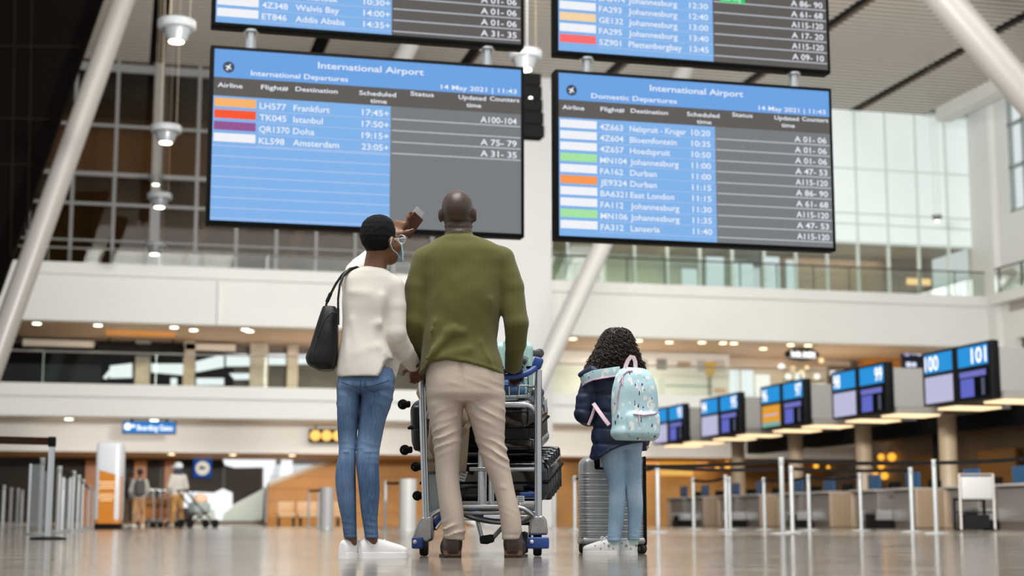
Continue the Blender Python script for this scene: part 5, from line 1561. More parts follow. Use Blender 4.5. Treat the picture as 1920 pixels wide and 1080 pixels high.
def f_blouse(P):
    d = s_loft(P, [sec(501, 676, 716, .056, .005, DW), sec(507, 664, 727, .074, 0, DW), sec(518, 652, 740, .088, 0, DW), sec(535, 645, 746, .098, 0, DW), sec(560, 643, 742, .108, 0, DW), sec(600, 642, 730, .11, 0, DW), sec(640, 639, 730, .115, 0, DW),
                   sec(670, 635, 737, .128, 0, DW), sec(700, 631, 742, .138, 0, DW), sec(722, 631, 744, .142, 0, DW)], 2.2)
    ra = s_limb(P, [jp(737, 537, DW), jp(739, 575, DW - .005), jp(740, 625, DW - .01), jp(757, 658, DW + .08), jp(774, 682, DW + .19)], [.058, .056, .058, .053, .040])
    la = s_limb(P, [jp(661, 528, DW + .0), jp(666, 510, DW + .14), jp(674, 500, DW + .27), jp(706, 470, DW + .31), jp(728, 452, DW + .32)], [.055, .050, .045, .040, .033])
    la = la - crease(P, [(652, 492, 676, 500), (660, 484, 684, 494), (668, 478, 690, 488)], DW + .2, .008, .004)
    ra = ra - crease(P, [(713, 602, 722, 606, 1.6), (720, 610, 745, 640), (722, 650, 760, 660), (745, 668, 772, 680)], DW - .05, .010, .007)
    d = smin(d, np.minimum(ra, la), .02)
    d = d - crease(P, [(716, 555, 712, 606, 1.0), (714, 606, 726, 660, 1.0), (706, 650, 668, 664, .9), (650, 545, 690, 550, .6), (660, 600, 672, 660, .6), (700, 610, 694, 650, .6), (645, 620, 655, 690, .5)], DW - .1, .022, .009)
    d = d + .003 * fnoise(P, 19, 11)
    hz = np.interp(P[0], bhx, bhz)
    front = J(700, 706, DW)[2]
    hz = np.where(P[1] > DW + .03, np.minimum(hz, front), hz)
    torso_zone = P[0] < J(746, 690, DW)[0]
    d = np.where(torso_zone | (P[1] < DW + .02), np.maximum(d, (hz - P[2]) * .9 - np.where(torso_zone, 0, 1.0)), d)
    # front flap swinging past the slit
    fl = s_box(P, (J(733, 685, DW)[0], DW + .055, J(733, 682, DW)[2]), (.085, .02, .12), .009, axes(R(-28), 0, R(-16)))
    d = smin(d, fl, .012)
    d = np.maximum(d, -s_cone(P, jp(700, 499, DW + .015), .055, jp(706, 470, DW + .03), .072))
    return d
sdf_obj('blouse', f_blouse, (OW[0] - .30, DW - .18, .88), (OW[0] + .30, DW + .40, 1.68), .0068, M_IVORY, woman, OW)
def denim_material(name, dark, light, knee):
    m = bpy.data.materials.new(name); m.use_nodes = True
    nt = m.node_tree; N = nt.nodes; L = nt.links; b = N['Principled BSDF']
    b.inputs['Roughness'].default_value = .85; b.inputs['Specular IOR Level'].default_value = .2
    tc = N.new('ShaderNodeTexCoord')
    def noise(scale, st, det=4):
        mp = N.new('ShaderNodeMapping'); mp.inputs['Scale'].default_value = st
        n = N.new('ShaderNodeTexNoise'); n.inputs['Scale'].default_value = scale; n.inputs['Detail'].default_value = det
        L.new(tc.outputs['Object'], mp.inputs['Vector']); L.new(mp.outputs['Vector'], n.inputs['Vector']); return n.outputs['Fac']
    def math_(op, a, bb, c=None):
        q = N.new('ShaderNodeMath'); q.operation = op
        for k, v in enumerate((a, bb, c)):
            if v is None: continue
            if isinstance(v, (int, float)): q.inputs[k].default_value = v
            else: L.new(v, q.inputs[k])
        return q.outputs[0]
    streak = noise(150, (1, 1, .05)); cloud = noise(7, (1, 1, .5))
    sx = N.new('ShaderNodeSeparateXYZ'); L.new(tc.outputs['Object'], sx.inputs[0])
    # washed-out bands worn into the cloth round the knees and thighs
    kz = math_('ABSOLUTE', math_('SUBTRACT', sx.outputs['Z'], knee), 0.0)
    kn = N.new('ShaderNodeMapRange'); kn.inputs['From Min'].default_value = .0; kn.inputs['From Max'].default_value = .10; kn.inputs['To Min'].default_value = .30; kn.inputs['To Max'].default_value = 0
    kn.interpolation_type = 'SMOOTHSTEP'; L.new(kz, kn.inputs['Value'])
    v = math_('MULTIPLY_ADD', streak, .34, math_('MULTIPLY_ADD', cloud, .75, -.10))
    v = math_('ADD', v, math_('MULTIPLY', kn.outputs[0], math_('MULTIPLY', cloud, 1.6)))
    r = N.new('ShaderNodeValToRGB'); r.color_ramp.elements[0].color = lin(dark); r.color_ramp.elements[1].color = lin(light)
    r.color_ramp.elements[0].position = .22; r.color_ramp.elements[1].position = .85
    L.new(v, r.inputs[0]); L.new(r.outputs[0], b.inputs['Base Color'])
    bp = N.new('ShaderNodeBump'); bp.inputs['Strength'].default_value = .12; bp.inputs['Distance'].default_value = .003
    L.new(streak, bp.inputs['Height']); L.new(bp.outputs['Normal'], b.inputs['Normal'])
    return m
M_JEAN = denim_material('blue_denim', '#34496a', '#7f9abb', .535)
def f_jeans(P):
    d = s_loft(P, [sec(690, 638, 735, .105, .01, DW), sec(706, 634, 740, .112, .008, DW), sec(722, 633, 738, .12, -.005, DW), sec(732, 634, 736, .11, -.005, DW), sec(738, 640, 730, .09, 0, DW)], 2.25)
    L_ = s_loft(P, [sec(725, 633, 676, .095, 0, DW), sec(760, 632, 675, .092, 0, DW), sec(791, 632, 672, .084, 0, DW), sec(820, 634, 669, .074, 0, DW), sec(847, 636, 667, .066, 0, DW), sec(870, 631, 666, .066, -.005, DW), sec(898, 629, 666, .066, -.01, DW), sec(935, 633, 667, .060, -.005, DW), sec(972, 640, 667, .050, 0, DW), sec(995, 643, 669, .045, 0, DW), sec(1009, 644, 670, .044, 0, DW)], 2.1)
    R2 = s_loft(P, [sec(725, 678, 739, .098, 0, DW), sec(757, 676, 734, .094, 0, DW), sec(791, 673, 723, .084, 0, DW), sec(820, 670, 716, .075, 0, DW), sec(847, 669, 711, .067, 0, DW), sec(870, 669, 711, .067, -.005, DW), sec(902, 671, 712, .066, -.01, DW), sec(935, 675, 711, .060, -.005, DW), sec(972, 679, 709, .050, 0, DW), sec(995, 682, 709, .045, 0, DW), sec(1009, 683, 710, .044, 0, DW)], 2.1)
    d = smin(d, np.minimum(L_, R2), .010)
    xm = J(672, 800, DW)[0]
    d = d - wrinkle(P, 852, DW, .045, .0060, .034, .10, 1, xm) - wrinkle(P, 752, DW, .05, .0045, .050, .45, 5, xm) - wrinkle(P, 985, DW, .05, .0035, .030, .2, 7, xm)
    d = d - crease(P, [(676, 741, 725, 728, .8), (636, 745, 670, 741, .8), (637, 846, 666, 847, .8), (671, 847, 709, 848, .8)], DW - .07, .006, .005)
    d = d + .0022 * fnoise(P, 24, 4)
    hemz_ = J(700, 1003, DW)[2]
    d = d + .003 * np.exp(-((P[2] - hemz_) / .003) ** 2)
    d = np.maximum(d, P[2] - J(700, 690, DW)[2])
    return d
jw = sdf_obj('jeans', f_jeans, (OW[0] - .26, DW - .17, .09), (OW[0] + .16, DW + .16, .98), .0062, M_JEAN, woman, OW)
def cast(bvh, px, py, lift=.003):
    o = Vector((0, 0, CAMH)); d = ray(px, py).normalized()
    h, n, _, _ = bvh.ray_cast(o, d)
    if h is None: return None
    if n.dot(d) > 0: n = -n
    return np.array(h + n * lift)
def on_path(bvh, pts, n=20, lift=.003):
    out = []
    for i in range(len(pts) - 1):
        m_ = n // (len(pts) - 1) + 1
        for k in range(m_):
            s = k / m_
            p = cast(bvh, pts[i][0] + (pts[i + 1][0] - pts[i][0]) * s, pts[i][1] + (pts[i + 1][1] - pts[i][1]) * s, lift)
            if p is not None: out.append(p)
    return out
def bvh_of(ob, off): return BVHTree.FromPolygons([Vector((v.co.x + off[0], v.co.y + off[1], v.co.z)) for v in ob.data.vertices], [tuple(p.vertices) for p in ob.data.polygons])
bvh_jw = bvh_of(jw, OW)
M_SEAM = mat('denim_seam', '#2b3c58', 0.9)
for pts in ([(677, 712), (676, 724), (675, 736)], [(640, 716), (655, 722), (672, 727)], [(679, 727), (700, 723), (733, 712)], [(684, 714), (686, 728), (700, 735), (716, 729)]):
    q = on_path(bvh_jw, pts, 18, .0005)
    if len(q) > 3: mb = MB(); mb.tube([p - OW for p in q], .0016, 5); mb.build('seam', M_SEAM, jw)
M_WHITECANVAS = mat('white_canvas', '#f3f1ee', 0.6, bump=(500, .1))
M_WSOLE = mat('white_rubber', '#f4f2ef', 0.45)
for (px, yw, lx) in ((652, 34, .255), (690, 62, .255)):
    ax = J(px, 1030, DW)[0]
    heel = np.array([ax - .045 * math.sin(R(yw)), DW + .02 - .05 * math.cos(R(yw)), 0])
    s_ = shoe('sneaker', woman, OW, heel, R(yw), lx, 'sneaker', M_WHITECANVAS, M_WSOLE, .026, .0048, .98)
    mb = MB()
    for k in range(4):
        t = .13 + .022 * k; zt = .092 - .010 * k
        c = np.array([heel[0] + math.sin(R(yw)) * t, heel[1] + math.cos(R(yw)) * t, zt]) - OW
        e = np.array([math.cos(R(yw)), -math.sin(R(yw)), 0]) * .022
        mb.tube([c - e - np.array([0, 0, .012]), c, c + e - np.array([0, 0, .012])], .0028, 6)
    mb.build('lace', M_WHITECANVAS, s_)
# mask, glasses, necklace
def hl(x, y, z, c=wc, M=wM, s=.98): return np.array(c) + s * (x * M[0] + y * M[1] + z * M[2])
M_MASK = mat('pale_blue_mask', '#b9d4e6', 0.8)
mb = MB(); vs = []; fs = []
nu, nv = 13, 7
for j in range(nv):
    v = j / (nv - 1)
    for i in range(nu):
        a = (i / (nu - 1) - .5) * 2.2
        r = .074 + .006 * math.sin(v * 18.8)
        z = -.028 - .102 * v
        y = .036 + (.098 - .02 * abs(v - .45)) * math.cos(a) * .98 - .0
        vs.append(hl(math.sin(a) * (r + .004), y - .0, z) - OW)
for j in range(nv - 1):
    for i in range(nu - 1):
        q = j * nu + i; fs.append((q, q + 1, q + nu + 1, q + nu))
mb.add(vs, fs)
msk = mb.build('face_mask', M_MASK, woman, 60)
sol = msk.modifiers.new('thickness', 'SOLIDIFY'); sol.thickness = .003
mb = MB()
for q in (1, -1):
    mb.tube([hl(q * .070, .075, -.035) - OW, hl(q * .088, .03, -.010) - OW, hl(q * .092, -.02, .005) - OW, hl(q * .094, -.034, -.02) - OW, hl(q * .092, -.02, -.05) - OW, hl(q * .086, .02, -.075) - OW, hl(q * .066, .06, -.105) - OW], .0022, 6)
mb.build('ear_loop', M_MASK, msk)
gl = MB()
for q in (1, -1):
    ring = [hl(q * .035 + .027 * math.cos(a), .124 - .03 * abs(.035 * q + .027 * math.cos(a)) * 8 * abs(.035 * q + .027 * math.cos(a)), -.010 + .022 * math.sin(a)) - OW for a in [2 * math.pi * k / 20 for k in range(20)]]
    gl.tube(ring, .0022, 6, closed=True)
    gl.tube([hl(q * .062, .118, -.004) - OW, hl(q * .086, .06, .0) - OW, hl(q * .093, -.01, .002) - OW, hl(q * .092, -.03, -.012) - OW], .0022, 6)
gl.tube([hl(-.01, .124, -.006) - OW, hl(.01, .124, -.006) - OW], .002, 6)
gl.build('eyeglasses', mat('clear_frame', '#cfd3d6', 0.15, spec=.8), woman)
nk = MB(); ring = []
for i in range(36):
    a = 2 * math.pi * i / 36
    ring.append(np.array([J(702, 500, DW)[0] + .060 * math.cos(a), DW + .008 + .062 * math.sin(a), J(702, 500, DW)[2] - .004 + .012 * math.cos(a * 2) * .3]) - OW)
nk.tube(ring, .0016, 5, closed=True); nk.ball(ring[26] + np.array([0, -.002, -.006]), .005, 8)
nk.build('necklace', mat('fine_silver', '#d8cdb8', 0.2, 1.0), woman)

# passport and boarding pass held in the raised hand
def flat_card(name, label, cat, corners_mid, long_vec_px, size, tilt, m, r, thick, D, lift=0.0, group=None):
    c = jp(*corners_mid, D)
    a, b_ = jp(*long_vec_px[0], D), jp(*long_vec_px[1], D)
    e1 = (b_ - a) / np.linalg.norm(b_ - a)
    side = np.array([e1[2], 0, -e1[0]])
    e2 = side * math.cos(tilt) + np.array([0, 1, 0]) * math.sin(tilt)
    n = np.cross(e1, e2)
    M = Matrix((e2, e1, n)).transposed()
    t = MB().rbox((0, 0, 0), (size[0], size[1], thick), r, M).build(name, m, None)
    t.location = W(c[0] + n[0] * lift, c[1] + n[1] * lift, c[2] + n[2] * lift); t.rotation_euler = (0, 0, -YAW)
    return tag(t, label, cat, group), M
pp, PM = flat_card('passport', 'maroon brown passport held up in the hand of the woman', 'passport', (772, 422), ((757, 441), (785, 403)), (.088, .125), R(52), mat('maroon_cover', '#5a2c1c', 0.5), .001, .006, DW + .405)
bp_, _ = flat_card('boarding_pass', 'white boarding pass slip tucked inside the raised passport', 'boarding pass', (770.5, 421), ((755, 443), (786, 400)), (.074, .19), R(52), mat('white_card', '#e9e9ea', 0.6), .0006, .0012, DW + .405, .0045)

# shoulder bag
M_BAG = mat('black_leather', '#08080a', 0.45, bump=(120, .12), spec=.3)
OB = np.array([J(606, 640, 7.83)[0], 7.83, 0.0])
bag = thing('tote_bag', 'black leather tote bag hanging from the shoulder of the woman in ivory', 'bag', W(OB[0], OB[1], 0), -YAW)
def f_bag(P):
    d = s_loft(P, [sec(574, 606, 630, .030, .0, 7.83), sec(585, 602, 634, .045, 0, 7.83), sec(610, 594, 634, .065, 0, 7.83), sec(650, 583, 633, .085, 0, 7.83), sec(676, 575, 632, .095, 0, 7.83), sec(686, 580, 630, .092, 0, 7.83), sec(695, 597, 625, .07, 0, 7.83)], 3.2)
    d = d + crease(P, [(600, 590, 590, 690, 1.0)], 7.83 - .07, .006, .004) - crease(P, [(612, 600, 606, 690, .6), (625, 620, 628, 680, .5)], 7.83 - .08, .02, .005)
    return d + .002 * fnoise(P, 20, 8)
sdf_obj('bag_body', f_bag, (OB[0] - .14, 7.68, .88), (OB[0] + .16, 8.0, 1.30), .006, M_BAG, bag, OB)
bvh_bag = bvh_of(bag.children[0], OB)
mb = MB()
_q = [cast(bvh_bag, *p, .001) for p in [(630, 586), (622, 585), (614, 592), (607, 603), (601, 616), (596, 630), (591, 646), (587, 660), (585, 676), (592, 687), (600, 693)]]
_q = [p - OB for p in _q if p is not None]
if len(_q) > 2: mb.tube(_q, .0035, 6); mb.build('panel_piping', mat('bag_edge', '#1d1d20', 0.4), bag)
def relp(px, py, D, off): return jp(px, py, D) - off
for nm, pts in (('strap', [(610, 584, 7.83), (612, 570, 7.83), (619, 553, 7.84), (630, 532, 7.85), (642, 515, 7.85), (655, 505, 7.865), (668, 502, 7.89), (676, 508, 7.96)]),
                ('strap', [(634, 606, 7.75), (634, 585, 7.745), (634, 560, 7.75), (637, 535, 7.762), (644, 517, 7.785), (655, 505.5, 7.81), (668, 502.5, 7.85), (678, 506, 7.93)])):
    mb = MB(); mb.tube([relp(*p, OB) for p in pts], .009, 8, flat=(.022, .010)); mb.build(nm, M_BAG, bag)
mb = MB(); mb.tube([relp(634, 578, 7.745, OB), relp(634, 608, 7.738, OB)], .014, 8, flat=(.03, .012)); mb.tube([relp(613, 566, 7.83, OB), relp(620, 550, 7.837, OB)], .014, 8, flat=(.028, .016)); mb.build('strap_tab', M_BAG, bag)
MB().cyl(relp(611, 574, 7.83, OB), relp(611, 579, 7.83, OB), .008).build('strap_ring', mat('bronze_ring', '#8f7950', 0.3, 1.0), bag)

# ------------------------------------------------------------------ girl
DG = 8.6
OG = np.array([J(1155, 1041, DG)[0], DG, 0.0])
girl = thing('person', 'small girl with long curly hair, navy jacket, pale jeans and white star sneakers', 'person', W(OG[0], OG[1], 0), -YAW)
SKIN_G = mat('warm_brown_skin', '#8a5f42', 0.45)
GY = R(-28)
gM = axes(GY, R(12)); gc = jp(1152, 662, DG + .01)
def f_gbody(P):
    d = head_sdf(P, gc, gM, .86)
    d = smin(d, s_cone(P, jp(1150, 705, DG), .045, jp(1152, 678, DG), .040), .02)
    d = smin(d, s_loft(P, [sec(705, 1118, 1185, .06, 0, DG), sec(760, 1122, 1190, .07, 0, DG), sec(815, 1134, 1194, .055, 0, DG)]), .03)
    for pts, rs in (([jp(1105, 715, DG), jp(1089, 778, DG - .02), jp(1104, 782, DG + .16)], [.035, .03, .022]),
                    ([jp(1198, 715, DG), jp(1208, 780, DG + .03), jp(1204, 824, DG + .04)], [.035, .028, .020]),
                    ([jp(1152, 860, DG), jp(1155, 930, DG), jp(1152, 1022, DG)], [.034, .028, .019]),
                    ([jp(1187, 860, DG + .01), jp(1190, 930, DG + .02), jp(1188, 1022, DG + .03)], [.032, .026, .019])):
        d = smin(d, s_limb(P, pts, rs), .015)
    d = smin(d, hand_sdf(P, jp(1105, 782, DG + .17), (.3, .9, .1), (-.5, -.3, .8), -1, (.5, .5, .5, .5), .72), .01)
    d = smin(d, hand_sdf(P, jp(1203, 826, DG + .05), (-.1, .9, -.3), (.9, -.1, .3), -1, (.9, .9, .9, .9), .66), .01)
    return d
sdf_obj('body', f_gbody, (OG[0] - .30, DG - .14, .03), (OG[0] + .24, DG + .34, 1.24), .0065, SKIN_G, girl, OG)
eyes(gc, gM, .86, girl, OG)
# hair: a dark core under several hundred corkscrew curls
HAIRSEC = [sec(615, 1146, 1168, .030, .0, DG), sec(620, 1137, 1177, .050, 0, DG), sec(632, 1129, 1184, .076, 0, DG), sec(650, 1123, 1188, .092, 0, DG), sec(668, 1116, 1194, .10, 0, DG), sec(684, 1107, 1201, .10, 0, DG), sec(694, 1106, 1202, .095, 0, DG), sec(703, 1118, 1194, .08, 0, DG)]
def f_ghair(P):
    d = s_loft(P, HAIRSEC, 2.0) + .006 * fnoise(P, 90, 3) + .004 * fnoise(P, 180, 1)
    Q = to_local(P, gc, gM, .86)
    face = s_ell(Q, (0, .11, -.06), (.06, .08, .085))
    return np.maximum(d, -face)
M_CURL = mat('dark_curls', '#281a12', 0.40, noise=(60, .5), spec=.4)
hr = sdf_obj('hair', f_ghair, (OG[0] - .2, DG - .14, .95), (OG[0] + .2, DG + .14, 1.26), .005, M_CURL, girl, OG)
rnd = random.Random(5)
mb = MB()
S_ = np.array(sorted(HAIRSEC))
def ring_at(z, a, k=1.0):
    zz = min(max(z, S_[0, 0]), S_[-1, 0])
    cx, cy, rx, ry = (float(np.interp(zz, S_[:, 0], S_[:, c])) for c in range(1, 5))
    return np.array([cx + rx * k * math.cos(a), cy + ry * k * math.sin(a), z])
for i in range(860):
    a = rnd.uniform(math.pi * .86, math.pi * 2.14) if i < 780 else rnd.uniform(0, math.pi)
    z0 = rnd.uniform(J(1150, 690, DG)[2], J(1150, 614, DG)[2])
    ln = rnd.uniform(.07, .17)
    r = rnd.uniform(.004, .009); turns = ln / rnd.uniform(.026, .046); push = rnd.choice((0, 0, .03, .07, .13)); ph = rnd.uniform(0, 6.28)
    pts = []
    n = int(ln / .0042)
    zend = max(z0 - ln, J(1150, rnd.uniform(696, 707), DG)[2])
    for k in range(n):
        s = k / (n - 1)
        z = z0 + (zend - z0) * s
        c = ring_at(z, a + .16 * math.sin(s * 3 + ph), 1.0 + (.05 + push) * s)
        t = ph + s * turns * 2 * math.pi
        ca, sa = math.cos(a), math.sin(a)
        pts.append(c + np.array([ca, sa, 0]) * (r * math.cos(t) + .004) + np.array([-sa, ca, 0]) * (r * math.sin(t) + .012 * math.sin(s * 2.2 + ph * 3)) - OG)
    if n > 5: mb.tube(pts, [.0023 if 0 < k < n - 1 else .001 for k in range(n)], 4)
mb.build('curl', M_CURL, hr, 180, kind='stuff')

M_PUFF = mat('navy_nylon', '#14223f', 0.6, noise=(6, .15), bump=(60, .15))
ghx = [J(p, 840, DG)[0] for p in (1104, 1112, 1124, 1140, 1160, 1185, 1222)]
ghz = [J(1150, p, DG - .05)[2] for p in (858, 862, 859, 847, 838, 832, 827)]
def f_jacket(P):
    d = s_loft(P, [sec(684, 1112, 1190, .07, 0, DG), sec(694, 1098, 1200, .085, 0, DG), sec(706, 1100, 1205, .10, 0, DG), sec(740, 1110, 1208, .118, 0, DG), sec(780, 1112, 1208, .122, 0, DG), sec(820, 1109, 1212, .128, 0, DG), sec(865, 1106, 1216, .13, 0, DG)], 2.3)
    la = s_limb(P, [jp(1109, 716, DG), jp(1099, 748, DG - .01), jp(1094, 776, DG - .02), jp(1102, 785, DG + .07), jp(1108, 782, DG + .16)], [.054, .054, .050, .046, .036])
    ra = s_limb(P, [jp(1196, 716, DG), jp(1206, 770, DG + .03), jp(1206, 832, DG + .04)], [.054, .047, .034])
    d = smin(d, np.minimum(la, ra), .02)
    # hood and collar
    d = smin(d, s_ell(P, jp(1145, 700, DG - .075), (.115, .05, .035)), .02)
    d = smin(d, s_cone(P, jp(1090, 704, DG - .03), .020, jp(1112, 694, DG - .06), .03), .015)
    seg = (P[2] + .08 * (P[0] - OG[0]) + .012 * fnoise(P, 8, 4)) / .085
    d = d + .0055 * np.exp(-((seg - np.round(seg)) * .085 / .009) ** 2)
    d = d + .0028 * fnoise(P, 36, 6) + .002 * fnoise(P, 80, 2)
    hz = np.interp(P[0], ghx, ghz)
    arm_zone = (P[0] > J(1199, 830, DG)[0]) & (P[1] > DG - .02)
    d = np.where(arm_zone, np.maximum(d, J(1206, 845, DG)[2] - P[2]), np.maximum(d, (hz - P[2]) * .9))
    d = d - .004 * np.exp(-((P[2] - hz - .008) / .007) ** 2)
    return d
sdf_obj('jacket', f_jacket, (OG[0] - .28, DG - .2, .50), (OG[0] + .26, DG + .26, 1.07), .006, M_PUFF, girl, OG)
MB().ball(relp(1207, 838, DG + .04, OG), (.030, .030, .016), 14).build('fleece_cuff', mat('cream_fleece', '#cfc3b2', 0.95), girl)
M_PALEJ = denim_material('pale_denim', '#86a3bd', '#b9d0e0', .33)
def f_gjeans(P):
    d = s_loft(P, [sec(812, 1130, 1206, .082, 0, DG), sec(832, 1126, 1205, .084, 0, DG), sec(844, 1127, 1203, .076, 0, DG)], 2.2)
    L_ = s_loft(P, [sec(830, 1124, 1172, .072, 0, DG), sec(850, 1124, 1174, .076, 0, DG), sec(870, 1129, 1176, .070, 0, DG), sec(892, 1135, 1175, .064, 0, DG), sec(915, 1140, 1173, .058, 0, DG), sec(949, 1141, 1172, .054, 0, DG), sec(980, 1140, 1169, .050, 0, DG), sec(1015, 1139, 1164, .046, 0, DG)], 2.1)
    R2 = s_loft(P, [sec(830, 1168, 1204, .070, .006, DG), sec(850, 1168, 1203, .074, .008, DG), sec(890, 1171, 1203, .064, .02, DG), sec(928, 1174, 1205, .058, .02, DG), sec(958, 1178, 1206, .052, .025, DG), sec(985, 1178, 1203, .048, .03, DG), sec(1012, 1177, 1200, .044, .03, DG)], 2.1)
    d = smin(d, np.minimum(L_, R2), .012)
    xm = J(1165, 900, DG)[0]
    d = d - wrinkle(P, 915, DG, .05, .0045, .036, .3, 1, xm) - wrinkle(P, 866, DG, .03, .003, .034, -.3, 2, xm) - wrinkle(P, 1000, DG, .03, .003, .03, .2, 3, xm)
    d = d + .002 * fnoise(P, 28, 3)
    d = d + .0025 * np.exp(-((P[2] - J(1150, 1008, DG)[2]) / .003) ** 2)
    return d
sdf_obj('jeans', f_gjeans, (OG[0] - .12, DG - .12, .06), (OG[0] + .17, DG + .14, .64), .0055, M_PALEJ, girl, OG)
def star(mb, c, ex, ey, r):
    P_ = [Vector(c) + (Vector(ex) * math.cos(a) + Vector(ey) * math.sin(a)) * (r if k % 2 == 0 else r * .42) for k, a in enumerate([math.pi / 2 + math.pi * k / 5 for k in range(10)])]
    mb.add(P_, [tuple(range(10))])
for (px, yw, dd, lx) in ((1160, -70, 0.0, .20), (1194, -62, .03, .19)):
    heel = np.array([J(px, 1041, DG)[0], DG + dd - .005, 0])
    s_ = shoe('sneaker', girl, OG, heel, R(yw), lx, 'sneaker', M_WHITECANVAS, M_WSOLE, .018, .0045, .84)
    mb = MB(); f, ol = shoe_fn(heel, R(yw), lx, 'sneaker', .84)
    tx, ty = math.sin(R(yw)), math.cos(R(yw)); sx, sy = ty, -tx
    for (t, z, r) in ((.045, .05, .011), (.09, .035, .007), (.12, .05, .006), (.02, .035, .006), (.07, .062, .006)):
        w = float(np.interp(t, np.array([0, .06, .2, .45, .7, .88, 1]) * lx, np.array([.018, .030, .036, .037, .047, .042, .010]) * .84)) + .0035
        # side that faces the viewer
        q = -1 if sy > 0 else 1
        c = np.array([heel[0] + tx * t + q * sx * w, heel[1] + ty * t + q * sy * w, z]) - OG
        star(mb, c, (tx, ty, 0), (0, 0, 1), r)
    mb.build('star_print', mat('grey_star', '#8b8b93', 0.6), s_)
    mb = MB()
    for k in range(3):
        t = .085 + .02 * k; c = np.array([heel[0] + tx * t, heel[1] + ty * t, .082 - .009 * k]) - OG; e = np.array([sx, sy, 0]) * .02
        mb.tube([c - e - np.array([0, 0, .012]), c, c + e - np.array([0, 0, .012])], .0028, 6)
    if yw == -70:
        c = np.array([heel[0] + tx * .08, heel[1] + ty * .08, .09]) - OG
        for q in (-1, 1): mb.tube([c, c + np.array([q * .012, -.012, .010]), c + np.array([q * .022, -.02, -.004]), c + np.array([q * .010, -.016, -.006]), c], .0028, 6)
    mb.build('lace', M_WHITECANVAS, s_)
    MB().lathe([(.027, .055), (.027, .085), (.026, .10)], np.array([J(px - 8 if yw == -70 else px - 6, 1020, DG)[0], DG + dd, 0]) - OG, 20).build('sock', mat('mint_sock', '#b9d8cf', 0.85), girl)

# backpack
def bird_material():
    m = bpy.data.materials.new('bird_print_canvas'); m.use_nodes = True
    nt = m.node_tree; N = nt.nodes; L = nt.links; b = N['Principled BSDF']
    b.inputs['Roughness'].default_value = .75; b.inputs['Specular IOR Level'].default_value = .25
    tc = N.new('ShaderNodeTexCoord')
    def blobs(scale, rad, off, stretch):
        mp = N.new('ShaderNodeMapping'); mp.inputs['Location'].default_value = off; mp.inputs['Scale'].default_value = stretch
        mp.inputs['Rotation'].default_value = (0, .6, 0)
        v = N.new('ShaderNodeTexVoronoi'); v.inputs['Scale'].default_value = scale; v.inputs['Randomness'].default_value = .75
        n = N.new('ShaderNodeTexNoise'); n.inputs['Scale'].default_value = 70
        ad = N.new('ShaderNodeMath'); ad.operation = 'MULTIPLY_ADD'; ad.inputs[1].default_value = .5
        L.new(tc.outputs['Object'], mp.inputs['Vector']); L.new(mp.outputs['Vector'], v.inputs['Vector']); L.new(tc.outputs['Object'], n.inputs['Vector'])
        L.new(n.outputs['Fac'], ad.inputs[0]); L.new(v.outputs['Distance'], ad.inputs[2])
        lt = N.new('ShaderNodeMath'); lt.operation = 'LESS_THAN'; lt.inputs[1].default_value = rad + .25
        L.new(ad.outputs[0], lt.inputs[0]); return lt
    base = lin('#b4d3da')
    w1 = blobs(21, .30, (0, 0, 0), (1, .6, 1)); w2 = blobs(21, .20, (.012, 0, .012), (1.5, .5, .6)); n1 = blobs(21, .16, (-.013, 0, .012), (2.0, .5, .7)); n2 = blobs(16, .07, (.3, .1, .2), (1, .4, 2.6))
    cur = None
    def over(prev, fac, col):
        mx = N.new('ShaderNodeMix'); mx.data_type = 'RGBA'
        L.new(fac.outputs[0], mx.inputs['Factor'])
        if prev is None: mx.inputs['A'].default_value = base
        else: L.new(prev, mx.inputs['A'])
        mx.inputs['B'].default_value = col; return mx.outputs['Result']
    cur = over(None, n2, lin('#93b3bb')); cur = over(cur, w1, lin('#e3e3df')); cur = over(cur, w2, lin('#ecebe7')); cur = over(cur, n1, lin('#47587a'))
    L.new(cur, b.inputs['Base Color'])
    return m
M_BIRD = bird_material()
M_PINK = mat('pink_webbing', '#d9a3bb', 0.7)
M_PALEPINK = mat('pale_pink_trim', '#e3c6cd', 0.7)
bM = axes(GY)                       # rows right, forward, up of the girl's back
bc = jp(1190, 762, DG - .20)
OBP = np.array([bc[0], bc[1], 0.0])
bk = thing('backpack', 'light blue bird print backpack with pink zips on the back of the girl', 'backpack', W(OBP[0], OBP[1], 0), -YAW)
zb, zt = J(1190, 826, DG - .17)[2], J(1190, 690, DG - .17)[2]
def f_pack(P):
    Q = to_local(P, (bc[0], bc[1], 0), bM)
    h = zt - zb
    d = s_loft(Q, [(zb, 0, .0, .108, .05), (zb + .012, 0, 0, .123, .066), (zb + .08, 0, 0, .130, .074), (zb + .2, 0, 0, .126, .072), (zt - .08, 0, 0, .112, .064), (zt - .03, 0, .005, .092, .052), (zt - .008, 0, .01, .07, .036), (zt, 0, .01, .045, .02)], 3.2)
    p = s_box(Q, (.006, -.078, zb + .078), (.205, .05, .135), .03)
    d = smin(d, p, .012)
    d = d + .003 * fnoise(P, 24, 2) - crease(P, [(1172, 700, 1180, 820, .8), (1200, 700, 1225, 702, .6), (1150, 790, 1160, 820, .6)], DG - .25, .014, .004)
    return d
pk = sdf_obj('bag_body', f_pack, (bc[0] - .2, bc[1] - .2, zb - .02), (bc[0] + .2, bc[1] + .2, zt + .03), .005, M_BIRD, bk, OBP)
bvh_pack = bvh_of(pk, OBP)
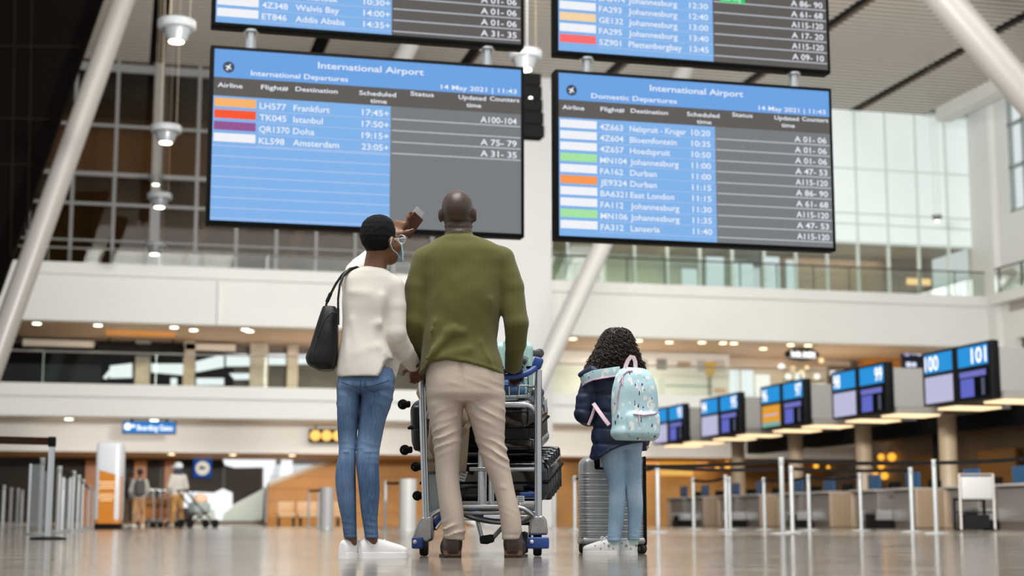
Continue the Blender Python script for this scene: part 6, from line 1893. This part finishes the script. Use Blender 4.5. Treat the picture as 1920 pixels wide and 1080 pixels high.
for nm, pts, r in (('zip', [(1187, 777), (1205, 779), (1225, 777), (1241, 771)], .0045), ('zip', [(1157, 764), (1158, 745), (1162, 725), (1168, 710)], .004), ('zip', [(1168, 703), (1176, 697), (1186, 696)], .004)):
    q = on_path(bvh_pack, pts)
    if len(q) > 2:
        mb = MB(); mb.tube([p - OBP for p in q], r, 8, flat=(.012, .006)); mb.build(nm, M_PINK, bk)
for (a, b_) in (((1197, 779), (1198, 794)), ((1170, 702), (1163, 716)), ((1168, 706), (1167, 722))):
    p, q = cast(bvh_pack, *a, .006), cast(bvh_pack, *b_, .006)
    if p is not None and q is not None:
        mb = MB(); mb.tube([p - OBP, q - OBP], .005, 8, flat=(.010, .004)); mb.build('zip_pull', M_PALEPINK, bk)
mb = MB(); pts = [(1172, 692, .0), (1174, 684, 0), (1178, 675, -.003), (1183, 669, -.005), (1188, 670, -.005), (1191, 678, -.003), (1192, 693, 0)]
mb.tube([relp(x, y, DG - .17 + dz, OBP) for x, y, dz in pts], .006, 8, flat=(.022, .004), up=(0, 1, 0)); mb.build('carry_loop', M_PALEPINK, bk)
def band(pts, w, m, name):
    mb = MB(); mb.tube([np.array(p) - OBP for p in pts], .01, 10, flat=(w, .010), up=(0, 1, 0)); return mb.build(name, m, bk)
sp = [jp(1163, 696, DG - .14), jp(1148, 698, DG - .145), jp(1130, 701, DG - .135), jp(1112, 704, DG - .115), jp(1098, 710, DG - .08), jp(1091, 716, DG - .03), jp(1095, 722, DG + .06)]
band(sp, .052, M_BIRD, 'shoulder_strap')
for z_ in (-.024,):
    mb = MB(); mb.tube([np.array(p) + np.array([0, -.006, z_]) - OBP for p in sp], .004, 6); mb.build('strap_piping', M_PINK, bk)
band([jp(1142, 797, DG - .16), jp(1132, 784, DG - .15), jp(1122, 770, DG - .13), jp(1113, 757, DG - .09)], .022, M_PALEPINK, 'webbing_strap')
band([jp(1115, 764, DG - .07), jp(1110, 780, DG - .07), jp(1103, 797, DG - .06)], .016, M_PALEPINK, 'webbing_strap')
# ================================================================== TROLLEY AND LUGGAGE
DT = 8.30
OT = np.array([J(902, 1042, DT)[0], DT, 0.0])
tr = thing('luggage_trolley', 'steel airport luggage trolley with blue handle bar, loaded with black cases', 'trolley', W(OT[0], OT[1], 0), -YAW)
M_CHROME = mat('scuffed_steel', '#c2c4c6', 0.27, 1.0, bump=(60, .04))
M_CAST = mat('cast_aluminium', '#a39f9a', 0.36, 1.0, bump=(40, .18), noise=(12, .15))
M_TBLUE = mat('trolley_blue', '#27498f', 0.38)
M_RUBBER = mat('grey_rubber', '#2b2a2a', 0.6)
def tp(px, py, D): return jp(px, py, D) - OT
def curve(pts, n=6):
    """smooth line through points"""
    P_ = [np.array(p) for p in pts]; out = []
    for i in range(len(P_) - 1):
        p0, p1, p2, p3 = P_[max(i - 1, 0)], P_[i], P_[i + 1], P_[min(i + 2, len(P_) - 1)]
        for k in range(n):
            s = k / n
            out.append(.5 * ((2 * p1) + (p2 - p0) * s + (2 * p0 - 5 * p1 + 4 * p2 - p3) * s * s + (3 * p1 - p0 - 3 * p2 + p3) * s ** 3))
    out.append(P_[-1]); return out
for a, b_ in (((799, 972), (791, 702)), ((1009, 968), (1009, 694))):
    MB().tube([tp(*a, DT), tp(*b_, DT)], .0200, 16).build('upright', M_CHROME, tr)
mb = MB(); mb.tube(curve([tp(1008, 684, DT - .005), tp(1003, 690, DT - .03), tp(990, 699, DT - .055), tp(970, 704.5, DT - .065), tp(940, 707, DT - .07), tp(900, 708, DT - .07), tp(850, 707, DT - .07), tp(815, 703, DT - .06), tp(798, 696, DT - .03), tp(791, 690, DT - .005)]), .0165, 14)
mb.build('handle_bar', M_TBLUE, tr)
for px, py in ((1008, 681), (790, 688)):
    M_ = Matrix.Rotation(R(20 if px > 900 else -20), 3, 'Y')
    MB().rbox(tp(px, py, DT), (.052, .085, .060), .016, M_).build('handle_cap', M_TBLUE, tr)
mb = MB(); mb.tube(curve([tp(800, 785, DT + .01), tp(803, 770, DT + .01), tp(816, 761, DT + .01), tp(850, 760, DT + .01), tp(970, 759, DT + .01), tp(993, 762, DT + .01), tp(1004, 772, DT + .01), tp(1008, 788, DT + .01)]), .0155, 12)
mb.build('top_cross_tube', M_CHROME, tr)
# wire basket
bk_ = MB()
z0, z1 = .838, .940
u0, u1 = J(808, 730, DT + .1)[0] - OT[0], J(990, 730, DT + .1)[0] - OT[0]
for y in (.05, .17):
    bk_.tube(curve([(u0, y, z1), (u0, y, z0 + .03), (u0 + .03, y, z0), (u1 - .03, y, z0), (u1, y, z0 + .03), (u1, y, z1)], 4), .0045, 8)
bk_.tube([(u0, .05, z1), (u0, .17, z1), (u1, .17, z1), (u1, .05, z1)], .0045, 8)
bk_.tube([(u0, .05, .892), (u1 + .01, .05, .892)], .0050, 8)
n = 9
for i in range(1, n):
    x = u0 + (u1 - u0) * i / n
    bk_.tube([(x, .05, z0), (x, .17, z0)], .003, 6)
for xx in (u1 - .075, u0 + .06, (u0 + u1) / 2):
    bk_.tube(curve([(xx - .025, .045, z0), (xx - .025, .045, z1 - .03), (xx, .045, z1 - .012), (xx + .025, .045, z1 - .03), (xx + .025, .045, z0)], 5), .0045, 8)
for y in (.09, .13):
    bk_.tube([(u1, y, z1), (u1, y, z0)], .0035, 6); bk_.tube([(u0, y, z1), (u0, y, z0)], .0035, 6)
bk_.tube([(u1, .06, .885), (tp(1008, 720, DT)[0], .0, .885)], .008, 8); bk_.tube([(u0, .06, .885), (tp(793, 720, DT)[0], .0, .885)], .008, 8)
bk_.build('wire_basket', M_CHROME, tr)
MB().rbox(((u1 - .10), .044, .892), (.09, .012, .012), .004).build('basket_label', M_TBLUE, tr)
# middle post and cross tubes
MB().rbox((tp(904, 895, DT)[0], .05, (J(904, 845, DT)[2] + J(904, 952, DT)[2]) / 2), (.046, .022, J(904, 842, DT)[2] - J(904, 952, DT)[2]), .006).build('centre_post', M_CHROME, tr)
MB().rbox((tp(921, 895, DT)[0], .09, (J(921, 860, DT)[2] + J(921, 950, DT)[2]) / 2), (.030, .02, .26), .006).build('centre_post', M_CHROME, tr)
mb = MB(); mb.tube([tp(880, 880, DT + .04), tp(1002, 880, DT + .04)], .011, 10); mb.build('cross_bar', M_CHROME, tr)
mb = MB()
mb.tube(curve([tp(800, 978, DT + .02), tp(815, 963, DT + .02), tp(840, 953, DT + .02), tp(870, 951, DT + .02), tp(950, 951, DT + .02), tp(978, 953, DT + .02), tp(995, 962, DT + .02), tp(1008, 974, DT + .02)]), .0135, 12)
mb.build('platform_tube', M_CHROME, tr)
mb = MB()
mb.tube(curve([tp(842, 957, DT + .10), tp(865, 962, DT + .22), tp(890, 971, DT + .30), tp(930, 978, DT + .34), tp(975, 978, DT + .30), tp(1000, 966, DT + .12)]), .0165, 12)
for s, px in ((-1, 800), (1, 1008)):
    mb.tube(curve([tp(px, 972, DT + .03), tp(px - s * 8, 972, DT + .35), tp(px - s * 30, 972, DT + .8), tp(904 + s * 8, 972, DT + 1.12)]), .014, 10)
mb.build('chassis', M_CHROME, tr)
MB().rbox((tp(893, 962, DT)[0], .2, J(893, 962, DT + .2)[2]), (.075, .12, .032), .006, Matrix.Rotation(R(14), 3, 'Y')).build('brake_block', M_TBLUE, tr)
mb = MB(); mb.tube([tp(812, 992, DT + .08), tp(834, 962, DT + .14)], .016, 8, flat=(.05, .02)); mb.build('side_brace', M_CHROME, tr)
mb = MB(); mb.tube([tp(813, 983, DT + .06), tp(829, 962, DT + .12)], .012, 8, flat=(.022, .022)); mb.build('brace_cover', M_TBLUE, tr)
# bumper hoop under the frame
mb = MB(); mb.tube(curve([tp(895, 976, DT + .35), tp(900, 995, DT + .35), tp(906, 1014, DT + .35), tp(917, 1015, DT + .35), tp(930, 1002, DT + .35), tp(952, 978, DT + .35)], 5), .0125, 10); mb.build('foot_hoop', M_CHROME, tr)
MB().rbox(tp(913, 1011, DT + .345), (.080, .035, .045), .014, Matrix.Rotation(R(-8), 3, 'Y')).build('hoop_pad', M_RUBBER, tr)
# rear wheels in cast housings
for s in (-1, 1):
    cx = tp(800 if s < 0 else 1008, 1000, DT)[0]
    D_ = DT - .02
    if s < 0: prof = [(772, 1013), (783, 978), (790, 969), (812, 968), (812, 1012), (800, 1018)]
    else: prof = [(990, 1004), (994, 975), (1003, 966), (1017, 966), (1025, 974), (1028, 1003)]
    P_ = [tp(*q, D_) for q in prof]
    h_ = MB().prism(P_, (0, .15, 0)).build('wheel_housing', M_CAST, tr, 30)
    bv = h_.modifiers.new('soft_edge', 'BEVEL'); bv.width = .012; bv.segments = 3
    MB().rbox(tp(783 if s < 0 else 1009, 1018, D_ - .01), (.058 if s < 0 else .112, .07, .058), .008).build('bumper', M_TBLUE, tr)
    bb = MB(); bb.ball(tp(778 if s < 0 else 997, 1016, D_ - .045), .011, 10)
    bb.build('bolt_cap', M_whitepaint, tr)
    wx = tp(794 if s < 0 else 1008, 1040, DT)[0]
    w_ = MB().lathe([(.055, -.022), (.062, -.016), (.0635, 0), (.062, .016), (.055, .022)], (wx, .05, .064), 28, (1, 0, 0)).build('wheel', M_RUBBER, tr)
    MB().lathe([(.028, -.024), (.028, .024)], (wx, .05, .064), 18, (1, 0, 0)).build('hub', M_CAST, w_)
# front castor
fw_ = MB().lathe([(.055, -.02), (.0625, 0), (.055, .02)], (tp(985, 1030, DT)[0], .62, .063), 24, (1, 0, 0)).build('wheel', M_RUBBER, tr)
mb = MB(); x_ = tp(985, 1030, DT)[0]
for s in (-1, 1): mb.tube([(x_ + s * .03, .62, .063), (x_ + s * .03, .58, .17)], .008, 8)
mb.tube([(x_ - .03, .58, .17), (x_ + .03, .58, .17)], .012, 8); mb.tube([(x_, .58, .17), (x_ - .05, .58, .20)], .014, 8); mb.build('castor_fork', M_BLACKMETAL if False else M_blackmatt, tr)
# deck that carries the cases
MB().rbox((tp(904, 950, DT)[0], .50, .288), (.56, .76, .02), .006, Matrix.Rotation(R(10), 3, 'X')).build('deck', M_CHROME, tr)
mb = MB()
for s in (-1, 1): mb.tube([tp(904 + s * 70, 960, DT + .03), (tp(904 + s * 70, 960, DT)[0], .86, .33), (tp(904 + s * 70, 960, DT)[0], .86, .20)], .012, 8)
mb.build('deck_rail', M_CHROME, tr)
MB().rbox((tp(1001, 905, DT)[0] - .03, .08, J(980, 928, DT + .08)[2]), (.09, .03, .03), .01).build('deck_stop', M_TBLUE, tr)

M_GLOSS = mat('gloss_black_shell', '#050506', 0.10, spec=.6, coat=.6)
M_SATIN = mat('satin_black_shell', '#0b0b0d', 0.30)
def uz(px, py, D): p = J(px, py, D); return p[0], p[2]
def case(name, label, px0, px1, py0, py1, D, depth, m, rib_axis='v', ribs=9, r=.05, group=None, yaw=0.0, pitch=0.0, rib_h=.006):
    """a hard case seen end on between those picture columns and rows; its origin is its middle"""
    (xa, za), (xb, zb_) = uz(px0, py1, D), uz(px1, py0, D)
    cx, w, h = (xa + xb) / 2, xb - xa, zb_ - za
    cz = (za + zb_) / 2 + depth / 2 * math.sin(R(pitch))
    o = thing(name, label, 'suitcase', W(cx, D + depth / 2, cz), -YAW + R(yaw), group)
    o.rotation_euler = (R(pitch), 0, -YAW + R(yaw))
    MB().rbox((0, 0, 0), (w, depth, h), r, n=6).build('shell', m, o, 50)
    mb = MB()
    for i in range(ribs):
        s = (i + .5) / ribs - .5
        if rib_axis == 'v': mb.rbox((s * w * .9, 0, 0), (w / ribs * .42, depth + 2 * rib_h, h + 2 * rib_h), min(r * .98, w / ribs * .2), n=5)
        elif rib_axis == 'd': mb.rbox((0, s * depth * .84, 0), (w + 2 * rib_h, depth / ribs * .45, h + 2 * rib_h), r * .6, n=4)
    if mb.v: mb.build('rib', m, o, 50)
    MB().rbox((0, 0, 0), (w + .008, depth + .008, .016), .007, n=3).build('zip_seam', M_blackmatt, o)
    return o, cx, cz, w, h
def castor(o, p, ax, m=M_blackmatt, r=.026):
    """small luggage wheel with its bracket; ax points away from the shell"""
    ax = Vector(ax)
    w_ = MB().lathe([(r * .8, -.011), (r, -.006), (r, .006), (r * .8, .011)], Vector(p) + ax * .034, 20, (0, 1, 0)).build('wheel', m, o)
    MB().lathe([(r * .45, -.013), (r * .45, .013)], Vector(p) + ax * .034, 12, (0, 1, 0)).build('hub', mat('wheel_hub', '#4c4c4d', 0.4), w_)
    MB().rbox(Vector(p) + ax * .018, (.05, .035, .035), .008).build('wheel_bracket', m, o)
# lower glossy case lies across the tilted deck, its end turned a little to the viewer
lo, cx, cz, w, h = case('suitcase', 'gloss black ribbed suitcase lying lowest across the trolley deck', 800, 1046, 866, 945, 8.47, .48, M_GLOSS, 'n', 0, .06, None, -12, 14)
mb = MB()
for i in range(5): mb.rbox((w / 2 - .07, (i - 2) * .074, 0), (.148, .034, h + .006), .056, n=6)
mb.build('rib', M_GLOSS, lo, 50)
MB().rbox((w / 2 - .004, 0, .045), (.02, .30, .05), .008, n=3).build('end_plate', M_GLOSS, lo)
for z in (-.08, .08): castor(lo, (-w / 2, -.19, z), (-1, 0, 0))
# upper satin case on top of it
up_, cx2, cz2, w2, h2 = case('suitcase', 'black suitcase lying on top of the gloss black one, wheels toward the woman', 773, 1022, 750, 853, 8.50, .38, M_SATIN, 'n', 0, .07, None, -11, 12)
MB().rbox((w2 / 2 - .17, -.010, h2 * .17), (.36, .392, h2 * .68), .095, n=8).build('upper_half', M_GLOSS, up_, 60)
MB().rbox((w2 / 2 - .17, -.010, -h2 * .34), (.35, .392, h2 * .33), .05, n=6).build('lower_half', M_GLOSS, up_, 60)
mb = MB()
for z in (-.06, .06): mb.rbox((-w2 / 2 + .05, -.03, z), (.05, .36, h2 * .44), .02, n=4)
mb.build('wheel_end_shell', M_SATIN, up_)
for z in (-.125, .125): castor(up_, (-w2 / 2, -.15, z), (-1, 0, 0), r=.028)
MB().rbox((w2 / 2 + .013, .02, .09), (.004, .07, .06), .001).build('sticker', mat('grey_sticker', '#b9bcc0', 0.4), up_)
# mint case standing at the back
mi, cx3, cz3, w3, h3 = case('suitcase', 'mint green suitcase with grey wheels standing on top of the black cases', 858, 1000, 640, 738, 8.62, .22, mat('mint_shell', '#a9cfc6', 0.35), 'v', 7, .04)
for (px, py) in ((1001, 662), (1001, 736)):
    castor(mi, (w3 / 2, -.06, J(px, py, 8.66)[2] - cz3), (1, 0, 0), mat('grey_wheel', '#4f5054', 0.5), .026)
pz = J(984, 672, 8.55)[2] - cz3; pu = J(984, 672, 8.55)[0] - cx3
MB().cyl((pu - .05, -.13, pz + .02), (pu + .012, -.13, pz - .012), .022).build('grey_foot', mat('grey_wheel'), mi)
# paper tags
def tag_paper(label, px, py, D, w, h, rot, lines=3):
    p = jp(px, py, D)
    t = thing('luggage_tag', label, 'tag', W(p[0], p[1], p[2]), -YAW, group='paper luggage tags')
    M_ = Matrix.Rotation(R(rot), 3, 'Y')
    MB().rbox((0, 0, 0), (w, .002, h), .0008, M_).build('paper', mat('tag_paper', '#d6d8d6', 0.7), t)
    mb = MB()
    for i in range(lines): mb.box(M_ @ Vector((0, -.002, h * (.3 - .3 * i))), (w * .7, .001, h * .08), M=M_)
    mb.build('print', mat('tag_ink', '#55585c', 0.7), t)
tag_paper('white paper tag stuck on the gloss black case between the legs of the man', 868, 892, 8.40, .036, .055, 18)
tag_paper('white paper label by the end of the deck near the blue stop', 976, 936, 8.34, .04, .035, 0)
MB_board = MB().rbox((0, 0, 0), (.085, .012, .20), .004).build('advert_board', mat('perspex_panel', '#9aa3a3', 0.25), None)
q = jp(813, 925, DT + .12); MB_board.location = W(q[0], q[1], q[2]); MB_board.rotation_euler = (0, 0, -YAW)
tag(MB_board, 'grey panel fixed beside a trolley upright, just below the beige rucksack', 'panel')
# beige rucksack stuffed between the man and the cases
bg = jp(838, 800, DT + .085)
OBG = np.array([bg[0], bg[1], 0])
rb = thing('rucksack', 'beige canvas rucksack wedged on the trolley behind the leg of the man', 'backpack', W(OBG[0], OBG[1], 0), -YAW)
M_BEIGE = cloth('beige_canvas', '#a8957d', .9)
def f_ruck(P):
    d = s_loft(P, [sec(884, 800, 872, .05, .085, DT), sec(870, 797, 876, .07, .085, DT), sec(820, 801, 878, .075, .085, DT), sec(780, 803, 876, .07, .085, DT), sec(760, 808, 868, .05, .085, DT), sec(752, 820, 858, .02, .085, DT)], 2.8)
    return d + .005 * fnoise(P, 22, 3)
sdf_obj('bag_body', f_ruck, (bg[0] - .16, bg[1] - .11, .38), (bg[0] + .16, bg[1] + .11, .82), .007, M_BEIGE, rb, OBG)
def rp(px, py, D): return jp(px, py, D) - OBG
for pts, w_ in (([(800, 715, DT + .06), (788, 738, DT - .0), (803, 752, DT + .0), (806, 765, DT + .02)], .045), ([(803, 700, DT + .05), (806, 725, DT + .05), (800, 750, DT + .04), (803, 775, DT + .03)], .03),
                ([(882, 790, DT + .03), (874, 803, DT + .0), (866, 812, DT + .02)], .03), ([(799, 842, DT + .0), (806, 856, DT - .01), (812, 868, DT + .0), (808, 880, DT + .02)], .026)):
    mb = MB(); mb.tube([v for v in curve([rp(*p) for p in pts], 4)], .01, 8, flat=(w_, .006), up=(0, 1, 0)); mb.build('strap', M_BEIGE, rb)
MB().rbox(rp(810, 862, DT - .005), (.03, .014, .022), .004).build('buckle', mat('buckle_brown', '#6b543c', 0.4), rb)
# folded denim jacket in the basket
jk = thing('denim_jacket', 'folded blue denim jacket lying in the wire basket of the trolley', 'jacket', W(OT[0], OT[1] + .11, 0), -YAW)
def f_den(P):
    X, Y, Z = P
    d = s_box(P, ((u0 + u1) / 2 + .02, .0, .892), (u1 - u0 - .07, .085, .10), .035)
    return d + .010 * fnoise(P, 30, 4) + .004 * fnoise(P, 75, 2)
sdf_obj('folded_cloth', f_den, (u0, -.075, .80), (u1, .075, .97), .006, mat('jacket_denim', '#54749a', 0.85, noise=(28, .35), bump=(400, .15)), jk)
MB().tube([(u1 - .06, -.052, .93), (u1 - .05, -.052, .86)], .004, 6).build('seam', mat('denim_thread', '#7f94b0', 0.8), jk)

# ------------------------------------------------------------------ silver cabin case beside the girl
DS = 8.84
(xa, za), (xb, zb2) = uz(1087, 1022, DS), uz(1211, 856, DS)
ws, hs = xb - xa, zb2 - za
ss = thing('suitcase', 'ribbed silver cabin suitcase standing upright behind the legs of the girl', 'suitcase', W((xa + xb) / 2, DS + .12, 0), -YAW + R(4))
M_SILV = mat('silver_shell', '#a9abac', 0.36, .35, noise=(30, .06))
zc_ = (za + zb2) / 2
MB().rbox((0, 0, zc_), (ws - .012, .22, hs), .045, n=6).build('shell', M_SILV, ss, 50)
mb = MB(); nr = 11
for i in range(nr):
    z_ = za + hs * (.13 + .66 * i / (nr - 1))
    q_ = hs * .012
    mb.band((0, 0, z_), ws - .012, .22, .045, [(-2.2 * q_, -.004), (-1.6 * q_, .002), (-.9 * q_, .003), (-.3 * q_, -.0005), (.3 * q_, -.0005), (.9 * q_, .003), (1.6 * q_, .002), (2.2 * q_, -.004)])
mb.build('rib', M_SILV, ss, 60)
MB().rbox((0, -.002, za + hs * .045), (ws - .004, .226, hs * .085), .02, n=4).build('base_band', M_SILV, ss, 60)
MB().rbox((ws / 2 - .012, .0, zc_), (.016, .228, hs + .004), .007).build('zip_seam', M_black, ss)
mb = MB(); mb.rbox((-.045, -.100, zb2 - .038), (.135, .03, .074), .016, n=4); mb.build('handle_recess', M_blackmatt, ss)
mb = MB(); mb.rbox((-.065, -.115, zb2 - .03), (.028, .01, .06), .003); mb.build('id_tag', mat('tag_silver', '#b9bcc2', 0.4), ss)
mb = MB(); mb.tube([(-.09, 0, zb2 - .01), (-.09, 0, zb2 + .018), (.06, 0, zb2 + .018), (.06, 0, zb2 - .01)], .012, 8, flat=(.03, .014), up=(0, 1, 0)); mb.build('top_handle', M_black, ss)
for sx in (-1, 1):
    for sy in (-1, 1):
        c_ = Vector((sx * (ws / 2 - .035), sy * .075, .0))
        MB().rbox(c_ + Vector((0, 0, .072)), (.062, .05, .05), .016).build('wheel_bracket', M_black, ss)
        w_ = MB().lathe([(.024, -.016), (.030, -.010), (.031, 0), (.030, .010), (.024, .016)], c_ + Vector((sx * .008, -.01, .031)), 22, (1, .35 * sx, 0)).build('wheel', M_RUBBER, ss)
        MB().lathe([(.013, -.018), (.013, .018)], c_ + Vector((sx * .008, -.01, .031)), 14, (1, .35 * sx, 0)).build('hub', mat('wheel_hub'), w_)
